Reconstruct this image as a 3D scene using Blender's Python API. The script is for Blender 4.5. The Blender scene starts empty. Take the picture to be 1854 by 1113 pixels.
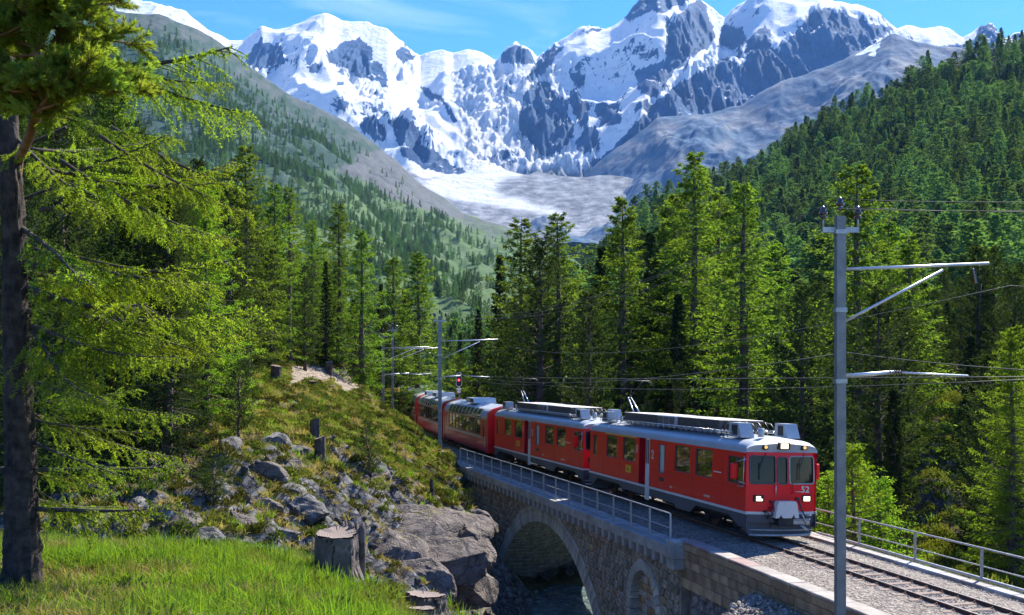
import bpy, math, random
import numpy as np
from mathutils import Vector, Matrix, Euler

# ------------------------------------------------------------------ camera, sky, sun, exposure
scene = bpy.context.scene
COL = scene.collection
EYE = 5.4            # metres of the camera above rail level at the railcar
F, CX, HZ = 1850.0, 927.0, 690.0
cam_d = bpy.data.cameras.new('camera'); cam = bpy.data.objects.new('camera', cam_d); COL.objects.link(cam)
cam.location = (0, 0, EYE); cam.rotation_euler = (math.radians(90), 0, 0)
cam_d.sensor_width = 36; cam_d.lens = 36 * F / 1854; cam_d.shift_y = (HZ - 556.5) / 1854
cam_d.clip_start = 0.1; cam_d.clip_end = 40000
scene.camera = cam

SUN_EL, SUN_AZ = math.radians(47), math.radians(39)      # azimuth clockwise from the view direction
world = bpy.data.worlds.new('World'); scene.world = world; world.use_nodes = True
wn, wl = world.node_tree.nodes, world.node_tree.links
wn.clear()
w_out = wn.new('ShaderNodeOutputWorld'); w_bg = wn.new('ShaderNodeBackground')
sky = wn.new('ShaderNodeTexSky'); sky.sky_type = 'NISHITA'; sky.sun_disc = False
sky.sun_elevation = SUN_EL; sky.sun_rotation = SUN_AZ
sky.altitude = 2000; sky.air_density = 1.0; sky.dust_density = 0.15; sky.ozone_density = 3.5
w_bg.inputs['Strength'].default_value = 0.15
# thin cirrus drawn in sky direction
w_co = wn.new('ShaderNodeTexCoord'); w_map = wn.new('ShaderNodeMapping')
w_map.inputs['Scale'].default_value = (2.0, 2.0, 9.0); w_map.inputs['Rotation'].default_value = (0.35, 0.25, 0.3)
w_no = wn.new('ShaderNodeTexNoise'); w_no.inputs['Scale'].default_value = 2.2; w_no.inputs['Detail'].default_value = 7
w_no.inputs['Roughness'].default_value = 0.55; w_no.inputs['Distortion'].default_value = 0.6
w_ra = wn.new('ShaderNodeValToRGB'); w_ra.color_ramp.elements[0].position = 0.5; w_ra.color_ramp.elements[1].position = 0.82
w_ra.color_ramp.elements[1].color = (0.42, 0.42, 0.42, 1)
w_hs = wn.new('ShaderNodeHueSaturation'); w_hs.inputs['Saturation'].default_value = 1.32; w_hs.inputs['Value'].default_value = .86; w_hs.inputs['Hue'].default_value = .513
w_mx = wn.new('ShaderNodeMixRGB'); w_mx.inputs['Color2'].default_value = (3.6, 4.1, 4.9, 1)
wl.new(w_co.outputs['Generated'], w_map.inputs['Vector']); wl.new(w_map.outputs['Vector'], w_no.inputs['Vector'])
wl.new(w_no.outputs['Fac'], w_ra.inputs['Fac']); wl.new(w_ra.outputs['Color'], w_mx.inputs['Fac'])
wl.new(sky.outputs['Color'], w_hs.inputs['Color']); wl.new(w_hs.outputs['Color'], w_mx.inputs['Color1'])
wl.new(w_mx.outputs['Color'], w_bg.inputs['Color']); wl.new(w_bg.outputs['Background'], w_out.inputs['Surface'])

sun_d = bpy.data.lights.new('sun', 'SUN'); sun_d.energy = 5.0; sun_d.angle = math.radians(0.5); sun_d.color = (1.0, 0.945, 0.83)
sun = bpy.data.objects.new('sun', sun_d); COL.objects.link(sun)
SV = Vector((math.sin(SUN_AZ) * math.cos(SUN_EL), math.cos(SUN_AZ) * math.cos(SUN_EL), math.sin(SUN_EL)))
sun.rotation_euler = SV.to_track_quat('Z', 'Y').to_euler()
scene.view_settings.view_transform = 'Standard'; scene.view_settings.look = 'None'
scene.view_settings.exposure = 1.34; scene.view_settings.gamma = 1; scene.view_settings.use_curve_mapping = False
cy = scene.cycles
cy.max_bounces = 7; cy.diffuse_bounces = 3; cy.glossy_bounces = 3; cy.transmission_bounces = 4; cy.transparent_max_bounces = 8
cy.volume_bounces = 0; cy.use_denoising = True; cy.caustics_reflective = False; cy.caustics_refractive = False

# ------------------------------------------------------------------ helpers
rnd = random.Random(7)
rng = np.random.default_rng(7)
def P(px, py, d): return Vector(((px - CX) / F * d, d, EYE - (py - HZ) / F * d))
def X_at(px, d): return (px - CX) / F * d
def Z_at(py, d): return EYE - (py - HZ) / F * d

def tag(o, label=None, cat=None, group=None, kind=None):
    if label: o['label'] = label
    if cat: o['category'] = cat
    if group: o['group'] = group
    if kind: o['kind'] = kind
    return o
def empty(name, loc=(0, 0, 0), rz=0.0, label=None, cat=None, group=None):
    o = bpy.data.objects.new(name, None); COL.objects.link(o); o.location = loc; o.rotation_euler = (0, 0, rz)
    o.empty_display_size = 0.2
    return tag(o, label, cat, group)
def link_mesh(name, me, parent=None, loc=None, rot=None, scale=None):
    o = bpy.data.objects.new(name, me); COL.objects.link(o)
    if parent: o.parent = parent
    if loc is not None: o.location = loc
    if rot is not None: o.rotation_euler = rot
    if scale is not None: o.scale = scale
    return o
def np_mesh(name, V, Fq, mat=None, smooth=False):
    """V (n,3); Fq (m,k) with a fixed k"""
    V = np.asarray(V, dtype=np.float32); Fq = np.asarray(Fq, dtype=np.int32)
    me = bpy.data.meshes.new(name); m, k = Fq.shape
    me.vertices.add(len(V)); me.vertices.foreach_set('co', V.ravel())
    me.loops.add(m * k); me.loops.foreach_set('vertex_index', Fq.ravel())
    me.polygons.add(m); me.polygons.foreach_set('loop_start', np.arange(0, m * k, k, dtype=np.int32))
    me.polygons.foreach_set('loop_total', np.full(m, k, dtype=np.int32))
    me.polygons.foreach_set('use_smooth', np.full(m, bool(smooth)))
    me.update(calc_edges=True)
    if mat: me.materials.append(mat)
    return me
def grid_faces(nr, nc):
    r, c = np.meshgrid(np.arange(nr - 1), np.arange(nc - 1), indexing='ij')
    a = (r * nc + c).ravel()
    return np.stack([a, a + 1, a + nc + 1, a + nc], 1)
def set_attr(me, name, vals):
    at = me.attributes.new(name, 'FLOAT', 'POINT'); at.data.foreach_set('value', np.asarray(vals, dtype=np.float32).ravel())

class MB:
    """collects simple solids as one mesh"""
    def __init__(s): s.v, s.f, s.mi, s.sm = [], [], [], []
    def add(s, vs, fs, mi=0, sm=False):
        b = len(s.v); s.v += [tuple(v) for v in vs]; s.f += [tuple(b + i for i in f) for f in fs]
        s.mi += [mi] * len(fs); s.sm += [sm] * len(fs); return s
    def box(s, x0, x1, y0, y1, z0, z1, mi=0, M=None):
        vs = [Vector(p) for p in ((x0,y0,z0),(x1,y0,z0),(x1,y1,z0),(x0,y1,z0),(x0,y0,z1),(x1,y0,z1),(x1,y1,z1),(x0,y1,z1))]
        if M: vs = [M @ v for v in vs]
        return s.add(vs, [(0,3,2,1),(4,5,6,7),(0,1,5,4),(1,2,6,5),(2,3,7,6),(3,0,4,7)], mi)
    def bbox(s, x0, x1, y0, y1, z0, z1, b=0.01, mi=0):
        """box with chamfered edges"""
        X, Y, Z = (x0, x1), (y0, y1), (z0, z1); vs = []
        for i in (0, 1):
            for j in (0, 1):
                for k in (0, 1):
                    sx, sy, sz = (b, -b)[i], (b, -b)[j], (b, -b)[k]
                    x, y, z = X[i], Y[j], Z[k]
                    vs += [(x, y + sy, z + sz), (x + sx, y, z + sz), (x + sx, y + sy, z)]
        def q(i, j, k, a): return ((i * 2 + j) * 2 + k) * 3 + a
        fs = []
        for i in (0, 1):
            f = [q(i,0,0,0), q(i,1,0,0), q(i,1,1,0), q(i,0,1,0)]; fs.append(f if i else f[::-1])
            f = [q(0,i,0,1), q(1,i,0,1), q(1,i,1,1), q(0,i,1,1)]; fs.append(f[::-1] if i else f)
            f = [q(0,0,i,2), q(1,0,i,2), q(1,1,i,2), q(0,1,i,2)]; fs.append(f if i else f[::-1])
        for a in (0, 1):
            for c in (0, 1):
                fs.append([q(a,c,0,0), q(a,c,1,0), q(a,c,1,1), q(a,c,0,1)])
                fs.append([q(0,a,c,2), q(1,a,c,2), q(1,a,c,1), q(0,a,c,1)])
                fs.append([q(a,0,c,0), q(a,1,c,0), q(a,1,c,2), q(a,0,c,2)])
        for i in (0, 1):
            for j in (0, 1):
                for k in (0, 1): fs.append([q(i,j,k,0), q(i,j,k,1), q(i,j,k,2)])
        return s.add(vs, fs, mi)
    def tube(s, pts, r, n=8, mi=0, cap=True, sm=True):
        pts = [Vector(p) for p in pts]; k = len(pts)
        rr = r if isinstance(r, (list, tuple)) else [r] * k
        vs = []; ref = None
        for i, p in enumerate(pts):
            d = (pts[min(i + 1, k - 1)] - pts[max(i - 1, 0)])
            d = d.normalized() if d.length > 1e-9 else Vector((0, 0, 1))
            if ref is None: ref = Vector((0, 0, 1)) if abs(d.z) < 0.9 else Vector((1, 0, 0))
            a = d.cross(ref).normalized(); b = d.cross(a).normalized(); ref = -b if abs(d.dot(-b)) < .99 else ref
            ref = a.cross(d)
            for j in range(n):
                t = 2 * math.pi * j / n; vs.append(p + (a * math.cos(t) + b * math.sin(t)) * rr[i])
        fs = []
        for i in range(k - 1):
            for j in range(n):
                j2 = (j + 1) % n; fs.append((i*n + j, (i+1)*n + j, (i+1)*n + j2, i*n + j2))
        s.add(vs, fs, mi, sm)
        if cap:
            b = len(s.v) - len(vs)
            s.f += [tuple(b + j for j in range(n)), tuple(b + (k-1)*n + j for j in reversed(range(n)))]
            s.mi += [mi, mi]; s.sm += [False, False]
        return s
    def cyl(s, c, axis, r, h, n=12, mi=0):
        c = Vector(c); a = Vector(axis).normalized() * (h / 2); return s.tube([c - a, c + a], r, n, mi)
    def prism(s, prof, axis, a0, a1, mi=0, sm=False):
        """prof: 2D points in the plane normal to axis; 'x': (y,z), 'y': (x,z), 'z': (x,y)"""
        n = len(prof)
        def mk(p, a): return (a, p[0], p[1]) if axis == 'x' else ((p[0], a, p[1]) if axis == 'y' else (p[0], p[1], a))
        vs = [mk(p, a0) for p in prof] + [mk(p, a1) for p in prof]
        fs = [(i, (i+1) % n, n + (i+1) % n, n + i) for i in range(n)] + [tuple(reversed(range(n))), tuple(range(n, 2*n))]
        return s.add(vs, fs, mi, sm)
    def mesh(s, name, mats):
        me = bpy.data.meshes.new(name); me.from_pydata(s.v, [], s.f)
        for m in (mats if isinstance(mats, (list, tuple)) else [mats]): me.materials.append(m)
        me.polygons.foreach_set('material_index', s.mi); me.polygons.foreach_set('use_smooth', s.sm)
        me.update(); return me
    def build(s, name, mats, parent=None, loc=None, rot=None): return link_mesh(name, s.mesh(name, mats), parent, loc, rot)

# ------------------------------------------------------------------ numpy noise
def _hash(ix, iy, seed):
    h = (ix.astype(np.int64) * 374761393 + iy.astype(np.int64) * 668265263 + seed * 1442695041) & 0xffffffff
    h = ((h ^ (h >> 13)) * 1274126177) & 0xffffffff
    return ((h ^ (h >> 16)) & 0xffff) / 65535.0
def perlin(x, y, seed=0):
    x = np.asarray(x, float); y = np.asarray(y, float)
    ix, iy = np.floor(x), np.floor(y); fx, fy = x - ix, y - iy
    u, v = fx*fx*fx*(fx*(fx*6-15)+10), fy*fy*fy*(fy*(fy*6-15)+10)
    def g(dx, dy):
        a = _hash(ix + dx, iy + dy, seed) * 2 * np.pi
        return np.cos(a) * (fx - dx) + np.sin(a) * (fy - dy)
    return ((g(0,0)*(1-u) + g(1,0)*u)*(1-v) + (g(0,1)*(1-u) + g(1,1)*u)*v) * 1.5
def fbm(x, y, seed=0, octv=5, gain=.5, lac=2.03):
    s = 0; a = 1.0; t = 0
    for o in range(octv):
        s = s + a * perlin(x * lac**o + 17.3*o, y * lac**o - 9.1*o, seed + o); t += a; a *= gain
    return s / t
def ridged(x, y, seed=0, octv=6, gain=.55, lac=2.05):
    s = 0; a = 1.0; t = 0; w = 1.0
    for o in range(octv):
        n = (1 - np.abs(perlin(x * lac**o + 5.7*o, y * lac**o + 3.3*o, seed + o)))**2 * w
        s = s + a * n; t += a; a *= gain; w = np.clip(n * 1.6, 0, 1)
    return s / t
def sstep(a, b, x):
    t = np.clip((x - a) / (b - a), 0, 1); return t * t * (3 - 2 * t)
def blur2(A, n):
    for _ in range(n):
        B = np.pad(A, 1, mode='edge'); A = (B[1:-1, 1:-1] * 2 + B[:-2, 1:-1] + B[2:, 1:-1] + B[1:-1, :-2] + B[1:-1, 2:]) / 6
    return A
def in_poly(x, y, poly):
    r = np.zeros(x.shape, bool); n = len(poly)
    for i in range(n):
        x0, y0 = poly[i]; x1, y1 = poly[(i + 1) % n]
        if y0 == y1: continue
        c = ((y0 > y) != (y1 > y)) & (x < (x1 - x0) * (y - y0) / (y1 - y0) + x0)
        r ^= c
    return r

# ------------------------------------------------------------------ materials
def new_mat(name):
    m = bpy.data.materials.new(name); m.use_nodes = True; n = m.node_tree.nodes; l = m.node_tree.links
    return m, n, l, n['Principled BSDF']
def noise_node(n, l, scale, detail=5, rough=.55, coord='Object', dist=0, vec=None):
    t = n.new('ShaderNodeTexNoise'); t.inputs['Scale'].default_value = scale; t.inputs['Detail'].default_value = detail
    t.inputs['Roughness'].default_value = rough; t.inputs['Distortion'].default_value = dist
    if vec is None:
        c = n.new('ShaderNodeTexCoord'); l.new(c.outputs[coord], t.inputs['Vector'])
    else: l.new(vec, t.inputs['Vector'])
    return t
def ramp(n, l, src, stops):
    r = n.new('ShaderNodeValToRGB'); e = r.color_ramp.elements
    while len(e) < len(stops): e.new(0.5)
    for i, (p, c) in enumerate(stops):
        e[i].position = p; e[i].color = (*c, 1) if len(c) == 3 else c
    l.new(src, r.inputs['Fac']); return r
def mixrgb(n, l, fac, a, b, mode='MIX'):
    m = n.new('ShaderNodeMixRGB'); m.blend_type = mode
    for k, v in (('Fac', fac), ('Color1', a), ('Color2', b)):
        if isinstance(v, (int, float)): m.inputs[k].default_value = v
        elif isinstance(v, tuple): m.inputs[k].default_value = (*v[:3], 1)
        else: l.new(v, m.inputs[k])
    return m.outputs['Color']
def math_n(n, l, op, a, b=None, clamp=False):
    m = n.new('ShaderNodeMath'); m.operation = op; m.use_clamp = clamp
    for i, v in enumerate((a, b)):
        if v is None: continue
        if isinstance(v, (int, float)): m.inputs[i].default_value = v
        else: l.new(v, m.inputs[i])
    return m.outputs[0]
def bump(n, l, bs, h, strength=.5, dist=.02):
    b = n.new('ShaderNodeBump'); b.inputs['Strength'].default_value = strength; b.inputs['Distance'].default_value = dist
    l.new(h, b.inputs['Height']); l.new(b.outputs['Normal'], bs.inputs['Normal'])
def simple(name, ca, cb=None, rough=.6, metal=0, scale=3, bmp=0, coat=0, bscale=None, rand=0, spec=.5, lo=.35, hi=.65, coord='Object'):
    m, n, l, b = new_mat(name)
    b.inputs['Roughness'].default_value = rough; b.inputs['Metallic'].default_value = metal
    b.inputs['Coat Weight'].default_value = coat; b.inputs['Specular IOR Level'].default_value = spec
    cb = cb or ca
    t = noise_node(n, l, scale, 6, .6, coord)
    c = ramp(n, l, t.outputs['Fac'], [(lo, ca), (hi, cb)]).outputs['Color']
    if rand:
        oi = n.new('ShaderNodeObjectInfo'); hs = n.new('ShaderNodeHueSaturation')
        v = math_n(n, l, 'ADD', math_n(n, l, 'MULTIPLY', oi.outputs['Random'], rand * 2), 1 - rand)
        l.new(v, hs.inputs['Value']); l.new(c, hs.inputs['Color']); c = hs.outputs['Color']
    l.new(c, b.inputs['Base Color'])
    if bmp:
        t2 = noise_node(n, l, bscale or scale * 6, 6, .65, coord); bump(n, l, b, t2.outputs['Fac'], bmp, .02)
    return m
def foliage(name, dark, light, trans=.45, rand=.18, hue=.015, scale=.5):
    m, n, l, b = new_mat(name)
    t = noise_node(n, l, scale, 3, .6)
    c = ramp(n, l, t.outputs['Fac'], [(.3, dark), (.7, light)]).outputs['Color']
    oi = n.new('ShaderNodeObjectInfo'); hs = n.new('ShaderNodeHueSaturation')
    l.new(math_n(n, l, 'ADD', math_n(n, l, 'MULTIPLY', oi.outputs['Random'], rand * 2), 1 - rand), hs.inputs['Value'])
    l.new(math_n(n, l, 'ADD', math_n(n, l, 'MULTIPLY', oi.outputs['Random'], hue * 2), .5 - hue), hs.inputs['Hue'])
    l.new(c, hs.inputs['Color']); c = hs.outputs['Color']
    n.remove(b); d = n.new('ShaderNodeBsdfDiffuse'); tr = n.new('ShaderNodeBsdfTranslucent'); mx = n.new('ShaderNodeMixShader')
    l.new(c, d.inputs['Color'])
    c2 = mixrgb(n, l, 1.0, c, (1.45, 1.5, .5), 'MULTIPLY'); l.new(c2, tr.inputs['Color'])
    mx.inputs[0].default_value = trans; l.new(d.outputs[0], mx.inputs[1]); l.new(tr.outputs[0], mx.inputs[2])
    l.new(mx.outputs[0], n['Material Output'].inputs['Surface'])
    return m
def rock_mat(name, ca, cm, cb, rand=.15, crack=1.3, tint=None):
    m, n, l, b = new_mat(name); b.inputs['Roughness'].default_value = .86; b.inputs['Specular IOR Level'].default_value = .3
    co = n.new('ShaderNodeTexCoord'); t0 = noise_node(n, l, 1.3, 4, .6, vec=co.outputs['Object'])
    wv = n.new('ShaderNodeVectorMath'); wv.operation = 'SCALE'; l.new(t0.outputs['Color'], wv.inputs[0]); wv.inputs['Scale'].default_value = 1.1
    ad = n.new('ShaderNodeVectorMath'); ad.operation = 'ADD'; l.new(co.outputs['Object'], ad.inputs[0]); l.new(wv.outputs[0], ad.inputs[1])
    mp = n.new('ShaderNodeMapping'); mp.inputs['Rotation'].default_value = (.5, .3, .4); mp.inputs['Scale'].default_value = (.8, 1.3, 4.0); l.new(ad.outputs[0], mp.inputs['Vector'])
    v = n.new('ShaderNodeTexVoronoi'); v.feature = 'DISTANCE_TO_EDGE'; v.inputs['Scale'].default_value = crack; l.new(mp.outputs['Vector'], v.inputs['Vector'])
    v2 = n.new('ShaderNodeTexVoronoi'); v2.feature = 'DISTANCE_TO_EDGE'; v2.inputs['Scale'].default_value = crack * 3.3; l.new(mp.outputs['Vector'], v2.inputs['Vector'])
    ck = ramp(n, l, v.outputs['Distance'], [(0, (.3, .3, .3)), (.03, (1, 1, 1))]).outputs['Color']
    t1 = noise_node(n, l, 1.7, 8, .7, vec=co.outputs['Object'], dist=.4); t2 = noise_node(n, l, 14, 6, .7, vec=co.outputs['Object'])
    c = ramp(n, l, t1.outputs['Fac'], [(.3, ca), (.5, cm), (.72, cb)]).outputs['Color']
    c = mixrgb(n, l, .55, c, ramp(n, l, t2.outputs['Fac'], [(.3, (.55, .55, .55)), (.7, (1.35, 1.33, 1.3))]).outputs['Color'], 'MULTIPLY')
    c = mixrgb(n, l, .8, c, ck, 'MULTIPLY')
    t3 = noise_node(n, l, .9, 5, .6, vec=co.outputs['Object']); mk = ramp(n, l, t3.outputs['Fac'], [(.58, (0, 0, 0)), (.66, (.75, .75, .75))]).outputs['Color']
    g = n.new('ShaderNodeNewGeometry'); sx = n.new('ShaderNodeSeparateXYZ'); l.new(g.outputs['Normal'], sx.inputs[0])
    mk = math_n(n, l, 'MULTIPLY', mk, ramp(n, l, sx.outputs['Z'], [(.55, (0, 0, 0)), (.8, (1, 1, 1))]).outputs['Color'])
    c = mixrgb(n, l, mk, c, (.13, .11, .035))
    if rand:
        oi = n.new('ShaderNodeObjectInfo'); hs = n.new('ShaderNodeHueSaturation'); l.new(math_n(n, l, 'ADD', math_n(n, l, 'MULTIPLY', oi.outputs['Random'], rand * 2), 1 - rand), hs.inputs['Value']); l.new(c, hs.inputs['Color']); c = hs.outputs['Color']
    l.new(c, b.inputs['Base Color'])
    h = math_n(n, l, 'ADD', math_n(n, l, 'MULTIPLY', math_n(n, l, 'MINIMUM', v.outputs['Distance'], .12), 4.0), math_n(n, l, 'MULTIPLY', math_n(n, l, 'MINIMUM', v2.outputs['Distance'], .12), 1.6))
    h = math_n(n, l, 'ADD', h, math_n(n, l, 'MULTIPLY', t2.outputs['Fac'], .35)); h = math_n(n, l, 'ADD', h, t1.outputs['Fac'])
    bump(n, l, b, h, 1.0, .09); return m
def tree_copy(o, parent=None):
    c = o.copy(); COL.objects.link(c); c.parent = parent
    for ch in o.children: tree_copy(ch, c)
    return c

# ------------------------------------------------------------------ the track alignment
_cy = np.array([-20., 5, 15, 24.2, 33.1, 36.5, 44, 52.6, 60, 68, 82, 99, 115, 135, 170])
_cx = np.array([19.3, 14.95, 13.15, 11.25, 9.3, 8.5, 6.6, 4.3, 2.1, -.3, -3.95, -7.8, -11.1, -14.6, -20.])
_yy = np.linspace(-20, 170, 761)
_xx = np.interp(_yy, _cy, _cx)
for _ in range(3): _xx = np.convolve(np.pad(_xx, 14, mode='reflect', reflect_type='odd'), np.ones(29) / 29, 'valid')
_sl = np.gradient(_xx, _yy)
_ry = np.array([-20., 50, 67, 84, 100, 116, 135, 170]); _rz = np.array([0, 0, .15, .35, .6, .85, 1.05, 1.3])
def cx_(y): return float(np.interp(y, _yy, _xx))
def sl_(y): return float(np.interp(y, _yy, _sl))
def rz_(y): return float(np.interp(y, _ry, _rz))
def W(y, off, h):
    s = sl_(y); k = math.hypot(1, s)
    return Vector((cx_(y) + off / k, y - off * s / k, rz_(y) + h))
def heading(y): return math.atan2(1, sl_(y))       # angle of the rearward direction along the track
def sweep(prof, ys, name, mat, parent=None, closed=True, smooth=False, caps=True):
    """prof: list of (off, h) swept along the track"""
    n = len(prof); mb = MB(); vs = []
    for y in ys: vs += [W(y, o, h) for o, h in prof]
    fs = []
    m = n if closed else n - 1
    for i in range(len(ys) - 1):
        for j in range(m):
            k = (j + 1) % n; fs.append((i*n + j, (i+1)*n + j, (i+1)*n + k, i*n + k))
    if closed and caps: fs += [tuple(range(n)), tuple((len(ys)-1)*n + j for j in reversed(range(n)))]
    mb.add(vs, fs, 0, smooth); return mb.build(name, mat, parent)
# ------------------------------------------------------------------ far mountains (polar sheets about the viewer, true distances)
def sheet(name, mat, cols, nr, ridge, base, dr, db, disp, masks=None, back=.35, a=1.0, ridge_jag=None, e_curve=1.0):
    """ridge(px), base(px): elevation rows; dr, db: distances; disp(X, Y, t) in metres"""
    cols = np.asarray(cols, float); nc = len(cols); t = np.linspace(0, 1, nr)
    T, C = np.meshgrid(t, cols, indexing='ij')
    rp = np.asarray(ridge(cols)); bp = np.asarray(base(cols)); D1 = np.asarray(dr(cols)) + 0 * cols; D0 = np.asarray(db(cols)) + 0 * cols
    er, eb = (HZ - rp) / F, (HZ - bp) / F
    w_ = 21; ers = er
    for _ in range(4): ers = np.convolve(np.pad(ers, w_, mode='edge'), np.ones(2 * w_ + 1) / (2 * w_ + 1), 'valid')
    E = eb + (ers - eb) * T**e_curve + (er - ers) * sstep(.62, 1, T); D = D0 + (D1 - D0) * T**a
    X = (C - CX) / F * D; Y = D; Z = EYE + E * D
    Z = Z + disp(X, Y, T)
    # the far side falls away behind the crest
    bt = np.linspace(0, 1, 14)[1:]
    TB, CB = np.meshgrid(bt, cols, indexing='ij'); DB = D1 + TB * (D1 * back)
    XB = (CB - CX) / F * DB; ZB = Z[-1][None, :] - TB * (Z[-1][None, :] + 60) * .9 + 0 * TB
    X = np.vstack([X, XB]); Y = np.vstack([Y, DB]); Z = np.vstack([Z, ZB]); nr2 = X.shape[0]
    V = np.stack([X.ravel(), Y.ravel(), Z.ravel()], 1)
    me = np_mesh(name, V, grid_faces(nr2, nc), mat, smooth=True)
    px = CX + F * X / Y; py = HZ - F * (Z - EYE) / Y
    if masks:
        for k, fn in masks.items(): set_attr(me, k, fn(px, py, X, Y, Z))
    o = link_mesh(name, me); tag(o, kind='structure'); return o, (X[:nr], Y[:nr], Z[:nr], px[:nr], py[:nr])
def curve(pts):
    xs, ys = zip(*pts); return lambda c: np.interp(c, xs, ys)
Z1 = lambda L: [(200 + u / 2.3175, v / 2.3175) for u, v in L]
Z2 = lambda L: [(900 + u / 1.9434, v / 1.9434) for u, v in L]
Z8 = lambda L: [(900 + u / 3.3714, 90 + v / 3.3714) for u, v in L]

def mountain_mat(name, rockA, rockB, snow=(.76, .775, .80), use_zone=False, rscale=.004):
    m, n, l, b = new_mat(name); b.inputs['Roughness'].default_value = .85; b.inputs['Specular IOR Level'].default_value = .15
    at = n.new('ShaderNodeAttribute'); at.attribute_name = 'rock'
    t1 = noise_node(n, l, .009, 10, .74, dist=1.2); t2 = noise_node(n, l, rscale, 8, .7, dist=.5)
    co = n.new('ShaderNodeTexCoord'); mp = n.new('ShaderNodeMapping'); mp.inputs['Scale'].default_value = (1.0, .25, .32); mp.inputs['Rotation'].default_value = (0, .35, 0); l.new(co.outputs['Object'], mp.inputs['Vector'])
    t5 = noise_node(n, l, .016, 9, .72, vec=mp.outputs['Vector'], dist=.8)
    geo = n.new('ShaderNodeNewGeometry'); sx = n.new('ShaderNodeSeparateXYZ'); l.new(geo.outputs['Normal'], sx.inputs[0])
    st = math_n(n, l, 'MULTIPLY', math_n(n, l, 'SUBTRACT', .74, sx.outputs['Z']), .9)
    v = math_n(n, l, 'ADD', at.outputs['Fac'], math_n(n, l, 'MULTIPLY', math_n(n, l, 'SUBTRACT', t1.outputs['Fac'], .5), 1.5))
    v = math_n(n, l, 'ADD', v, math_n(n, l, 'MULTIPLY', math_n(n, l, 'SUBTRACT', t5.outputs['Fac'], .5), 1.8))
    v = math_n(n, l, 'ADD', v, st)
    k = ramp(n, l, v, [(.48, (0, 0, 0)), (.52, (1, 1, 1))]).outputs['Color']
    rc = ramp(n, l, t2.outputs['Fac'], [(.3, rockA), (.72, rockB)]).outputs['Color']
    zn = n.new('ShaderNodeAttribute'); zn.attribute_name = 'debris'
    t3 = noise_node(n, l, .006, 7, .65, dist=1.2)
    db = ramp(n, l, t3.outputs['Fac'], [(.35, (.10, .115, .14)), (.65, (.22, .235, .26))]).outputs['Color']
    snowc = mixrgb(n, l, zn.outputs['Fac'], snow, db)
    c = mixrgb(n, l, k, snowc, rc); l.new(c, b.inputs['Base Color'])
    t4 = noise_node(n, l, .013, 11, .72, dist=.5); bump(n, l, b, t4.outputs['Fac'], 1.0, 34)
    return m

# --- snow massif with its ice fall
ridgeA = curve([(-150,60),(120,40),(200,9),(225,5),(243,4),(338,15),(351,26),(381,45),(415,60),(429,60),(442,58),(474,35),(498,41),(537,41),(560,36),(588,29),(619,40),(666,40),(701,41),(726,60),(745,74),(761,91),(778,86),(804,85),(821,95),(847,88),(873,95),(895,113),(903,114),(912,95),(934,82),(955,91),(972,108),(977,105),(1003,85),(1035,68),(1060,54),(1085,52),(1106,46),(1126,31),(1147,8),(1162,-4),(1190,-26),(1212,-20),(1245,-30),(1276,0),(1300,28),(1312,39),(1327,21),(1348,5),(1365,-14),(1400,-22),(1450,-14),(1500,-10),(1553,3),(1584,23),(1613,51),(1625,57),(1641,47),(1672,51),(1703,49),(1744,75),(1764,62),(1780,45),(1795,45),(1821,69),(1836,59),(1854,54),(1960,70),(2050,60)])
rock_polys = [Z1(p) for p in (
 [(560,250),(600,190),(625,175),(640,145),(645,175),(700,185),(730,215),(720,248),(790,252),(730,262),(680,290),(600,282)],
 [(900,235),(950,195),(1000,168),(1040,158),(1080,190),(1110,250),(1170,330),(1160,365),(1100,340),(1020,305),(960,280)],
 [(830,270),(880,262),(880,300),(835,308)], [(950,335),(985,340),(985,360),(960,358)],
 [(1040,505),(1110,480),(1150,540),(1160,595),(1110,580),(1060,550)],
 [(1160,500),(1240,490),(1310,570),(1300,610),(1350,640),(1450,690),(1500,725),(1400,735),(1300,700),(1230,650),(1190,560)],
 [(1290,350),(1380,390),(1420,450),(1465,510),(1440,520),(1390,440),(1310,395)],
 [(1635,258),(1650,215),(1700,188),(1750,205),(1785,262),(1700,272)],
 [(1185,110),(1250,150),(1300,220),(1240,195)], [(1185,205),(1225,260),(1290,235),(1230,200)], [(600,110),(640,80),(634,100)])]
rock_polys += [Z2(p) for p in (
 [(100,280),(150,205),(200,160),(240,165),(170,230),(120,290)], [(300,112),(390,80),(405,92),(320,118)],
 [(440,60),(480,10),(530,-20),(640,-20),(690,-10),(600,40),(520,45),(470,66)],
 [(600,110),(640,50),(720,-10),(750,60),(765,120),(740,170),(680,200),(620,260),(560,340),(500,330),(490,250),(590,215)],
 [(780,165),(800,90),(860,100),(885,140),(830,172)], [(870,150),(940,85),(960,110),(972,190),(950,250),(900,225),(870,180)],
 [(955,262),(1000,180),(1060,100),(1120,30),(1170,25),(1250,60),(1310,80),(1390,105),(1330,150),(1200,200),(1060,235)],
 [(550,372),(640,290),(740,240),(800,200),(870,240),(885,262),(800,305),(700,300),(650,360),(580,385)],
 [(345,360),(420,370),(440,430),(380,440),(340,400)], [(255,262),(310,265),(300,298),(270,302)],
 [(1675,135),(1700,88),(1740,80),(1790,135),(1750,150)], [(1800,140),(1836,110),(1900,110),(1900,160)])]
rock_polys += [Z8(p) for p in (
 [(130,420),(165,260),(240,190),(310,190),(330,230),(430,330),(430,380),(470,450),(460,530),(400,590),(330,640),(250,620),(200,560),(150,500)],
 [(415,240),(480,240),(560,380),(570,430),(510,470),(450,330)], [(470,560),(530,490),(600,460),(635,490),(610,580),(530,640),(490,620)],
 [(445,160),(545,170),(480,215)], [(190,180),(290,20),(370,10),(300,120),(215,185)])]
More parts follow.
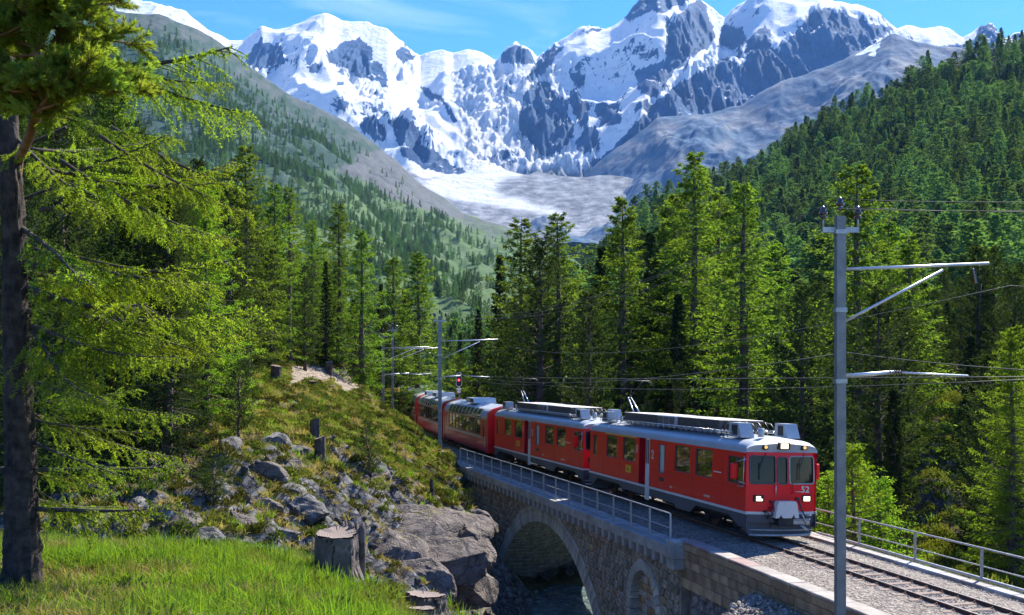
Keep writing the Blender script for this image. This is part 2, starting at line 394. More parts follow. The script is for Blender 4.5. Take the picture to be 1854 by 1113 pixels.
# where rock and snow mix: (polygon, strength)
mixed = [(Z1([(920,400),(1060,395),(1100,350),(1190,440),(1180,480),(1050,500),(930,450)]), .34), (Z8([(600,330),(700,180),(800,260),(760,440),(640,460)]), .34),
         (Z1([(1180,480),(1500,560),(1620,700),(1330,720),(1200,640)]), .2), (Z8([(0,590),(130,600),(170,680),(0,710)]), .4), (Z2([(640,385),(740,300),(990,255),(900,340)]), .1),
         (Z1([(880,150),(1200,100),(1290,220),(1130,260),(1000,160)]), .16), (Z1([(1450,400),(1850,300),(1900,700),(1500,650)]), .08),
         (Z2([(290,300),(560,200),(560,380),(330,480)]), .22), (Z2([(560,300),(990,190),(1010,280),(640,400)]), .3), (Z2([(1050,230),(1400,90),(1480,120),(1300,260)]), .3)]
def rockA(px, py, X, Y, Z):
    wx = fbm(px / 22, py / 22, 3, 4) * 9; wy = fbm(px / 22 + 40, py / 22, 8, 4) * 9
    qx, qy = px + wx, py + wy
    m = .13 + .16 * np.clip(fbm(px / 60, py / 40, 83, 4), 0, 1)
    m = np.where(in_poly(qx, qy, Z1([(1300,230),(1880,250),(1960,700),(1560,730),(1420,520),(1200,300)])), .02, m)
    for poly, s in mixed: m = np.where(in_poly(qx, qy, poly), np.maximum(m, s), m)
    for poly in rock_polys: m = np.where(in_poly(qx, qy, poly), .80, m)
    low = Z8([(-40,770),(430,745),(640,660),(960,330),(1300,150),(1700,0),(3300,-50),(3300,1200),(-400,1200),(-300,900)])
    m = np.where(in_poly(qx, qy, low), np.where(py > 300, .12, .8), m)
    return m
def debrisA(px, py, X, Y, Z):
    wx = fbm(px / 30, py / 14, 13, 4) * 16; wy = fbm(px / 30 + 40, py / 14, 18, 4) * 8
    ice = blur2(in_poly(px + wx, py + wy, Z1([(1420,300),(1880,260),(1960,720),(1480,720)])) * 1.0, 10)
    cv = np.clip(ridged(px / 9, py / 5, 31, 5) - .42, 0, 1) + np.clip(ridged((px + py) / 26, (py - px * .4) / 8, 35, 4) - .5, 0, 1) * .8
    m = .04 + ice * cv * 1.25
    gl = blur2(in_poly(px + wx * .5, py + wy * .4, [(735,305),(770,322),(820,316),(900,309),(1010,303),(1045,312),(1100,285),(1500,200),(1500,600),(600,600),(700,360)]) * 1.0, 3)
    white = blur2(in_poly(px + wx, py + wy * .8, [(758,332),(800,315),(850,311),(900,309),(955,308),(935,318),(905,330),(890,343),(915,354),(955,364),(1000,376),(1040,392),(985,388),(930,378),(880,370),(830,362),(785,348)]) * 1.0, 16)
    flow = .5 + .5 * np.sin((py - .16 * (px - 850) + .0009 * (px - 880)**2) * .8 + fbm(px / 60, py / 22, 5, 5) * 7)
    tone = .86 + .45 * fbm(px / 22, py / 9, 36, 6) + .10 * flow - .15 * sstep(380, 430, py)
    g = tone * (1 - white) + white * (.10 + .30 * flow * (.6 + fbm(px / 30, py / 5, 7, 4)))
    return np.clip(m * (1 - gl) + g * gl, 0, 1)
def dispA(X, Y, T):
    px = CX + F * X / Y; py = 470 + (ridgeA(px) - 470) * T; rk = rockA(px, py, X, Y, None)
    k = np.ones((5, 5)) / 25; rs = rk.copy()
    for a in (1, 2):
        rs = (rs + np.roll(rs, a, 0) + np.roll(rs, -a, 0) + np.roll(rs, a, 1) + np.roll(rs, -a, 1)) / 5
    ice = in_poly(px, py, Z1([(1420,300),(1880,280),(1960,720),(1500,720)])) * 1.0
    low = 1 - .93 * sstep(286, 318, py)
    amp = 190 * sstep(0.0, .25, T) * (1 - .78 * sstep(.8, 1, T)) + 26
    big = ridged(X / 1100 + 2.2, Y / 1300, 21, 4, .5) - .55
    fine = ridged(X / 95, Y / 420, 24, 6, .62) - .5; crv = ridged(X / 60, Y / 130, 27, 5, .6) - .5
    rocky_ = np.clip((rs - .2) / .5, 0, 1)
    return (amp * big * 1.7 * low + (95 * rocky_ * fine + 46 * ice * crv + 9 * fbm(X / 120, Y / 170, 4, 5)) * low * (1 - .5 * sstep(.9, 1, T)) + 12 * sstep(.85, 1, T) * fbm(X / 90, X * 0 + 1.7, 9, 5))
def _old(X, Y, T):
    amp = 1; r = 0
    return amp * r * 1.7 + (20 * ridged(X / 170, Y / 260, 14, 5, .6) - 8 + 12 * fbm(X / 45, Y / 70, 4, 4)) * (1 - .3 * T) + 14 * T * fbm(X / 90, X * 0 + 1.7, 9, 5)
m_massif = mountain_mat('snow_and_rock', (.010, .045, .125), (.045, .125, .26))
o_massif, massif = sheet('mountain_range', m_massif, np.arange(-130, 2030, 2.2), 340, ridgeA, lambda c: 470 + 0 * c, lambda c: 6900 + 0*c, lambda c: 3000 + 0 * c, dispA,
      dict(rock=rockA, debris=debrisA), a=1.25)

# --- bare blue-grey mountainside on the right, below the snow
ridgeB = curve([(930,440),(985,415),(1010,372),(1040,335),(1070,300),(1100,272),(1150,240),(1190,213),(1235,207),(1290,203),(1340,188),(1380,160),(1415,140),(1450,135),(1500,122),(1560,95),(1590,78),(1613,66),(1660,80),(1700,86),(1750,88),(1800,82),(1854,78),(2050,60)])
def rockB(px, py, X, Y, Z):
    wx = fbm(px / 30, py / 20, 3, 4) * 12; wy = fbm(px / 30 + 40, py / 20, 8, 4) * 9; qx, qy = px + wx, py + wy
    m = np.full(px.shape, .95)
    for poly, s in [(Z2([(1180,150),(1350,140),(1340,200),(1200,190)]), .55), (Z2([(1060,210),(1110,205),(1110,225),(1070,225)]), .5), (Z2([(640,380),(750,310),(860,305),(980,262),(890,330),(720,375),(650,395)]), .3)]:
        m = np.where(in_poly(qx, qy, poly), s, m)
    return m
def tintB(px, py, X, Y, Z): return sstep(-.15, .35, fbm(px / 75 + .4, py / 34, 12, 5)) * .9
m_slope, n_, l_, b_ = new_mat('bare_mountainside'); b_.inputs['Roughness'].default_value = .9; b_.inputs['Specular IOR Level'].default_value = .1
a1 = n_.new('ShaderNodeAttribute'); a1.attribute_name = 'rock'; a2 = n_.new('ShaderNodeAttribute'); a2.attribute_name = 'debris'
t1 = noise_node(n_, l_, .01, 8, .7, dist=.5); t2 = noise_node(n_, l_, .02, 8, .7)
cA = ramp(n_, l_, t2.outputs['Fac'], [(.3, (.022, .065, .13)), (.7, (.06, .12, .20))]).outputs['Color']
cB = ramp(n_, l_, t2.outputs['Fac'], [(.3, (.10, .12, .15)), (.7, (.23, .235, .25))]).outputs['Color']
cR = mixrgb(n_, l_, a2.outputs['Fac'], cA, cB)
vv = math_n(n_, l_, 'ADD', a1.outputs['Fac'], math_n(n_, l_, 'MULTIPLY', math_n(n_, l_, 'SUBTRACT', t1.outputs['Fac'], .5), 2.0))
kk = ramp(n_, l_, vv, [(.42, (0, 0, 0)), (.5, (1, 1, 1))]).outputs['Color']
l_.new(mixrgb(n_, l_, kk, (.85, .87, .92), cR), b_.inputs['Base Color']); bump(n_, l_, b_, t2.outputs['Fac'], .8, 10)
def dispB(X, Y, T):
    amp = 100 * sstep(0, .2, T) * (1 - .8 * sstep(.8, 1, T)) + 12
    return amp * (ridged(X / 700, Y / 1300 + 3, 51, 7, .5) - .55) * 1.6 + 8 * fbm(X / 60, Y / 60, 5, 3)
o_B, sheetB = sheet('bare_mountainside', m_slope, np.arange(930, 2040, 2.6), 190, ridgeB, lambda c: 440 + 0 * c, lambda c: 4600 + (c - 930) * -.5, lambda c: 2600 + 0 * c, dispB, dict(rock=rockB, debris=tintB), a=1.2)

# --- valley side on the left, with scree, meadow and scattered conifers
ridgeE = curve([(-150,-60),(100,-10),(180,15),(215,20),(290,27),(342,50),(385,72),(407,88),(441,116),(467,131),(502,158),(545,179),(588,198),(631,226),(675,257),(718,287),(757,328),(804,360),(838,390),(900,404),(933,415),(960,428),(1010,450),(1080,490),(1160,560),(1250,640)])
def zoneE_scree(px, py, X, Y, Z):
    w = fbm(px / 25, py / 18, 61, 5)
    up = sstep(.0, .3, w + .35 - (py - ridgeE(px)) / 90.0)
    mor = in_poly(px + w * 14, py + w * 10, [(600,308),(690,268),(757,322),(838,388),(935,412),(905,408),(850,398),(795,388),(745,372),(690,350),(650,322)])
    st = sstep(.22, .5, fbm(px / 9, py / 5, 66, 4)) * .8
    return np.clip(np.maximum(np.maximum(up * .55, mor * .95), st * .8), 0, 1)
def zoneE_meadow(px, py, X, Y, Z):
    w = fbm(px / 40, py / 20, 71, 5); return np.clip(sstep(-.35, .35, w + (py - 330 + (px - 600) * .1) / 90), 0, 1)
m_val, n_, l_, b_ = new_mat('valley_side'); b_.inputs['Roughness'].default_value = .95; b_.inputs['Specular IOR Level'].default_value = .08
a1 = n_.new('ShaderNodeAttribute'); a1.attribute_name = 'scree'; a2 = n_.new('ShaderNodeAttribute'); a2.attribute_name = 'meadow'
t2 = noise_node(n_, l_, .03, 8, .7); t3 = noise_node(n_, l_, .05, 8, .75, dist=.4)
g1 = ramp(n_, l_, t2.outputs['Fac'], [(.3, (.018, .046, .038)), (.7, (.048, .085, .06))]).outputs['Color']
g2 = ramp(n_, l_, t2.outputs['Fac'], [(.3, (.045, .09, .035)), (.7, (.115, .17, .062))]).outputs['Color']
g3 = ramp(n_, l_, t3.outputs['Fac'], [(.3, (.045, .055, .065)), (.7, (.15, .15, .15))]).outputs['Color']
l_.new(mixrgb(n_, l_, a1.outputs['Fac'], mixrgb(n_, l_, a2.outputs['Fac'], g1, g2), g3), b_.inputs['Base Color']); bump(n_, l_, b_, t2.outputs['Fac'], .7, 4)
def dispE(X, Y, T):
    amp = 42 * sstep(0, .2, T) * (1 - .7 * sstep(.85, 1, T)) + 5
    return amp * (ridged(X / 330, Y / 420, 81, 7, .5) - .5) + 2.5 * fbm(X / 20, Y / 25, 82, 4)
dE1 = curve([(-150,1500),(200,2200),(450,2500),(700,2700),(1010,2500),(1250,1600)])
o_E, sheetE = sheet('valley_side', m_val, np.arange(-150, 1250, 2.8), 240, ridgeE, lambda c: 712 + 0 * c, dE1, lambda c: 260 + 0 * c, dispE, dict(scree=zoneE_scree, meadow=zoneE_meadow), a=1.5)

# --- forested hillside on the right
ridgeD = curve([(940,700),(1000,620),(1060,540),(1110,455),(1160,395),(1210,370),(1290,350),(1340,322),(1363,309),(1394,281),(1466,245),(1517,220),(1564,199),(1620,163),(1692,116),(1775,103),(1854,88),(2050,50)])
m_fl = simple('forest_floor_far', (.02, .03, .018), (.07, .075, .045), .95, scale=.05, spec=.1)
def dispD(X, Y, T): return 14 * (ridged(X / 160, Y / 200, 91, 6, .5) - .5) * (.3 + T) + 1.5 * fbm(X / 14, Y / 14, 92, 3)
dD1 = curve([(940,300),(1060,600),(1363,900),(1620,920),(2050,860)])
o_D, sheetD = sheet('forest_hillside', m_fl, np.arange(940, 2050, 5), 120, ridgeD, lambda c: 715 + 0 * c, dD1, lambda c: 170 + 0 * c, dispD, a=1.3)
# ------------------------------------------------------------------ near terrain
ctrl = []
def cp(px, py, d): ctrl.append(tuple(P(px, py, d)))
def cw(x, y, z): ctrl.append((x, y, z))
# grassy knoll under the viewer
for x, y, z in ((0,0,3.72),(-6,0,3.9),(6,0,3.1),(0,5,3.7),(-12,4,4.1),(-4,-5,3.8),(5,-5,3.4),(2.5,5,3.1),(9,2,1.5)): cw(x, y, z)
for a in ((20,1105,8.5),(50,1088,9.5),(200,1113,8.2),(400,1113,8.6),(600,1116,9.5),(690,1118,11),(738,1100,13.5),(612,1052,13),(680,1062,14),(585,1048,15.5),(560,1038,16.6),(400,1041,17),(300,1038,17),(200,1028,17),(60,1023,17),(-100,1023,17),(-100,1100,9)): cp(*a)
for x, y, z in ((1.2,8,2.6),(1.4,11,1.0),(.8,14,.2),(-.4,16,.2),(-1.6,18,.3),(-3.4,19.5,.8),(-5.5,20,1.0),(-9,20.5,1.0),(-14,21,1.4),(5.5,12,-1.5),(6.2,18,-2.6),(3.5,22,-5)): cw(x, y, z)
# the gorge
for x, y, z in ((5,52,-6.9),(3.6,44,-6.9),(2.8,38,-7.2),(2.6,31,-8),(3.6,25,-8),(5,18,-7.5),(7.5,10,-6.5),(9,0,-6),(9,56,-6.9),(14,60,-6.8),(22,66,-6.8),(32,74,-6.8),(4.8,61,-4.4),(6.2,66,-3.7),(9,74,-3.2),(7.4,58.5,-5.6),(12,84,-3.5),(-4.5,24,-1.6),(-8,25,-.9),(-12,25,-.3),(-18,25.5,.6),(-26,27,2.4),(-40,30,4)): cw(x, y, z)
# rocky far bank and the mound
for a in ((120,930,31),(200,905,30),(300,930,28.5),(400,960,28),(480,985,28.5),(560,965,31),(300,850,36),(200,800,38),(100,760,40),(-50,740,42),(450,850,36),(380,900,31),(520,880,36),(570,820,42),(570,780,46),(300,720,50),(150,690,52),(-50,670,52),(430,690,56),(470,760,50),(500,680,62),(545,655,78),(600,668,78),(600,690,70),(655,700,70),(640,655,86),(560,700,64),(620,740,60),(690,740,72),(640,830,48),(700,838,48),(760,800,60),(790,826,66),(800,850,60),(828,872,57),(815,895,53),(740,890,45),(680,885,42),(610,880,39),(560,900,36),(660,720,75),(700,770,82),(722,745,100),(710,720,108),(690,690,104)): cp(*a)
for a in ((590,925,36),(640,960,37),(690,1000,36),(740,1050,35.5),(800,1085,37),(845,1065,43),(858,960,49),(870,935,53),(700,925,43),(770,925,46),(838,915,51)): x, y, z = P(*a); cw(x, y, z - .5)
for x, y, z in ((-6.5,31,-1.5),(-4.2,30.5,-3.2),(-2.2,31,-6),(-1.0,35,-6.5),(-.2,40,-7.0),(.4,46,-7.0),(.8,52,-6.8),(-.2,58,-6.0),(-1.2,57,-5.2),(-2.3,60.5,-4.4),(-3.4,56,-1.8),(-4.0,62,-1.2),(1.6,60,-6.2)): cw(x, y, z)
# forest floor on the left
for x, y, z in ((-30,60,7),(-45,60,11),(-60,50,13),(-60,80,17),(-30,90,10),(-20,100,7.5),(-40,110,15),(-20,125,6),(-60,130,22),(-60,20,9),(-60,0,10),(-60,-10,10),(-30,10,6.5),(-28,45,5.4),(-16,90,6.4)): cw(x, y, z)
# right bank, right of the line
for x, y, z in ((14,36,-3.2),(17,33,-3.0),(17,27,-1.6),(20,22,-1.8),(22,12,-1.6),(26,30,-3.6),(34,38,-2.8),(45,30,-1),(60,20,2),(60,50,3),(40,60,-1.5),(30,60,-4),(22,52,-4.5),(16,48,-5),(30,84,-4),(45,85,1.5),(60,90,6),(60,130,9),(35,110,-3),(18,125,-4),(5,125,-4),(4,105,-5),(0,95,-3.5),(3,88,-3.6),(40,130,2),(30,0,-.5),(60,-10,3),(20,-8,-.5)): cw(x, y, z)
for a in ((1690,780,80),(1680,850,66),(1700,720,92)): cp(*a)
# beyond and left of the line on the near bank
for x, y, z in ((7.2,33.4,-2.6),(6.4,31,-2.4),(5.4,33.5,-5),(5.9,29,-2.6),(4.9,27,-5.0)): cw(x, y, z)
for a in ((1310,1080,28.5),(1330,1074,28.8),(1290,1100,27),(1360,1095,26.3),(1420,1113,24.8),(1470,1105,25)): cp(*a)
cw(7.9,22.5,-1.1); cw(9,18,-1.0); cw(10.5,12,-.8); cw(11.5,6,-.6)
ctrl = np.array(ctrl); ctrl = ctrl[np.unique(np.round(ctrl[:, :2] * 2).astype(int), axis=0, return_index=True)[1]]
def tps_fit(c):
    n = len(c); d = np.hypot(c[:, None, 0] - c[None, :, 0], c[:, None, 1] - c[None, :, 1])
    A = np.zeros((n + 3, n + 3)); A[:n, :n] = d + .0 * np.eye(n); A[:n, n] = 1; A[:n, n+1:n+3] = c[:, :2]; A[n, :n] = 1; A[n+1:n+3, :n] = c[:, :2].T
    return np.linalg.solve(A, np.concatenate([c[:, 2], [0, 0, 0]]))
_w = tps_fit(ctrl)
def base_h(x, y):
    x = np.asarray(x, float); y = np.asarray(y, float); out = _w[-3] + _w[-2] * x + _w[-1] * y
    for (a, b, _), k in zip(ctrl, _w): out = out + k * np.hypot(x - a, y - b)
    return out
def off_np(x, y):
    s = np.interp(y, _yy, _sl); return (x - np.interp(y, _yy, _xx)) / np.hypot(1, s)
def near_h(x, y, detail=True):
    x = np.asarray(x, float); y = np.asarray(y, float)
    h = base_h(x, y); g = h
    # how rocky: steep ground
    e = .6; gx = (base_h(x + e, y) - base_h(x - e, y)) / (2 * e); gy = (base_h(x, y + e) - base_h(x, y - e)) / (2 * e)
    steep = sstep(.45, 1.0, np.hypot(gx, gy))
    bank = sstep(20, 24, y) * sstep(-1, -4, x - (y - 30) * .05) * (1 - sstep(52, 62, y)) + sstep(28, 33, y) * (x > 3) * (x < 8) * (y < 36)
    rocky = np.clip(np.maximum(steep, bank * .95 * sstep(-.3, .1, fbm(x / 5, y / 5, 17, 3) + .12) * (1 - sstep(2.2, 3.4, h))), 0, 1)
    mossy = sstep(44, 50, y) * sstep(-1.4, -.6, h) * (y < 80); rocky = rocky * (1 - .75 * mossy)
    if detail:
        r1 = ridged(x / 3.1 + h * .12, y / 2.4 + h * .1, 5, 5, .55) - .5
        blocks = np.round(fbm(x / 2.6, y / 2.6, 6, 3) * 4) / 4
        h = h + rocky * (1.5 * r1 + .55 * blocks) + fbm(x / 4, y / 4, 11, 4) * .22 * sstep(18, 26, y) + fbm(x / .9, y / .9, 12, 3) * .07
        h = h + (1 - rocky) * np.maximum(fbm(x / 1.3, y / 1.3, 14, 3), 0) * .35 * sstep(22, 28, y)
    nearR = (x > 3) & (y < 36.5) & (x < 30)
    o_ = off_np(x, y); cap_ = -.72 - np.maximum(0, -o_ - 3.2) * .34 + .10 * fbm(x / .8, y / .8, 31, 3)
    h = np.where(nearR & (o_ < -2.9) & (o_ > -9), np.minimum(h, cap_), h)
    # the line's bed: level under the ballast, except where the bridge carries it
    off = off_np(x, y); rail = np.interp(y, _ry, _rz)
    onland = np.maximum(1 - sstep(34.0, 35.6, y), sstep(68.5, 70, y))
    bed = rail - .75
    k = onland * (1 - sstep(2.9, 4.2, np.abs(off)))
    kcut = onland * (1 - sstep(3.0, 3.4, off)) * sstep(-3.1, -2.9, off)
    lift = np.where(off > 0, k, kcut)
    h = h * (1 - lift) + bed * lift
    left_cap = np.where((off < 0) & (off > -9) & (y > 66), rail - .5 + np.maximum(0, -off - 2.8) * 1.0, 99)
    h = np.minimum(h, left_cap)
    h = np.where((y > 34.5) & (y < 69) & (np.abs(off) < 3.4), np.minimum(h, rail - 1.6 - 1.5 * (1 - np.abs(off) / 6)), h)
    return h, rocky
gx = np.concatenate([np.arange(-62, -30, .55), np.arange(-30, 20, .17), np.arange(20, 62.1, .55)])
gy = np.concatenate([np.arange(-8, 7, .4), np.arange(7, 72, .17), np.arange(72, 132, .5)])
GY, GX = np.meshgrid(gy, gx, indexing='ij')
GH, GR = near_h(GX, GY)
def ground(x, y):
    """height of the near terrain sheet (bilinear in its grid)"""
    x = np.asarray(x, float); y = np.asarray(y, float)
    i = np.clip(np.searchsorted(gx, x) - 1, 0, len(gx) - 2); j = np.clip(np.searchsorted(gy, y) - 1, 0, len(gy) - 2)
    u = np.clip((x - gx[i]) / (gx[i+1] - gx[i]), 0, 1); v = np.clip((y - gy[j]) / (gy[j+1] - gy[j]), 0, 1)
    return (GH[j, i] * (1-u) + GH[j, i+1] * u) * (1-v) + (GH[j+1, i] * (1-u) + GH[j+1, i+1] * u) * v
def hit_d(px, py, d0=20.0, d1=125.0):
    """distance at which the sight line through (px, py) meets the terrain"""
    d = np.arange(d0, d1, .1); x = (px - CX) / F * d; z = EYE - (py - HZ) / F * d; k = np.nonzero(ground(x, d) >= z)[0]
    return float(d[k[0]]) if len(k) else None
def rockyness(x, y):
    i = np.clip(np.searchsorted(gx, x) - 1, 0, len(gx) - 2); j = np.clip(np.searchsorted(gy, y) - 1, 0, len(gy) - 2); return GR[j, i]
m_gr, n_, l_, b_ = new_mat('ground'); b_.inputs['Roughness'].default_value = .92; b_.inputs['Specular IOR Level'].default_value = .2
aR = n_.new('ShaderNodeAttribute'); aR.attribute_name = 'rocky'; aP = n_.new('ShaderNodeAttribute'); aP.attribute_name = 'path'; aG = n_.new('ShaderNodeAttribute'); aG.attribute_name = 'gravel'
t1 = noise_node(n_, l_, .9, 8, .68, dist=.3); t2 = noise_node(n_, l_, 3.5, 8, .7); t3 = noise_node(n_, l_, .35, 5, .6)
moss = ramp(n_, l_, t1.outputs['Fac'], [(.32, (.07, .055, .028)), (.48, (.13, .12, .04)), (.56, (.17, .16, .055)), (.7, (.27, .215, .11))]).outputs['Color']
duff = ramp(n_, l_, t2.outputs['Fac'], [(.3, (.045, .035, .022)), (.7, (.17, .13, .075))]).outputs['Color']
soil = mixrgb(n_, l_, ramp(n_, l_, t3.outputs['Fac'], [(.42, (0, 0, 0)), (.6, (1, 1, 1))]).outputs['Color'], moss, duff)
rck = ramp(n_, l_, t2.outputs['Fac'], [(.28, (.045, .043, .045)), (.5, (.15, .146, .146)), (.74, (.36, .35, .345))]).outputs['Color']
_co = n_.new('ShaderNodeTexCoord'); _mp = n_.new('ShaderNodeMapping'); _mp.inputs['Scale'].default_value = (1, 1.3, 2.2); _mp.inputs['Rotation'].default_value = (.5, .4, .3)
_wv = n_.new('ShaderNodeVectorMath'); _wv.operation = 'SCALE'; l_.new(t1.outputs['Color'], _wv.inputs[0]); _wv.inputs['Scale'].default_value = .8
_ad = n_.new('ShaderNodeVectorMath'); l_.new(_co.outputs['Object'], _ad.inputs[0]); l_.new(_wv.outputs[0], _ad.inputs[1]); l_.new(_ad.outputs[0], _mp.inputs['Vector'])
_v = n_.new('ShaderNodeTexVoronoi'); _v.feature = 'DISTANCE_TO_EDGE'; _v.inputs['Scale'].default_value = 1.5; l_.new(_mp.outputs['Vector'], _v.inputs['Vector'])
rck = mixrgb(n_, l_, .85, rck, ramp(n_, l_, _v.outputs['Distance'], [(0, (.2, .2, .2)), (.06, (1, 1, 1))]).outputs['Color'], 'MULTIPLY')
geo = n_.new('ShaderNodeNewGeometry'); sx = n_.new('ShaderNodeSeparateXYZ'); l_.new(geo.outputs['Normal'], sx.inputs[0])
flat = math_n(n_, l_, 'ADD', sx.outputs['Z'], math_n(n_, l_, 'MULTIPLY', math_n(n_, l_, 'SUBTRACT', t1.outputs['Fac'], .5), 1.1))
fk = ramp(n_, l_, flat, [(.68, (1, 1, 1)), (.84, (0, 0, 0))]).outputs['Color']
rk = math_n(n_, l_, 'MULTIPLY', fk, ramp(n_, l_, aR.outputs['Fac'], [(.12, (0, 0, 0)), (.4, (1, 1, 1))]).outputs['Color'])
c = mixrgb(n_, l_, rk, soil, rck)
c = mixrgb(n_, l_, aP.outputs['Fac'], c, ramp(n_, l_, t2.outputs['Fac'], [(.3, (.22, .17, .12)), (.7, (.42, .34, .26))]).outputs['Color'])
c = mixrgb(n_, l_, aG.outputs['Fac'], c, ramp(n_, l_, t2.outputs['Fac'], [(.35, (.10, .085, .07)), (.65, (.40, .35, .30))]).outputs['Color'])
l_.new(c, b_.inputs['Base Color'])
t4 = noise_node(n_, l_, 5, 9, .72, dist=.3); bump(n_, l_, b_, math_n(n_, l_, 'ADD', t4.outputs['Fac'], math_n(n_, l_, 'MULTIPLY', math_n(n_, l_, 'MINIMUM', _v.outputs['Distance'], .15), 5.0)), 1.0, .11)
V = np.stack([GX.ravel(), GY.ravel(), GH.ravel()], 1)
me = np_mesh('ground', V, grid_faces(*GX.shape), m_gr, smooth=True)
gpx = CX + F * GX / np.maximum(GY, 1); gpy = HZ - F * (GH - EYE) / np.maximum(GY, 1); wob = fbm(GX / 1.5, GY / 1.5, 44, 4) * 10
far_ok = (GY > 55) & (GY < 100)
pathm = in_poly(gpx + wob, gpy + wob * .4, [(528,662),(600,664),(655,685),(660,700),(628,712),(600,690),(560,690),(530,700),(500,735),(525,690)]) & far_ok
pathm |= in_poly(gpx + wob, gpy + wob * .4, [(1665,700),(1705,700),(1700,780),(1690,860),(1640,880),(1660,800)]) & (GY > 60)
set_attr(me, 'rocky', GR); set_attr(me, 'path', pathm.astype(float))
gm = ((GX > 3.5) & (GY < 34) & (off_np(GX, GY) < -2.4) & (wob < 1.5)) | ((np.abs(off_np(GX, GY)) < 4) & ((GY < 35) | (GY > 68)))
set_attr(me, 'gravel', gm.astype(float))
g_o = link_mesh('ground', me); tag(g_o, kind='structure')
# valley floor out to the hills
def vf_h(x, y):
    r = np.hypot(x, y)
    return np.clip(-14 + r * .02, -14, 8) + 3 * fbm(x / 90, y / 90, 33, 4)
vx = np.linspace(-1500, 1500, 180); vy = np.concatenate([np.linspace(-400, 126, 40), np.linspace(131, 3600, 160)]); VY, VX = np.meshgrid(vy, vx, indexing='ij')
VZ = vf_h(VX, VY); inside = (np.abs(VX) < 70) & (VY > -15) & (VY < 131); VZ = np.where(inside, -16, VZ)
VZ = np.where((VX < -20) & (VY < 400), VZ + np.minimum((-VX - 20) * .28, 60) * (1 - 0 * VY), VZ)
m_vf = simple('meadow', (.045, .075, .025), (.13, .17, .06), .95, scale=.03, spec=.1)
vo = link_mesh('valley_floor', np_mesh('valley_floor', np.stack([VX.ravel(), VY.ravel(), VZ.ravel()], 1), grid_faces(*VX.shape), m_vf, True)); tag(vo, kind='structure')
# the stream
m_w, n_, l_, b_ = new_mat('stream_water'); b_.inputs['Roughness'].default_value = .06; b_.inputs['IOR'].default_value = 1.33
tw = noise_node(n_, l_, 1.6, 6, .65, dist=1.0)
l_.new(ramp(n_, l_, tw.outputs['Fac'], [(.42, (.05, .085, .09)), (.6, (.16, .21, .21)), (.72, (.62, .66, .66))]).outputs['Color'], b_.inputs['Base Color'])
bump(n_, l_, b_, tw.outputs['Fac'], .7, .25)
sy = np.linspace(20, 82, 220); st = np.linspace(-1, 1, 60)
sxc = np.interp(sy, [20, 31, 38, 44, 50, 56, 62, 70, 82], [4, 2.6, 2.8, 3.4, 5.0, 9, 14, 22, 32])
SY, ST = np.meshgrid(sy, st, indexing='ij'); SX = sxc[:, None] + ST * np.interp(SY, [20, 44, 50, 60], [4, 4.5, 7, 9])
SZ = np.interp(SY, [20, 30, 38, 46, 82], [-7.3, -6.9, -6.5, -6.25, -6.2]) + .10 * fbm(SX / 1.2, SY / 1.2, 2, 4)
wo = link_mesh('stream', np_mesh('stream', np.stack([SX.ravel(), SY.ravel(), SZ.ravel()], 1), grid_faces(*SY.shape), m_w, True)); tag(wo, kind='structure')
# ------------------------------------------------------------------ track materials
M_conc = simple('concrete', (.30, .30, .29), (.44, .43, .41), .85, scale=2.5, bmp=.3, bscale=25)
M_slab = simple('slab_concrete', (.20, .20, .185), (.38, .37, .34), .85, scale=1.6, bmp=.35, bscale=20)
M_stone = simple('bridge_stone', (.12, .105, .08), (.42, .36, .265), .9, scale=2.2, bmp=.9, bscale=13, rand=.38)
M_stone_b = simple('brown_stone', (.18, .125, .07), (.42, .31, .18), .9, scale=1.6, bmp=.8, bscale=12, rand=.28)
M_stone_g = simple('grey_dressed_stone', (.26, .26, .22), (.52, .51, .44), .88, scale=2.4, bmp=.6, bscale=14, rand=.22)
M_mortar = simple('mortar', (.20, .175, .135), (.34, .30, .235), .95, scale=3, bmp=.5, bscale=20)
M_cap = simple('cap_stone', (.20, .18, .155), (.34, .30, .26), .85, scale=1.8, bmp=.4, bscale=18, rand=.16)
M_cap_p = simple('red_cap_stone', (.20, .125, .11), (.30, .20, .18), .85, scale=1.8, bmp=.4, bscale=18, rand=.1)
M_galv = simple('galvanised_steel', (.28, .29, .29), (.42, .43, .43), .45, .55, scale=8, bmp=.08)
M_mast = simple('mast_paint', (.15, .16, .16), (.235, .24, .235), .5, .35, scale=3, bmp=.15, bscale=40)
M_alu = simple('aluminium_tube', (.55, .56, .58), (.68, .69, .7), .35, .7, scale=5)
M_rust = simple('rusty_rail', (.07, .035, .03), (.16, .08, .06), .75, .2, scale=14, bmp=.3)
M_railtop = simple('rail_head', (.30, .28, .27), (.42, .40, .39), .32, .85, scale=6)
M_sleeper = simple('steel_sleeper', (.10, .065, .05), (.24, .17, .135), .85, scale=5, bmp=.4)
M_wire = simple('dark_wire', (.03, .032, .032), (.05, .055, .055), .7)
M_insul = simple('brown_insulator', (.05, .018, .012), (.07, .025, .02), .18, coat=.6)
M_blackrub = simple('black_plastic', (.012, .012, .013), (.03, .03, .03), .5)
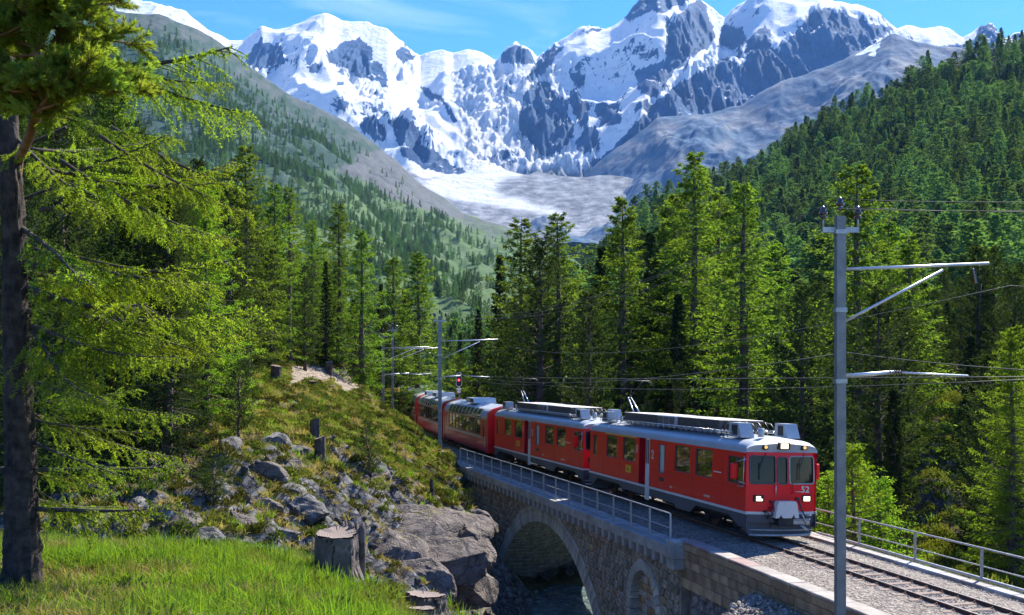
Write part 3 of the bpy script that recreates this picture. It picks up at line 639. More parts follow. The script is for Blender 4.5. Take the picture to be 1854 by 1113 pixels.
def gravel_mat(name, a, b2, mid):
    m, n, l, b = new_mat(name); b.inputs['Roughness'].default_value = .9
    v = n.new('ShaderNodeTexVoronoi'); v.inputs['Scale'].default_value = 15; co = n.new('ShaderNodeTexCoord'); l.new(co.outputs['Object'], v.inputs['Vector'])
    t = noise_node(n, l, .8, 6, .6)
    k = n.new('ShaderNodeSeparateColor'); l.new(v.outputs['Color'], k.inputs[0])
    c = ramp(n, l, k.outputs[0], [(.0, a), (.45, mid), (1.0, b2)]).outputs['Color']
    c = mixrgb(n, l, .6, c, ramp(n, l, t.outputs['Fac'], [(.35, (.62, .55, .5)), (.65, (1.1, 1.05, 1.0))]).outputs['Color'], 'MULTIPLY')
    l.new(c, b.inputs['Base Color']); bump(n, l, b, v.outputs['Distance'], 1.0, .06); return m
M_ballast = gravel_mat('ballast', (.07, .06, .052), (.36, .32, .275), (.19, .165, .14))
ysf = np.concatenate([np.arange(4, 30, .5), np.arange(30, 75, .5), np.arange(75, 150, 1.5)])
# ballast bed: three runs, one sheet of real thickness
def ballast(y0, y1, name='ballast_bed', l=2.45, r=2.05):
    ys = [y for y in ysf if y0 <= y <= y1]
    prof = [(-l, -.75), (-l, -.22), (-1.5, -.13), (-.9, -.10), (0, -.11), (.9, -.10), (1.4, -.13), (r, -.22), (r, -.75)]
    o = sweep(prof[::-1], ys, name, M_ballast); tag(o, kind='structure'); return o
ballast(4, 150)
# bumpy loose stones are scattered in the last section
rail_t = empty('railway_track', W(30, 0, 0), 0, 'single metre gauge track with rusty rails on grey ballast', 'railway track')
def child_keep(o, p): o.parent = p; o.matrix_parent_inverse = Matrix.Translation(-Vector(p.location)) if p.rotation_euler.z == 0 else p.matrix_basis.inverted(); return o
bpy.context.view_layer.update()
for sgn in (-1, 1):
    c = sgn * .53; ys = list(np.arange(4, 120, .8))
    o = sweep([(c-.055,-.14),(c+.055,-.14),(c+.05,-.125),(c+.012,-.11),(c+.012,-.035),(c+.034,-.025),(c+.034,-.002),(c-.034,-.002),(c-.034,-.025),(c-.012,-.035),(c-.012,-.11),(c-.05,-.125)], ys, 'rail', M_rust); child_keep(o, rail_t)
    h = sweep([(c-.026,-.004),(c+.026,-.004),(c+.024,.002),(c-.024,.002)], ys, 'rail_head', M_railtop); h.parent = o
sm = MB(); sm.bbox(-.95, .95, -.12, .12, -.16, -.085, .02)
for sg in (-1, 1):
    sm.box(sg*.53 - .11, sg*.53 + .11, -.07, .07, -.085, -.07); sm.cyl((sg*.53 - .085, 0, -.06), (0, 0, 1), .018, .05, 6); sm.cyl((sg*.53 + .085, 0, -.06), (0, 0, 1), .018, .05, 6)
sme = sm.mesh('sleeper', M_sleeper)
y = 6.0
while y < 36:
    o = link_mesh('sleeper', sme, None, W(y, 0, 0), (0, 0, heading(y) - math.pi / 2)); child_keep(o, rail_t); y += .64

# ------------------------------------------------------------------ stone bridge
LF = 2.95                      # face of the bridge left of the centre line
YA, YB = 35.7, 71.0
AC, AH, AR, RT = 51.8, -12.4, 10.7, .82       # main arch: centre row, height, radius, ring
K = 1.045                                      # metres along the line per metre of depth
SC, SH, SR = 39.15, -3.05, 1.33                # small blind arch
bridge = empty('stone_bridge', W(YA, -LF, 0), 0, 'old rubble stone arch bridge with concrete deck carrying the train over the gorge', 'bridge')
bpy.context.view_layer.update()
def S(y): return (y - AC) * K
def arch_h(y, R=AR): s = S(y); return AH + math.sqrt(max(R*R - s*s, 0)) if abs(s) < R else -99
def small_h(y, R=SR): s = (y - SC) * K; return SH + math.sqrt(max(R*R - s*s, 0)) if abs(s) < R else -99
BOT = -14.0
def wall_strip(off, y0, y1, holes, name, mat, flip=False, bot=BOT, top=-.62):
    mb = MB(); ys = list(np.arange(y0, y1 + .01, .2))
    for fn, lo, hi in holes: ys += [lo, hi]
    ys = sorted(set(round(v, 4) for v in ys if y0 <= v <= y1))
    for a, b in zip(ys[:-1], ys[1:]):
        m = (a + b) / 2; la = lb = bot
        for fn, lo, hi in holes:
            if lo < m < hi: la, lb = max(fn(a), bot), max(fn(b), bot)
        if la > top or lb > top: continue
        q = [W(a, off, la), W(b, off, lb), W(b, off, top), W(a, off, top)]
        mb.add(q if flip else q[::-1], [(0, 1, 2, 3)])
    return mb.build(name, mat)
hA = (lambda y: arch_h(y), AC - AR / K + 1e-3, AC + AR / K - 1e-3)
hS = (lambda y: small_h(y), SC - SR / K + 1e-3, SC + SR / K - 1e-3)
child_keep(wall_strip(-LF, YA, YB, [hA, hS], 'wall', M_mortar), bridge)
child_keep(wall_strip(LF - .2, YA, YB, [hA], 'wall', M_mortar, True), bridge)
# core: end faces and the solid under the deck
e = MB()
for y in (YA, YB):
    e.add([W(y, -LF, BOT), W(y, LF - .2, BOT), W(y, LF - .2, -.62), W(y, -LF, -.62)], [(0, 1, 2, 3)])
ys = list(np.arange(YA, YB + .01, 1.0))
for a, b in zip(ys[:-1], ys[1:]): e.add([W(a, -LF, -.62), W(b, -LF, -.62), W(b, LF - .2, -.62), W(a, LF - .2, -.62)], [(0, 1, 2, 3)])
child_keep(e.build('core', M_mortar), bridge)
# barrel of the main arch: coursed blocks
vb = MB(); nth = 60
def barrel(th, off, r=AR): return W(AC + math.cos(th) * r / K, off, AH + math.sin(th) * r)
courses = int(math.pi * AR / .36)
base_m = MB()
for i in range(courses):
    t0, t1 = math.pi * i / courses, math.pi * (i + 1) / courses
    base_m.add([barrel(t0, -LF + .02, AR + .03), barrel(t1, -LF + .02, AR + .03), barrel(t1, LF - .22, AR + .03), barrel(t0, LF - .22, AR + .03)], [(0, 1, 2, 3)])
    o = -LF + .01
    while o < LF - .25:
        w = rnd.uniform(.45, .95); o2 = min(o + w, LF - .21)
        if rnd.random() > .0:
            g = .015; pr = rnd.uniform(0, .035); rr0 = AR + .04; rr1 = AR - pr
            a0, a1 = t0 + g / AR, t1 - g / AR
            q = [barrel(a0, o+g, rr0), barrel(a1, o+g, rr0), barrel(a1, o2-g, rr0), barrel(a0, o2-g, rr0)]
            c = .02
            q2 = [barrel(a0 + c/AR, o+g+c, rr1), barrel(a1 - c/AR, o+g+c, rr1), barrel(a1 - c/AR, o2-g-c, rr1), barrel(a0 + c/AR, o2-g-c, rr1)]
            vb.add(q + q2, [(4,5,6,7), (0,1,5,4), (1,2,6,5), (2,3,7,6), (3,0,4,7)])
        o = o2
child_keep(base_m.build('vault', M_mortar), bridge)
vs = child_keep(vb.build('vault_stonework', M_stone_g), bridge); vs['kind'] = 'stuff'
pl = MB()   # straight pier walls below the springing
for yy_ in (AC - AR / K, AC + AR / K): pl.add([W(yy_, -LF, BOT), W(yy_, LF - .2, BOT), W(yy_, LF - .2, AH), W(yy_, -LF, AH)], [(0, 1, 2, 3)])
child_keep(pl.build('pier', M_mortar), bridge)['kind'] = 'stuff'
# ring stones of both arches
def ring(yc, hc, R, T, n, off, depth, mat, name, a0=0, a1=math.pi, proud=.05):
    for i in range(n):
        t0 = a0 + (a1 - a0) * i / n + .012 / R; t1 = a0 + (a1 - a0) * (i + 1) / n - .012 / R
        tt = T * rnd.uniform(.9, 1.08); mb = MB(); pr = proud + rnd.uniform(-.015, .02); c = .018
        def p(t, r, o): return W(yc + math.cos(t) * r / K, o, hc + math.sin(t) * r)
        back = [p(t0, R, off + depth), p(t1, R, off + depth), p(t1, R + tt, off + depth), p(t0, R + tt, off + depth)]
        mid = [p(t0, R, off - pr + c), p(t1, R, off - pr + c), p(t1, R + tt, off - pr + c), p(t0, R + tt, off - pr + c)]
        fr = [p(t0 + c/R, R + c, off - pr), p(t1 - c/R, R + c, off - pr), p(t1 - c/R, R + tt - c, off - pr), p(t0 + c/R, R + tt - c, off - pr)]
        o = W(yc + math.cos((t0+t1)/2) * R / K, off, hc + math.sin((t0+t1)/2) * R)
        mb.add([v - o for v in back + mid + fr], [(8,9,10,11)] + [(i0, (i0+1) % 4, 4 + (i0+1) % 4, 4 + i0) for i0 in range(4)] + [(4+i0, 4+(i0+1) % 4, 8+(i0+1) % 4, 8+i0) for i0 in range(4)])
        ob = mb.build(name, mat); ob.location = o; child_keep(ob, bridge)
ring(AC, AH, AR, RT, 78, -LF, .5, M_stone_g, 'arch_stone')
ring(SC, SH, SR, .42, 15, -LF, .36, M_stone_g, 'arch_stone', proud=.07)
# jambs of the blind arch
for yy_, sg in ((SC - SR / K, -1), (SC + SR / K, 1)):
    h = SH
    while h > -9:
        hh = rnd.uniform(.3, .42); mb = MB(); mb.bbox(-.2, .2, -.06, .35, -hh + .015, -.01, .02)
        o = mb.build('jamb_stone', M_stone_g); o.location = W(yy_ + sg * .2 / K, -LF, h); o.rotation_euler.z = heading(yy_) + math.pi ; child_keep(o, bridge); h -= hh
# blind wall in the small arch: brown coursed stone
nb = MB(); nb.add([W(SC - SR / K, -LF + .34, -9.5), W(SC + SR / K, -LF + .34, -9.5), W(SC + SR / K, -LF + .34, SH + SR), W(SC - SR / K, -LF + .34, SH + SR)], [(0, 3, 2, 1)])
child_keep(nb.build('niche_wall', M_mortar), bridge)
def stone_unit(seed):
    """irregular bevelled rubble stone in a unit cell, x along the wall, z up, face towards +y"""
    r = random.Random(seed); n = r.choice((5, 6, 6, 7, 8)); pts = []
    for i in range(n):
        a = 2 * math.pi * (i + r.uniform(-.25, .25)) / n + .3
        k = 1 / max(abs(math.cos(a)), abs(math.sin(a)), .6) * .485
        pts.append((math.cos(a) * k * r.uniform(.88, 1.0), math.sin(a) * k * r.uniform(.88, 1.0)))
    mb = MB(); vs = [(x, -.3, z) for x, z in pts] + [(x, .6 + r.uniform(-.1, .1), z) for x, z in pts] + [(x * .84, 1.0 + r.uniform(-.22, .1), z * .84) for x, z in pts]
    fs = [(i, n + i, n + (i+1) % n, (i+1) % n) for i in range(n)] + [(n + i, 2*n + i, 2*n + (i+1) % n, n + (i+1) % n) for i in range(n)] + [tuple(2*n + i for i in range(n))[::-1]]
    mb.add(vs, fs); return mb
def brick_unit(seed):
    r = random.Random(seed); mb = MB(); j = lambda s: s * r.uniform(.455, .49)
    pts = [(j(-1), j(-1)), (j(1), j(-1)), (j(1), j(1)), (j(-1), j(1))]; n = 4
    vs = [(x, -.3, z) for x, z in pts] + [(x, .7, z) for x, z in pts] + [(x * .93, 1.0 + r.uniform(-.2, .1), z * .88) for x, z in pts]
    fs = [(i, n + i, n + (i+1) % n, (i+1) % n) for i in range(n)] + [(n + i, 2*n + i, 2*n + (i+1) % n, n + (i+1) % n) for i in range(n)] + [(11, 10, 9, 8)]
    mb.add(vs, fs); return mb
u_r = [stone_unit(i) for i in range(14)]; u_b = [brick_unit(i + 50) for i in range(5)]
me_r = [u.mesh('stone', M_stone) for u in u_r]; me_r2 = [u.mesh('stone', M_stone_b) for u in u_r]; me_b = [u.mesh('stone', M_stone_b) for u in u_b]; me_g = [u.mesh('stone', M_stone_g) for u in u_b]
cells = []
h = -1.02
while h > -13.6:
    rh = rnd.uniform(.26, .38); y = YA + .05
    while y < YB - .3:
        w = rnd.uniform(.28, .62) * (1.0 if rnd.random() > .12 else 1.4); yc = y + w / K / 2; hc = h - rh / 2
        s = S(yc); d1 = math.hypot(s, hc - AH) if hc > AH else abs(s)
        s2 = (yc - SC) * K; d2 = math.hypot(s2, hc - SH) if hc > SH else abs(s2)
        g = float(ground(*W(yc, -LF - .3, 0)[:2]))
        px = CX + F * W(yc, -LF, 0)[0] / W(yc, -LF, 0)[1]; py = HZ - F * (hc + .0 - EYE) / yc
        ok = d1 > AR + RT + (w / 2 if hc < AH + 3 else .17) and d2 > SR + .42 + .14 and py < 1180 and hc > g - .8
        if ok: cells.append((yc, w, hc, rh))
        y += w / K
    h -= rh
# the niche
h = SH + SR - .05
niche = []
while h > -8.2:
    rh = rnd.uniform(.24, .36); y = SC - SR / K
    while y < SC + SR / K - .05:
        w = min(rnd.uniform(.4, .85), (SC + SR / K - y) * K); yc = y + w / K / 2
        if h - rh / 2 < SH or math.hypot((yc - SC) * K, h - rh/2 - SH) < SR + .1: niche.append((yc, w, h - rh / 2, rh))
        y += w / K
    h -= rh
def area(c): return c[1] * c[3] / c[0] ** 2
cells.sort(key=area, reverse=True)
def put_stone(c, off, meshes, th):
    yc, w, hc, rh = c
    o = link_mesh('stone', rnd.choice(meshes), None, W(yc, off, hc) - Vector((0, 0, 0)), (0, 0, heading(yc)), (w, th * rnd.uniform(.7, 1.25), rh)); child_keep(o, bridge)
for c in niche: put_stone(c, -LF + .34, me_b if rnd.random() > .35 else me_g, .05)
N_IND = 300 - len(niche) - 2
for c in cells[:N_IND]: put_stone(c, -LF, me_r if rnd.random() > .1 else me_r2, .07)
far = MB()
for yc, w, hc, rh in cells[N_IND:]:
    u = rnd.choice(u_r); M = Matrix.Translation(W(yc, -LF, hc)) @ Matrix.Rotation(heading(yc), 4, 'Z') @ Matrix.Diagonal((w, .07 * rnd.uniform(.7, 1.25), rh, 1))
    far.add([M @ Vector(v) for v in u.v], u.f)
fo = child_keep(far.build('rubble_stonework', M_stone), bridge); fo['kind'] = 'stuff'
# deck slab and corbels
ysb = list(np.arange(YA - .15, YB + .6, .5))
child_keep(sweep([(-LF - .42, -.62), (-LF - .42, -.27), (-LF - .40, -.25), (-2.46, -.25), (-2.46, -.62)], ysb, 'deck_slab', M_slab), bridge)
child_keep(sweep([(2.06, -.62), (2.06, -.25), (LF + .2, -.25), (LF + .2, -.62)], ysb, 'deck_slab', M_slab), bridge)
cm = MB(); cm.bbox(-.12, .12, -.38, .05, -.36, 0, .015); cme = cm.mesh('corbel', M_slab)
y = YA + .1
while y < YB - 1:
    o = link_mesh('corbel', cme, None, W(y, -LF, -.621), (0, 0, heading(y) + math.pi)); child_keep(o, bridge); y += .80 / K
fm = MB(); fm.bbox(-.27, .27, -.08, .05, -.36, -.01, .02); fme = fm.mesh('frieze_stone', M_stone_b)
y = YA + .1 + .4 / K
while y < YB - 1:
    o = link_mesh('frieze_stone', fme, None, W(y, -LF, -.63), (0, 0, heading(y) + math.pi)); child_keep(o, bridge); y += .80 / K
pq = MB(); pq.bbox(-.32, .3, -.46, .3, -1.0, -.02, .03); pq.bbox(-.36, .34, -.5, .3, -.63, -.25, .02)
o = pq.build('end_block', M_slab); o.location = W(YA - .1, -LF, 0); o.rotation_euler.z = heading(YA) + math.pi; child_keep(o, bridge)

# ------------------------------------------------------------------ low block wall beside the ballast
wall = empty('low_stone_wall', W(28, -2.8, 0), 0, 'low wall of brown stone blocks with grey and reddish cap stones edging the ballast', 'wall')
bpy.context.view_layer.update()
def block(y0, y1, o0, o1, h0, h1, mat, name, par, b=.02):
    mb = MB(); m = (y0 + y1) / 2; L = (y1 - y0) * math.hypot(1, sl_(m))
    mb.bbox(-L/2 + .006, L/2 - .006, -(o1), -(o0), h0, h1, b)
    o = mb.build(name, mat); o.location = W(m, 0, 0); o.rotation_euler.z = heading(m); child_keep(o, par); return o
for k, (h0, h1, inn) in enumerate(((-.31, .0, 0), (-.60, -.315, .02), (-.9, -.605, .01), (-1.25, -.905, .03), (-1.6, -1.255, .02))):
    y = 35.55
    while y > (9 if k < 2 else 16):
        L = rnd.uniform(.85, 1.5) if k == 0 else rnd.uniform(.5, 1.1)
        j = rnd.uniform(-.015, .02)
        mat = (M_cap_p if rnd.random() < .3 else M_cap) if k == 0 else M_stone_b
        if k == 0:
            block(y - L, y, -3.06 - j, -2.52, -.09, -.0 + j * .4, mat, 'cap_stone', wall)
            block(y - L, y, -3.03 - j, -2.54, -.31, -.093, M_stone_b, 'block', wall)
        else: block(y - L, y, -3.02 + inn - j, -2.56, h0, h1, mat, 'block', wall)
        y -= L
# ------------------------------------------------------------------ right hand walkway with its pipe
walk = empty('walkway', W(30, 2.4, 0), 0, 'pale concrete cable trough walkway beside the right rail', 'walkway'); bpy.context.view_layer.update()
y = 6.0
while y < 36.5:
    block(y, y + .98, 2.07, 2.50, -.5, -.12, M_cap if rnd.random() < .8 else M_conc, 'slab', walk, .012)
    block(y, y + .98, 2.51, 2.62, -.5, -.16, M_conc, 'kerb', walk, .012); y += 1.0
pp = MB(); pp.tube([W(y, 2.70, -.10) for y in np.arange(5, 36.6, .7)], .05, 8)
pipe = pp.build('cable_pipe', M_galv); tag(pipe, 'grey cable pipe lying along the foot of the right hand railing', 'pipe')
# railings
def railing(ys, off, base, label, name='railing', group=None, both=False):
    r = empty(name, W(ys[0], off, base), 0, label, 'railing', group); bpy.context.view_layer.update()
    pm = MB(); pm.box(-.03, .03, -.03, .03, 0, 1.03); pm.box(-.07, .07, -.06, .06, -.02, .012); pme = pm.mesh('post', M_galv)
    for y in ys: child_keep(link_mesh('post', pme, None, W(y, off, base), (0, 0, heading(y))), r)
    yy = np.linspace(ys[0], ys[-1], 30)
    for hh, rr, nm in ((1.05, .028, 'handrail'), (.55, .02, 'mid_rail')) + (((.10, .018, 'foot_rail'),) if both else ()):
        mb = MB(); mb.tube([W(y, off, base + hh) for y in yy], rr, 8); child_keep(mb.build(nm, M_galv), r)
    return r
railing(list(np.linspace(36.2, 68.6, 18)), -LF - .18, -.25, 'grey steel railing on the bridge edge left of the train', both=True)
railing([9.1, 12.3, 15.5, 18.7, 21.9, 25.0, 27.9, 30.9, 33.9, 37.0, 40.2, 43.4, 46.6, 49.8, 53], 2.72, -.30, 'grey steel railing beside the walkway to the right of the rails')

# ------------------------------------------------------------------ catenary masts and wires
def mast(px, d, top_px, width, off_reach, label, side=1, base_z=None, arms=True, wires=True, kind='mast'):
    x = X_at(px, d); zt = Z_at(top_px, d); rail = rz_(d); zb = base_z if base_z is not None else rail - .8
    r = empty('catenary_mast', (x, d, zb), 0, label, 'catenary mast', 'masts of the overhead line'); Hh = zt - zb; w = width / 2
    mb = MB(); mb.box(-w, w, -w, -w*.78, 0, Hh); mb.box(-w, w, w*.78, w, 0, Hh); mb.box(-w*.14, w*.14, -w*.78, w*.78, 0, Hh)
    if width > .201: mb.box(-w*1.02, -w*.6, -w*.76, w*.76, 0, Hh)
    mb.build('column', M_mast, r)
    mb = MB()
    for hh in (rail + 5.4 - zb, rail + 7.0 - zb, Hh - .35): mb.box(-w*1.25, w*1.25, -w*1.2, w*1.2, hh - .05, hh + .05)
    mb.build('bracket', M_galv, r)
    fb = MB(); fb.bbox(-.35, .35, -.35, .35, -.4, .25, .03); fb.build('foot', M_conc, r)
    if arms:
        R_ = off_reach; ct = rail + 5.5 - zb; s = side
        top = MB(); top.tube([(s*w*1.1, 0, ct + 2.42), (s*R_, 0, ct + 2.55)], .035 if width > .2 else .045, 8); top.build('cantilever_arm', M_alu, r)
        st = MB(); st.tube([(s*w*1.1, 0, ct + 1.25), (s*R_*.69, 0, ct + 2.4)], .03 if width > .2 else .035, 8); st.build('strut', M_alu, r)
        sa = MB(); sa.tube([(s*w*1.1, 0, ct + .02), (s*R_*.36, 0, ct + .10)], .045, 8); sa.tube([(s*R_*.38, 0, ct + .10), (s*R_*.86, 0, ct + .02)], .022, 8); sa.build('steady_arm', M_alu, r)
        for ctr, ax_, n_d in (((s*R_*.37, 0, ct + .10), Vector((1, 0, 0)), 5), ((s*R_*.90, 0, ct + 2.26), Vector((.18, 0, -1)).normalized(), 6)):
            pts_, rr_ = [], []
            for k in range(n_d * 2 + 1): pts_.append(Vector(ctr) + ax_ * ((k - n_d) * .03)); rr_.append(.055 if k % 2 else .022)
            ins = MB(); ins.tube(pts_, rr_, 8); ins.build('insulator', M_insul, r)
        dw = MB(); dw.tube([(s*R_*.95, 0, ct + 2.1), (s*R_*.93, 0, ct + 1.3)], .008, 5); dw.build('hanger', M_wire, r)
    # cross bar with three pin insulators
    cbar = MB(); cbar.box(-.40, .42, -.04, .04, Hh - .36, Hh - .24)
    for xx in (-.38, .40): cbar.cyl((xx, 0, Hh - .12), (0, 0, 1), .02, .3, 6)
    cbar.build('crossbar', M_galv, r)
    for xx, zz in ((-.38, Hh + .06), (.40, Hh + .06), (0, Hh + .26)):
        i_ = MB(); i_.tube([(xx, 0, zz + h_) for h_ in (-.12, -.09, -.06, -.03, 0, .04, .07, .11, .14, .18)], [.03, .07, .072, .04, .095, .09, .05, .07, .05, .02], 10)
        i_.build('insulator', M_insul, r)
    return r, (x, d, zb, Hh)
m1, g1 = mast(1521, 23.0, 392, .205, 3.35, 'nearest grey catenary mast standing in front of the low stone wall', base_z=-1.3)
m2, g2 = mast(796.5, 68.8, 572, .24, 3.9, 'catenary mast at the far end of the bridge beside the red coaches')
m3, g3 = mast(711, 99, 592, .22, 4.4, 'catenary mast with yellow sign boxes behind the mossy mound')
m4, g4 = mast(693.5, 93, 603, .22, 4.2, 'leftmost and thinnest catenary mast standing on the bank above the cutting')
m5, g5 = mast(738, 132, 628, .2, 3.6, 'most distant catenary mast behind the last coach')
ybx = MB(); ybx.bbox(-.62, -.12, -.2, .2, 4.55, 4.95, .02); ybx.bbox(.12, .62, -.2, .2, 4.55, 4.95, .02); ybx.box(-.14, .14, -.05, .05, 4.68, 4.74)
ybx.build('sign_box', simple('yellow_paint', (.55, .36, .03), (.6, .4, .04), .5), m3)
def wire(pts, r, label, sag=.0, n=14):
    mb = MB(); out = []; sag0 = sag
    for q_, (a, b) in enumerate(zip(pts[:-1], pts[1:])):
        sag = sag0 * (.12 if q_ == 0 else 1)
        a, b = Vector(a), Vector(b)
        for i in range(n + 1):
            t = i / n; p = a.lerp(b, t); p.z -= sag * 4 * t * (1 - t); out.append(p)
    mb.tube(out, r, 4); o = mb.build('overhead_wire', M_wire); return tag(o, label, 'wire')
def contact_pts(h, o=0): return [W(y, o, h) for y in (6, 23, 46, 68.8, 99, 132, 160)]
wire(contact_pts(5.5), .012, 'contact wire hanging just above the pantographs of the train', 0)
wire([P(2600, 520, 14), W(23, -.3, 7.55), W(68.8, .3, 7.55), W(99, .2, 7.4), W(132, 0, 7.3)], .008, 'carrier wire slung between the cantilever arms above the contact wire', .9)
for k, (dx, dz, sg, txt) in enumerate(((-.38, .2, 2.2, 'leftmost'), (0, .4, 2.2, 'uppermost middle'), (.40, .2, 2.2, 'rightmost'))):
    wire([P(2500, (352, 338, 360)[k], 15 + k), (g1[0] + dx, g1[1], g1[2] + g1[3] + dz), (g2[0] + dx, g2[1], g2[2] + g2[3] + dz), (g3[0] + dx, g3[1], g3[2] + g3[3] + dz), (g5[0] + dx, g5[1], g5[2] + g5[3] + dz)], .007, txt + ' of the three feeder wires carried on the mast tops', sg * .55)
wire([P(2200, 684, 14), (g1[0] + .15, g1[1], 6.05), (g2[0] + .1, g2[1], 6.2)], .009, 'lowest slack wire clamped to the mast shafts above the train', .8)
wire([W(6, .4, 5.4), W(23, .3, 5.45), W(60, -.6, 5.1), W(99, 0, 5.5)], .009, 'second thin wire running below the contact wire', .25)
# signal
sg_ = empty('railway_signal', (X_at(831, 106), 106, rz_(106) - .6), 0, 'black railway signal showing one red light above the coach roofs', 'signal')
b0 = Z_at(700, 106) - sg_.location.z
mb = MB(); mb.tube([(0, .1, 0), (0, .1, b0 + 1.2)], .06, 8); mb.build('post', M_galv, sg_)
hd = MB(); prof = [(math.cos(a) * .27, (.42 if math.sin(a) > 0 else -.42) + math.sin(a) * .27) for a in np.linspace(0, 2 * math.pi, 24, endpoint=False)]
hd.prism([(x, z + b0 + .75) for x, z in prof], 'y', -.12, 0); hd.build('head', M_blackrub, sg_)
rm = MB(); rm.prism([(x * 1.16, z * 1.07 + b0 + .75) for x, z in prof], 'y', -.06, -.03); rm.build('rim', M_alu, sg_)
pb = MB(); pb.box(-.25, .25, -.1, 0, b0 - .35, b0 - .12); pb.box(-.18, .18, -.1, 0, b0 - .62, b0 - .42); pb.build('plate', M_alu, sg_)
def emis(name, col, st):
    m, n, l, b = new_mat(name); b.inputs['Base Color'].default_value = (*col, 1); b.inputs['Emission Color'].default_value = (*col, 1); b.inputs['Emission Strength'].default_value = st; return m
M_redl = emis('red_light', (1, .02, .03), 6)
lm = MB(); lm.cyl((0, -.13, b0 + .70), (0, 1, 0), .1, .03, 12); lm.build('lamp', M_redl, sg_)
# ------------------------------------------------------------------ train materials
def paint(name, ca, cb=None, rough=.28, coat=.6, dirt=.25):
    m, n, l, b = new_mat(name); b.inputs['Roughness'].default_value = rough; b.inputs['Coat Weight'].default_value = coat; b.inputs['Coat Roughness'].default_value = .12; b.inputs['Specular IOR Level'].default_value = .3
    t = noise_node(n, l, .8, 7, .65); cb = cb or tuple(v * .8 for v in ca)
    c = ramp(n, l, t.outputs['Fac'], [(.35, ca), (.7, cb)]).outputs['Color']
    t2 = noise_node(n, l, 7, 8, .75); k = ramp(n, l, t2.outputs['Fac'], [(.55, (0, 0, 0)), (.8, (dirt, dirt, dirt))]).outputs['Color']
    l.new(mixrgb(n, l, k, c, (.09, .065, .05)), b.inputs['Base Color'])
    t3 = noise_node(n, l, 1.3, 2, .4); bump(n, l, b, t3.outputs['Fac'], .12, .05); return m
T_red = paint('train_red', (.82, .005, .012), (.72, .005, .010), .38, .12)
T_red2 = paint('coach_red', (.66, .008, .016), (.54, .006, .013), .33, .25)
T_red3 = paint('matt_red', (.40, .004, .012), (.34, .004, .010), .45, .1)
T_roof = paint('roof_grey', (.40, .43, .46), (.33, .36, .39), .42, .15, .35)
T_skirt = paint('skirt_grey', (.085, .095, .11), (.06, .068, .08), .5, .1, .5)
T_white = paint('stripe_white', (.62, .60, .56), (.55, .53, .49), .5, .1, .2)
T_cream = paint('cream', (.55, .50, .38), (.50, .44, .32), .4, .3, .25)
T_yellow = paint('stripe_yellow', (.75, .40, .02), (.70, .36, .02), .4, .2, .1)
T_under = simple('underframe', (.012, .012, .013), (.035, .032, .03), .8, scale=5, bmp=.3)
T_frame = simple('rubber_frame', (.05, .055, .06), (.09, .095, .10), .5)
T_steel = simple('bright_steel', (.5, .51, .52), (.62, .63, .64), .3, .85)
T_grid = simple('resistor_grid', (.10, .085, .075), (.22, .18, .155), .7, .3, scale=14, bmp=.5, bscale=60)
T_lid = simple('roof_lid', (.42, .38, .35), (.58, .54, .50), .55, .3, scale=1.6, bmp=.15)
T_vent = simple('vent_dark', (.02, .022, .025), (.05, .05, .055), .6, .2, scale=12)
m_, n_, l_, b_ = new_mat('window_glass'); b_.inputs['Base Color'].default_value = (.012, .014, .012, 1); b_.inputs['Roughness'].default_value = .025; b_.inputs['IOR'].default_value = 1.9
b_.inputs['Specular IOR Level'].default_value = .9
t_ = noise_node(n_, l_, .9, 2, .4); bump(n_, l_, b_, t_.outputs['Fac'], .05, .1); T_glass = m_
m_, n_, l_, b_ = new_mat('panorama_glass'); b_.inputs['Base Color'].default_value = (.05, .045, .02, 1); b_.inputs['Roughness'].default_value = .03; b_.inputs['IOR'].default_value = 2.3
b_.inputs['Specular IOR Level'].default_value = 1; T_pglass = m_
m_, n_, l_, b_ = new_mat('cab_glass'); b_.inputs['Base Color'].default_value = (.012, .014, .012, 1); b_.inputs['Roughness'].default_value = .03; b_.inputs['IOR'].default_value = 1.4; b_.inputs['Specular IOR Level'].default_value = .35; T_cglass = m_
m_, n_, l_, b_ = new_mat('frosted_glass'); b_.inputs['Base Color'].default_value = (.42, .50, .47, 1); b_.inputs['Roughness'].default_value = .25; T_frost = m_
T_lamp = emis('headlight_glow', (1.0, .70, .40), 1.1); T_lamp2 = emis('marker_glow', (1.0, .50, .14), .45)

T_roofl = paint('light_roof', (.70, .71, .72), (.62, .63, .64), .45, .1, .2)
T_seat = simple('seat_cloth', (.25, .03, .03), (.32, .05, .04), .9)
def panel(u0, u1, v0, v1, holes, fn, depth=.05):
    """flat panel with rectangular holes; fn(u, v, d) -> point (d = inward depth). returns MB with reveals"""
    us = sorted({u0, u1, *[h[0] for h in holes], *[h[1] for h in holes]}); vs = sorted({v0, v1, *[h[2] for h in holes], *[h[3] for h in holes]})
    mb = MB()
    for a, b in zip(us[:-1], us[1:]):
        for c, d in zip(vs[:-1], vs[1:]):
            m, q = (a + b) / 2, (c + d) / 2
            if any(h[0] < m < h[1] and h[2] < q < h[3] for h in holes): continue
            mb.add([fn(a, c, 0), fn(b, c, 0), fn(b, d, 0), fn(a, d, 0)], [(0, 1, 2, 3)])
    for a, b, c, d in holes:
        P4 = [(a, c), (b, c), (b, d), (a, d)]
        for i in range(4):
            p, q = P4[i], P4[(i + 1) % 4]
            mb.add([fn(*p, 0), fn(*q, 0), fn(*q, depth), fn(*p, depth)], [(0, 1, 2, 3)])
    return mb
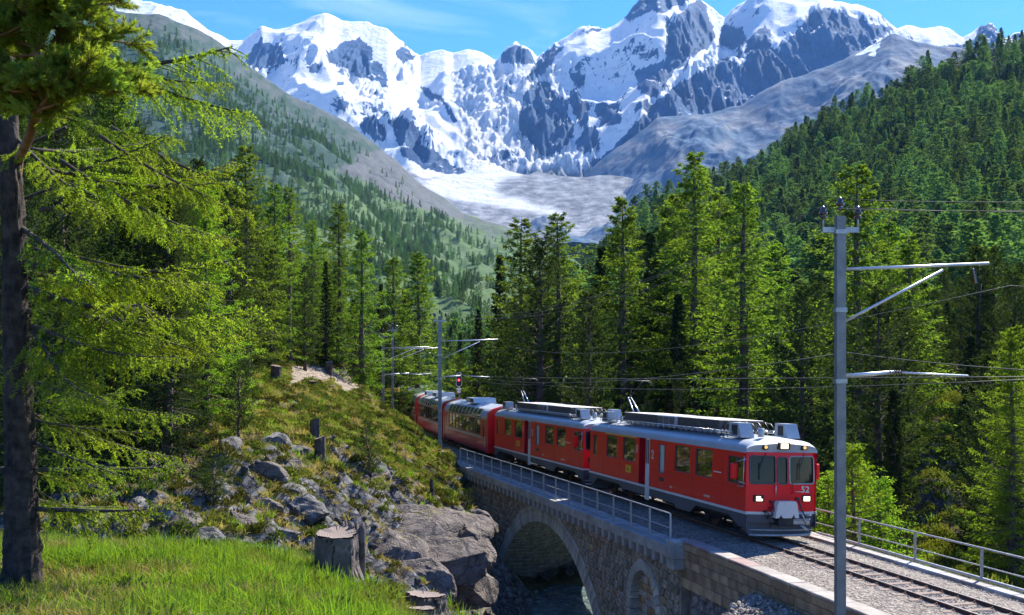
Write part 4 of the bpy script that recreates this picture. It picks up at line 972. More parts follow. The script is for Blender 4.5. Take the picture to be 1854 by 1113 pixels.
def text_part(s, size, M, mat, parent, name='number'):
    cu = bpy.data.curves.new(name, 'FONT'); cu.body = s; cu.size = size; cu.extrude = .004; cu.align_x = 'CENTER'; cu.align_y = 'CENTER'; cu.offset = size * .018
    tmp = bpy.data.objects.new('tmp', cu); COL.objects.link(tmp); bpy.context.view_layer.update()
    dg = bpy.context.evaluated_depsgraph_get(); me = bpy.data.meshes.new_from_object(tmp.evaluated_get(dg)); bpy.data.objects.remove(tmp)
    me.materials.clear(); me.materials.append(mat); me.transform(M)
    return link_mesh(name, me, parent)
HB = 1.325
def round_rect(x0, x1, z0, z1, r, n=4):
    pts = []
    for cx, cz, a0 in ((x1 - r, z1 - r, 0), (x0 + r, z1 - r, 90), (x0 + r, z0 + r, 180), (x1 - r, z0 + r, 270)):
        for i in range(n + 1): a = math.radians(a0 + 90 * i / n); pts.append((cx + r * math.cos(a), cz + r * math.sin(a)))
    return pts
def roof_prof(z0, zt, hb):      # half-round shoulders, flat top; points (y, z)
    pts = []
    for i in range(9): a = math.radians(90 * i / 8); pts.append((hb - .50 + .50 * math.cos(a) + .01, z0 + .08 + (zt - z0 - .2) * math.sin(a)))
    pts = [(hb + .012, z0)] + pts; pts.append((0, zt))
    return pts + [(-y, z) for y, z in pts[-2::-1]]
def railcar(front, rear, zr, number, label, full_front=True, roll=0.0):
    """local frame: x from the front end to the rear, y to the left side seen by the viewer, z up from rail level"""
    f, r_ = Vector((*front, zr[0])), Vector((*rear, zr[1])); d = r_ - f; L = d.length
    root = empty('railcar', f, 0, label, 'railcar', 'vehicles of the red train')
    root.rotation_euler = (roll, -math.asin(d.z / L), math.atan2(d.y, d.x)); root.rotation_mode = 'XYZ'
    ZS, ZW, ZR, ZT = .88, .97, 2.98, 3.50
    wins = [(.30, 1.50, 1.84, 2.78), (2.74, 4.20, 1.84, 2.86), (4.69, 6.14, 1.84, 2.86), (10.42, 11.95, 1.84, 2.86), (12.7, 14.15, 1.84, 2.86), (15.5, 16.0, 1.80, 2.76)]
    dw = (7.15, 7.72, 1.62, 2.80); L = max(L, 16.5)
    for sd in (1, -1):
        fn = (lambda s: (lambda u, v, dd: (u, s * (HB - dd), v)))(sd)
        # front part and rear part either side of the recessed entrance
        a = panel(.12, 8.72, ZW, ZR, [w for w in wins if w[1] < 8.7] + [dw], fn, .07); a.build('side_panel', T_red, root)
        b = panel(9.95, L - .12, ZW, ZR, [w for w in wins if w[0] > 9.9], fn, .07); b.build('side_panel', T_red, root)
        # recess: dark inner wall, end faces, posts
        q = MB(); q.box(8.72, 9.95, sd*(HB - .20) - .01, sd*(HB - .20) + .01, .5, ZR)
        q.box(9.93, 9.953, min(sd*HB, sd*(HB-.2)), max(sd*HB, sd*(HB-.2)), ZW, ZR); q.box(8.717, 8.74, min(sd*HB, sd*(HB-.2)), max(sd*HB, sd*(HB-.2)), ZW, ZR)
        q.build('entrance_door', T_red3, root)
        p = MB(); y0, y1 = sorted((sd*(HB - .04), sd*(HB + .006))); p.box(8.74, 9.16, y0, y1, .38, ZR - .02); p.build('door_post', T_white, root)
        sl = MB(); y0, y1 = sorted((sd*(HB + .004), sd*(HB + .016)))
        sl.box(8.80, 8.90, y0, y1, 1.9, 2.9); sl.box(8.99, 9.09, y0, y1, 1.9, 2.9); sl.build('door_slit', M_blackrub, root)
        gl = [*wins]
        for (u0, u1, v0, v1) in gl:
            g = MB(); y0, y1 = sorted((sd*(HB - .06), sd*(HB - .05))); g.box(u0 - .01, u1 + .01, y0, y1, v0 - .01, v1 + .01)
            if u1 - u0 > 1.3: pass
            fr = MB(); t = .035; yy0, yy1 = sorted((sd*(HB - .065), sd*(HB - .025)))
            for bx in ((u0, u1, v0, v0 + t), (u0, u1, v1 - t, v1), (u0, u0 + t, v0 + t, v1 - t), (u1 - t, u1, v0 + t, v1 - t)): fr.box(bx[0], bx[1], yy0, yy1, bx[2], bx[3])
            if u0 < 1: fr.box(.86, .92, yy0, yy1, v0 + t, v1 - t)
            o = fr.build('window', T_frame, root); g.build('pane', T_glass, o)
        g = MB(); y0, y1 = sorted((sd*(HB - .05), sd*(HB - .04))); g.box(dw[0], dw[1], y0, y1, dw[2], dw[3]); g.box(7.2, 7.66, y0 + sd*.02, y1 + sd*.02, 2.48, 2.76)
        o = MB(); yy0, yy1 = sorted((sd*(HB - .06), sd*(HB + .004)))
        for bx in ((dw[0], dw[1], dw[2], dw[2] + .04), (dw[0], dw[1], dw[3] - .04, dw[3]), (dw[0], dw[0] + .04, dw[2] + .04, dw[3] - .04), (dw[1] - .04, dw[1], dw[2] + .04, dw[3] - .04)): o.box(bx[0], bx[1], yy0, yy1, bx[2], bx[3])
        o = o.build('window', T_frame, root); g.build('pane', T_frost, o)
        h = MB(); y0, y1 = sorted((sd*(HB + .001), sd*(HB + .02))); h.box(7.2, 7.62, y0, y1, 1.30, 1.47); h.build('hatch', M_blackrub, root)
        st = MB(); y0, y1 = sorted((sd*(HB - .03), sd*(HB + .01))); st.box(.05, 8.72, y0, y1, ZS, ZW); st.box(9.16, L - .05, y0, y1, ZS, ZW); st.build('stripe', T_white, root)
        ys_ = MB(); y0, y1 = sorted((sd*(HB - .01), sd*(HB + .008))); ys_.box(10.3, 14.3, y0, y1, 2.885, 2.955); ys_.build('yellow_band', T_yellow, root)
        pl = MB(); y0, y1 = sorted((sd*(HB + .001), sd*(HB + .012))); pl.box(10.85, 11.5, y0, y1, 1.33, 1.66); pl.build('yellow_sign', T_yellow, root)
        rr = MB(); rr.tube([(11.12, sd*(HB+.016), 1.42), (11.22, sd*(HB+.016), 1.56), (11.26, sd*(HB+.016), 1.42)], .014, 5); rr.build('pictogram', M_blackrub, root)
        M = Matrix.Translation((10.2, sd*(HB + .003), 2.42)) @ (Matrix.Rotation(math.pi, 4, 'Z') if sd > 0 else Matrix.Identity(4)) @ Matrix.Rotation(math.pi/2, 4, 'X')
        text_part('1', .52, M, T_white, root, 'class_number')
        M = Matrix.Translation((8.42, sd*(HB + .003), 2.30)) @ (Matrix.Rotation(math.pi, 4, 'Z') if sd > 0 else Matrix.Identity(4)) @ Matrix.Rotation(math.pi/2, 4, 'X')
        text_part('2', .50, M, T_white, root, 'class_number')
        # skirt with cut-outs over the bogies
        y0, y1 = sd*(HB - .015), sd*(HB - .05)
        for prof in ([(.05, ZS), (.05, .42), (.62, .42), (1.35, .72), (4.1, .72), (4.6, .40), (5.9, .40), (6.1, .55), (8.72, .55), (8.72, ZS)], [(9.16, ZS), (9.16, .55), (11.9, .55), (12.4, .72), (15.3, .72), (15.9, .42), (L - .05, .42), (L - .05, ZS)]):
            k = MB(); k.prism(prof, 'y', min(y0, y1), max(y0, y1)); k.build('skirt', T_skirt, root)
        # seams, lettering, rail dust
        sm_ = MB(); q0, q1 = sorted((sd*(HB + .0005), sd*(HB + .004)))
        for xx in (1.9, 4.45, 6.75, 7.05, 7.82, 12.3, 14.6): sm_.box(xx, xx + .012, q0, q1, ZW + .01, ZR - .03)
        sm_.box(.15, 8.7, q0, q1, 1.72, 1.732); sm_.build('panel_seam', T_red3, root)['kind'] = 'stuff'
        lt = MB(); lt.box(2.0, 2.6, q0, q1, 2.10, 2.14); lt.build('marking', T_white, root)
        for xx, ww_ in ((2.9, .10), (3.04, .10), (3.2, .06), (3.3, .08), (6.3, .05), (6.4, .12)):
            lt = MB(); lt.box(xx, xx + ww_, q0, q1, 1.13, 1.21); lt.build('marking', T_cream, root)
        # mirror
        mm = MB(); ym = sd * (HB + .10); mm.bbox(.50, .62, min(ym, ym + sd*.26), max(ym, ym + sd*.26), 2.02, 2.58, .04); mo = mm.build('mirror', T_red, root)
        ma = MB(); ma.tube([(.15, sd*HB, 2.74), (.5, ym + sd*.08, 2.62)], .016, 6); ma.tube([(.15, sd*HB, 1.9), (.5, ym + sd*.08, 2.0)], .014, 6); ma.build('bracket', T_steel, mo)
        hr = MB(); hr.tube([(.22, sd*(HB + .035), 2.82), (.22, sd*(HB + .05), 1.8)], .016, 6); hr.tube([(.22, sd*(HB+.05), 1.8), (.62, sd*(HB+.05), 1.78)], .016, 6); hr.build('handrail', T_steel, root)
    # ends
    for end in (0, 1):
        xs = (lambda x: x) if end == 0 else (lambda x: L - x)
        ww = [(-1.22, -.26, 1.93, 2.83), (-.15, .19, 1.93, 2.80), (.30, 1.16, 1.93, 2.83)] if end == 0 else [(-1.15, -.3, 1.93, 2.8), (-.2, .2, 1.6, 2.8), (.3, 1.15, 1.93, 2.8)]
        ww = [(-b_, -a_, c_, d_) for a_, b_, c_, d_ in [( -x1, -x0, z0, z1) for x0, x1, z0, z1 in ww]] if False else ww
        # on the viewer's left (y>0) the wide pane
        def ff(u, v, dd):
            bow = .16 * (u / HB)**2 + max(0, v - 2.2) * .10
            return (xs(bow + dd), u, v)
        us = np.linspace(-HB, HB, 13); mb = MB()
        allu = sorted(set([float(q) for q in us] + [w[0] for w in ww] + [w[1] for w in ww])); allv = sorted({.60, ZS, ZW, 1.9, ZR, *[w[2] for w in ww], *[w[3] for w in ww]})
        lo = MB(); sp = MB()
        for a, b in zip(allu[:-1], allu[1:]):
            for c, d_ in zip(allv[:-1], allv[1:]):
                m, q = (a + b) / 2, (c + d_) / 2
                if any(w[0] < m < w[1] and w[2] < q < w[3] for w in ww): continue
                t = mb if q > ZW else (sp if q > ZS else lo); e_ = -.008 if t is sp else 0
                t.add([ff(a, c, e_), ff(b, c, e_), ff(b, d_, e_), ff(a, d_, e_)], [(0, 1, 2, 3)])
        mb.build('front_panel', T_red, root); sp.build('stripe', T_white, root); lo.build('apron', T_skirt, root)
        for (a, b, c, d_) in ww:
            g = MB(); n = 6
            for i in range(n):
                u0 = a + (b - a) * i / n; u1 = a + (b - a) * (i + 1) / n
                g.add([ff(u0, c, .03), ff(u1, c, .03), ff(u1, d_, .03), ff(u0, d_, .03)], [(0, 1, 2, 3)], 0, True)
            fr = MB(); rp = round_rect(a - .015, b + .015, c - .015, d_ + .015, .1, 4); fr.tube([ff(u, v, .0) for u, v in rp + rp[:1]], .028, 6, cap=False)
            o = fr.build('window', T_frame if (b - a) < .9 else M_galv, root); g.build('pane', T_cglass, o)
            if (b - a) > .5:
                wp = MB(); mx_ = (a + b) / 2; wp.tube([ff(mx_ - .1, ZR - .02, -.05), ff(mx_ + .12, 2.45, -.03)], .012, 5); wp.tube([ff(mx_ + .12, 2.62, -.03), ff(mx_ + .14, 2.05, -.025)], .016, 5); wp.build('wiper', M_blackrub, root)
        # plough and buffer gear
        pw = MB(); prof = [(-1.24, .62), (-1.24, .30), (-1.12, .16), (1.12, .16), (1.24, .30), (1.24, .62)]
        vs = []
        for k_, (u, v) in enumerate(prof): vs.append((xs(.02 + .22 * (u / HB)**2), u, v))
        for k_, (u, v) in enumerate(prof): vs.append((xs(.5), u, v))
        n = len(prof); pw.add(vs, [(i, (i+1) % n, n + (i+1) % n, n + i) for i in range(n)] + [tuple(range(n)), tuple(reversed(range(n, 2*n)))]); pw.build('plough', T_skirt, root)
        lip = MB(); lip.tube([(xs(-.02 + .24 * (u / HB)**2), u, .18) for u in np.linspace(-1.14, 1.14, 9)], .05, 6); lip.tube([(xs(-.06 + .24 * (u / HB)**2), u, .36) for u in np.linspace(-1.2, 1.2, 9)], .025, 6); lip.build('plough_lip', M_galv, root)
        cp_ = MB(); cp_.prism([(-.36, 1.28), (-.30, 1.36), (.30, 1.36), (.36, 1.28), (.44, .80), (.30, .80), (.24, .92), (.16, .80), (-.16, .80), (-.24, .92), (-.30, .80), (-.44, .80)], 'x', *sorted((xs(-.34), xs(-.06)))); cp_.build('coupler_cover', T_white, root)
        ck = MB(); ck.bbox(*sorted((xs(-.28), xs(.2))), -.28, .28, .52, .82, .03); ck.build('coupler', T_under, root)
        bb = MB(); bb.bbox(*sorted((xs(-.16), xs(.05))), -.96, -.2, .56, .72, .02); bb.tube([(xs(-.17), -.95, .74), (xs(-.17), -.2, .74)], .022, 6); bb.build('step', M_galv, root)
        for yy in (-.92, .86):
            hb_ = MB(); hb_.bbox(*sorted((xs(-.06 + .08), xs(.2))), yy - .19, yy + .19, 1.30, 1.53, .02); ho = hb_.build('headlight', M_blackrub, root)
            hl = MB(); hl.bbox(*sorted((xs(-.075 + .08), xs(.03))), yy - .12, yy + .12, 1.335, 1.495, .01); hl.build('lens', T_lamp if end == 0 and full_front else T_frost, ho)
        if end == 0:
            tp = MB(); tp.bbox(-.03, .2, -.22, .22, 3.08, 3.32, .02); to = tp.build('headlight', M_blackrub, root); tl = MB(); tl.bbox(-.045, 0, -.14, .14, 3.115, 3.285, .01); tl.build('lens', T_lamp if full_front else T_frost, to)
            for yy in (-.78, .68):
                k = MB(); k.bbox(0, .2, yy - .10, yy + .10, 3.07, 3.24, .02); ko = k.build('marker_light', M_blackrub, root); kk = MB(); kk.cyl((-.005, yy, 3.155), (1, 0, 0), .055, .03, 10); kk.build('lens', T_lamp2 if full_front else T_frost, ko)
            for yy, zz, ll in ((.30, 1.75, .38), (-.34, 1.80, .36)):
                k = MB(); k.tube([(.03, yy, zz + .14), (-.06, yy, zz + .10), (-.06, yy, zz - .18), (.03, yy, zz - .22)], .018, 6); k.build('grab_handle', T_red3 if yy < 0 else T_steel, root)
            # hoses and cables
            hs = MB()
            for yy, zz, c_ in ((.62, .98, .5), (.52, 1.12, .35), (.74, 1.0, .25), (.45, 1.3, .6), (.36, 1.2, .55)):
                hs.tube([(.0, yy, zz), (-.12, yy - .02, zz - .04), (-.17, yy - .05, zz - c_ * .5), (-.12, yy - .12, zz - c_), (-.02, yy - .2, zz - c_ + .12)], .02, 6)
            for yy, zz in ((.62, 1.0), (.78, 1.46), (.45, 1.32), (-.52, 1.42)): hs.cyl((-.02, yy, zz), (1, 0, 0), .045, .08, 10)
            hs.tube([(-.02, -.56, 1.46), (-.12, -.6, 1.2), (-.15, -.72, .9), (-.10, -.86, .62)], .03, 6)
            hs.build('brake_hose', M_blackrub, root)
            cb = MB(); cb.tube([(-.05, -.5, 1.08), (-.22, -.62, .92), (-.2, -.82, .55)], .02, 6); cb.tube([(-.05, -.78, .86), (-.18, -1.0, .88)], .018, 6); cb.tube([(-.2, -.66, .55), (-.22, -.86, .35)], .016, 5); cb.tube([(-.2, -.58, .55), (-.22, -.78, .36)], .016, 5)
            cb.tube([(-.03, -.44, 1.66), (-.03, -.68, 1.66)], .014, 5); cb.build('coupling_link', T_steel, root)
            M = Matrix.Translation((.04, -.86, 1.72)) @ Matrix.Rotation(-math.pi/2 - .10, 4, 'Z') @ Matrix.Rotation(math.pi/2, 4, 'X')
            text_part(number, .30, M, T_white, root, 'road_number')
    # roof shell with a domed front cap
    rp = roof_prof(ZR, ZT, HB); rs = MB(); n = len(rp); vs = []
    secs = [(0.10, .0), (.16, .5), (.30, .82), (.55, .97), (.9, 1.0)]; xs_ = [(x, k) for x, k in secs] + [(L - x, k) for x, k in reversed(secs)]
    for x, k in xs_:
        for (y, z) in rp:
            zz = ZR + (z - ZR) * (.62 + .38 * k); bowx = (.12 * (y / HB)**2) * (1 if x < L / 2 else -1) if (x < 1 or x > L - 1) else 0
            vs.append((x + bowx * (1 - k) + (-.10 if x < .12 else (.10 if x > L - .12 else 0)), y * (1 + .0 * k), zz))
    fs = [(i*n + j, i*n + j + 1, (i+1)*n + j + 1, (i+1)*n + j) for i in range(len(xs_) - 1) for j in range(n - 1)]
    fs += [tuple(range(n)), tuple((len(xs_)-1)*n + j for j in reversed(range(n)))]
    rs.add(vs, fs, 0, True); roof = rs.build('roof', T_roof, root)
    for p_ in roof.data.polygons:
        if len(p_.vertices) > 4: p_.use_smooth = False
    # gutter line
    gt = MB(); [gt.box(.15, L - .15, s * HB - .012 if s > 0 else -HB - .03, s * HB + .03 if s > 0 else -HB + .012, ZR - .03, ZR + .02) for s in (1, -1)]; gt.build('gutter', T_roof, root)
    # roof equipment: resistor banks, lids, fan housings, walkways, cables
    def housing(x0, x1, y0, y1, z0, z1, flip=False):
        r2 = MB(); sl = .22 * (z1 - z0) / .4
        prof = [(x0 + (sl if not flip else 0), z1), (x1 - (sl if flip else 0), z1), (x1, z0), (x0, z0)]
        r2.prism(prof, 'y', y0, y1); ho = r2.build('fan_housing', T_roof, root); 
        for s in (1, -1):
            yy = y1 if s > 0 else y0; v = MB()
            v.box(x0 + .22 + (0 if flip else sl*.3), x1 - .22, min(yy, yy + s*.012), max(yy, yy + s*.012), z0 + .08, z1 - .07); v.build('grille', T_vent, ho)
    housing(.95, 1.9, .62, 1.12, 3.42, 3.92); housing(.9, 1.8, -1.12, -.62, 3.42, 3.92)
    housing(14.6, 15.5, .62, 1.12, 3.42, 3.92, True); housing(14.6, 15.5, -1.12, -.62, 3.42, 3.92, True)
    for hx in (.62,): 
        k = MB(); k.cyl((hx, .55, 3.62), (0, 0, 1), .11, .3, 12); k.build('horn', T_roof, root)
    for (x0, x1) in ((3.2, 5.05), (5.15, 7.0), (9.1, 11.0), (11.1, 13.0)):
        b = MB(); 
        for s in (1, -1):
            b.box(x0, x1, min(s*.86, s*.82), max(s*.86, s*.82), 3.62, 3.92)
        b.box(x0, x0 + .04, -.82, .82, 3.62, 3.92); b.box(x1 - .04, x1, -.82, .82, 3.62, 3.92)
        bo = b.build('resistor_bank', T_grid, root); ri = MB()
        for i in range(int((x1 - x0) / .09)):
            xx = x0 + .05 + i * .09; ri.box(xx, xx + .035, .862, .885, 3.63, 3.90); ri.box(xx, xx + .035, -.885, -.862, 3.63, 3.90)
        ri.build('grille', T_grid, bo)
        ld = MB(); ld.bbox(x0 - .02, x1 + .02, -.9, .9, 3.925, 3.96, .01); ld.build('lid', T_lid, bo)
        ft = MB(); ft.cyl((0, 0, 0), (0, 0, 1), .045, .2, 8); fme_ = ft.mesh('insulator', T_steel)
        for i in range(7):
            xx = x0 + .1 + (x1 - x0 - .2) * i / 6
            for s in (1, -1): link_mesh('insulator', fme_, bo, (xx, s*.8, 3.53))
    b = MB(); b.bbox(7.15, 9.0, -.9, .9, 3.5, 3.955, .02); bo = b.build('fan_box', T_roof, root)
    for i in range(3):
        for s in (1, -1): v = MB(); v.box(7.25 + i*.6, 7.25 + i*.6 + .5, min(s*.9, s*.915), max(s*.9, s*.915), 3.58, 3.9); v.build('grille', T_grid, bo)
    for s in (1, -1):
        wv = MB(); wv.tube([(1.6, s*1.14, 3.60), (L - 1.0, s*1.14, 3.60)], .018, 6); wv.tube([(1.6, s*.98, 3.56), (L - 1.0, s*.98, 3.56)], .014, 6)
        for i in range(26): xx = 1.6 + i * (L - 2.6) / 25; wv.tube([(xx, s*1.14, 3.42), (xx, s*1.14, 3.60)], .012, 5); wv.tube([(xx, s*1.14, 3.59), (xx, s*.98, 3.56)], .010, 4)
        wv.build('roof_walkway_rail', T_steel, root)
        pk = MB()
        for i in range(18): xx = 1.8 + i * .78; pk.box(xx, xx + .7, min(s*.95, s*1.12), max(s*.95, s*1.12), 3.50, 3.515)
        pk.build('walkway_board', M_galv, root)
    cbm = MB()
    for i in range(9):
        yy = -.7 + i * .17; x0 = 1.9 + .12 * (i % 3)
        cbm.tube([(x0, yy, 3.62), (x0 + .25, yy + .05, 3.86 + .05 * (i % 2)), (x0 + .8, yy, 3.90), (x0 + 1.25, yy, 3.86)], .022, 5)
    for i in range(4):
        yy = .25 + i * .16; cbm.tube([(2.1, yy, 3.58), (2.25, yy + .1, 3.80), (2.6, yy + .18, 3.86), (2.95, yy + .1, 3.74), (3.1, yy, 3.6)], .03, 6)
    cbm.build('roof_cable', M_blackrub, root)
    # pantograph with raised arm
    pg = MB(); px0 = 13.4; pg.box(px0 - .2, px0 + 1.1, -.55, -.48, 3.68, 3.74); pg.box(px0 - .2, px0 + 1.1, .48, .55, 3.68, 3.74); pg.box(px0 - .2, px0 - .1, -.48, .48, 3.68, 3.74)
    for s in (1, -1):
        for xx in (px0 - .1, px0 + 1.0): pg.cyl((xx, s*.5, 3.58), (0, 0, 1), .06, .2, 8)
    po = pg.build('pantograph_base', M_galv, root)
    kx, kz = px0 + 1.35, 4.62
    ar = MB(); ar.tube([(px0 + .1, -.16, 3.75), (kx, -.07, kz)], .035, 7); ar.tube([(px0 + .1, .16, 3.75), (kx, .07, kz)], .035, 7); ar.tube([(px0 + .1, -.3, 3.77), (px0 + .1, .3, 3.77)], .04, 7); ar.build('lower_arm', T_steel, po)
    ua = MB(); ua.tube([(kx, 0, kz), (px0 + .35, .22, 5.36)], .016, 6); ua.tube([(kx, 0, kz), (px0 + .35, -.22, 5.36)], .016, 6); ua.build('upper_arm', M_blackrub, po)
    ch = MB()
    for dx in (0, .22): ch.tube([(px0 + .25 + dx, -.78, 5.22), (px0 + .25 + dx, -.55, 5.42), (px0 + .25 + dx, .55, 5.42), (px0 + .25 + dx, .78, 5.22)], .022, 6)
    ch.build('contact_shoe', M_blackrub, po)
    # floor, interior and underframe
    fl = MB(); fl.box(.3, L - .3, -HB + .1, HB - .1, .62, .86); fl.box(4.9, 5.9, -1.1, 1.1, .38, .62); fl.box(6.3, 7.9, -1.05, 1.05, .42, .62); fl.box(10.0, 11.6, -1.05, 1.05, .42, .62); fl.build('underframe', T_under, root)
    for i in range(7):
        for yy in (-.65, .65):
            sx_ = 2.9 + i * .62 + (3.6 if i > 2 else 0) + (1.2 if i > 4 else 0)
            st_ = MB(); st_.bbox(sx_, sx_ + .12, yy - .42, yy + .42, 1.35, 2.15, .03); st_.build('seat_back', T_seat, root)
    for bx in (2.75, L - 2.75): bogie(root, bx)
    return root
def bogie(root, bx, wheel=.38, wb=2.3):
    b = MB()
    for s in (1, -1):
        b.bbox(bx - 1.5, bx + 1.5, s*.86 - .06, s*.86 + .06, .42, .60, .02)
        for dx in (-wb/2, wb/2): b.bbox(bx + dx - .16, bx + dx + .16, s*.86 - .1, s*.86 + .1, .24, .48, .02)
        for dx in (-.35, .35):
            for k in range(7): b.cyl((bx + dx, s*.95, .36 + k * .055), (0, 0, 1), .10, .025, 10)
    b.box(bx - .3, bx + .3, -.8, .8, .4, .62); bo = b.build('bogie', T_under, root)
    for dx in (-wb/2, wb/2):
        w = MB(); 
        for s in (1, -1): w.cyl((bx + dx, s*.56, wheel), (0, 1, 0), wheel, .10, 24); w.cyl((bx + dx, s*.50, wheel), (0, 1, 0), wheel + .025, .03, 24)
        w.cyl((bx + dx, 0, wheel), (0, 1, 0), .07, 1.1, 10); w.build('wheelset', T_under if False else M_rust, bo)

def coach(front, rear, zr, label, first=False, detail=True):
    f, r_ = Vector((*front, zr[0])), Vector((*rear, zr[1])); d = r_ - f; L = d.length
    root = empty('panorama_coach', f, 0, label, 'railway coach', 'vehicles of the red train'); root.rotation_euler = (0, -math.asin(d.z / L), math.atan2(d.y, d.x))
    hb = 1.33; Zf, Zw0, Zw1, ZT = .95, 1.55, 2.62, 3.62
    # side windows: seven tall bays then the door
    bays = [(2.35 + i * (L - 4.7) / 9, 2.35 + (i + 1) * (L - 4.7) / 9) for i in range(9)]
    for sd in (1, -1):
        y0, y1 = sorted((sd*hb, sd*(hb - .05)))
        fn = (lambda s: (lambda u, v, dd: (u, s * (hb - dd), v)))(sd)
        holes = [(a + .04, b - .04, Zw0, Zw1) for a, b in bays] + [(1.25, 1.65, 1.45, 2.6), (L - 1.65, L - 1.25, 1.45, 2.6)]
        panel(.42, L - .42, 1.30, 2.66, holes, fn, .04).build('side_panel', T_cream if False else T_red2, root)
        lw = MB(); lw.prism([(sd*hb, 1.30), (sd*(hb - .02), .62), (sd*(hb - .14), .42), (sd*(hb - .2), .42), (sd*(hb - .08), 1.30)], 'x', .42, L - .42); lw.build('lower_panel', T_red2, root)
        cb = MB(); cb.box(1.9, L - 1.2, *sorted((sd*(hb + .001), sd*(hb + .012))), 1.30, 1.46); cb.box(.95, 1.16, *sorted((sd*(hb + .001), sd*(hb + .012))), .8, 1.5) ; cb.build('cream_band', T_cream, root)
        for a, b in bays:
            fr = MB(); t = .03; yy0, yy1 = sorted((sd*(hb - .04), sd*(hb + .004)))
            for bx in ((a + .04, b - .04, Zw0, Zw0 + t), (a + .04, b - .04, Zw1 - t, Zw1), (a + .04, a + .07, Zw0 + t, Zw1 - t), (b - .07, b - .04, Zw0 + t, Zw1 - t)): fr.box(bx[0], bx[1], yy0, yy1, bx[2], bx[3])
            o = fr.build('window', T_frame, root); g = MB(); q0, q1 = sorted((sd*(hb - .025), sd*(hb - .02))); g.box(a + .05, b - .05, q0, q1, Zw0 + .01, Zw1 - .01); g.build('pane', T_pglass, o)
            # curved upper pane
            g = MB(); n = 5; vs = []; A = [math.radians(v) for v in np.linspace(3, 56, n)]
            def rp_(an, k): return (sd*(hb - .62 + (.625 + k) * math.cos(an)), 2.70 + (.70 + k) * math.sin(an))
            for an in A: y_, z_ = rp_(an, .015); vs += [(a + .07, y_, z_), (b - .07, y_, z_)]
            g.add(vs, [(2*i, 2*i+1, 2*i+3, 2*i+2) for i in range(n - 1)], 0, True); g.build('roof_window', T_glass, root)
        dg_ = MB(); q0, q1 = sorted((sd*(hb - .03), sd*(hb - .02)))
        for a, b in ((1.25, 1.65), (L - 1.65, L - 1.25)): dg_.box(a, b, q0, q1, 1.45, 2.6)
        dg_.build('door_window', T_glass, root)
        yb = MB(); yb.box(.95, 1.95, *sorted((sd*(hb + .001), sd*(hb + .01))), 2.62, 2.70); yb.build('yellow_band', T_yellow if first else T_roof, root)
        if detail:
            wd = MB(); wd.box(7.2, 8.2, *sorted((sd*(hb + .001), sd*(hb + .012))), 1.32, 1.62) if not first else wd.box(.62, .78, *sorted((sd*(hb + .001), sd*(hb + .012))), 2.45, 2.6)
            wd.build('sign', T_frost if not first else simple('blue_sign', (.02, .08, .4), None, .4), root)
    # roof shell
    def prof(k=0): 
        p = [(hb + k, 2.66)]
        for an in np.linspace(0, 72, 9): an = math.radians(an); p.append((hb - .62 + (.62 + k) * math.cos(an), 2.70 + (.70 + k) * math.sin(an)))
        p.append((0, 3.62 + k)); return p + [(-y, z) for y, z in p[-2::-1]]
    rs = MB(); pr = prof(); rs.prism(pr[::-1], 'x', .42, L - .42, 0, False); rs.build('roof', T_roof, root)
    rb = MB()
    for a, _ in bays + [(bays[-1][1], 0)]:
        for sd in (1, -1): rb.tube([(a, sd*(hb - .62 + .65 * math.cos(an)), 2.70 + .73 * math.sin(an)) for an in np.radians(np.linspace(0, 60, 6))], .028, 5)
    rb.build('roof_rib', T_cream, root)
    # red end frames
    for x0, x1 in ((0.04, .46), (L - .46, L - .04)):
        ef = MB(); p = prof(.03); ef.prism([(-hb - .02, .45)] + p[::-1] + [(hb + .02, .45)], 'x', x0, x1); ef.build('end_frame', T_red2, root)
    for x0, x1 in ((L * .42, L * .42 + 2.6),) + (((L * .80, L * .80 + 1.4),) if not first else ()):
        u = MB(); u.prism([(x0, 3.55), (x0 + .15, 3.92), (x1 - .12, 3.92), (x1, 3.55)], 'y', -.85, .85); uo = u.build('air_conditioner', T_cream if False else T_roofl, root)
        v = MB(); v.box(x0 + .1, x0 + .75, .851, .865, 3.62, 3.86); v.build('grille', T_vent, uo); v = MB(); v.box(x0 + .85, x0 + 1.2, .851, .865, 3.62, 3.86); v.build('grille', T_vent, uo)
    fl = MB(); fl.box(.5, L - .5, -1.15, 1.15, .5, .9); fl.box(5, L - 5, -1.1, 1.1, .30, .5); fl.build('underframe', T_under, root)
    gw = MB(); gw.box(-.25, .3, -.55, .55, .9, 3.1); gw.build('gangway', T_under, root)
    for bx in (2.6, L - 2.6): bogie(root, bx)
    return root
car1 = railcar((9.14, 34.63), (5.04, 50.73), (0, 0), '52', 'front red railcar numbered 52 with lit headlights', True, roll=.03)
car2 = railcar((4.84, 51.7), (.12, 67.3), (.01, .16), '54', 'second red railcar coupled directly behind the leading one', False, roll=.02)
def cpt(y): return (cx_(y), y)
coach(cpt(68.2), cpt(83.7), (.17, .35), 'panoramic coach directly behind the second railcar, cream band under its windows', first=True)
coach(cpt(84.3), cpt(99.8), (.36, .6), 'panoramic coach half hidden by the catenary mast, small pale sign on its side')
coach(cpt(100.3), cpt(115.8), (.61, .85), 'last visible panoramic coach curving away into the cutting', detail=False)
coach(cpt(116.3), cpt(131.8), (.86, 1.03), 'far coach of which only the pale roof shows behind the others', detail=False)
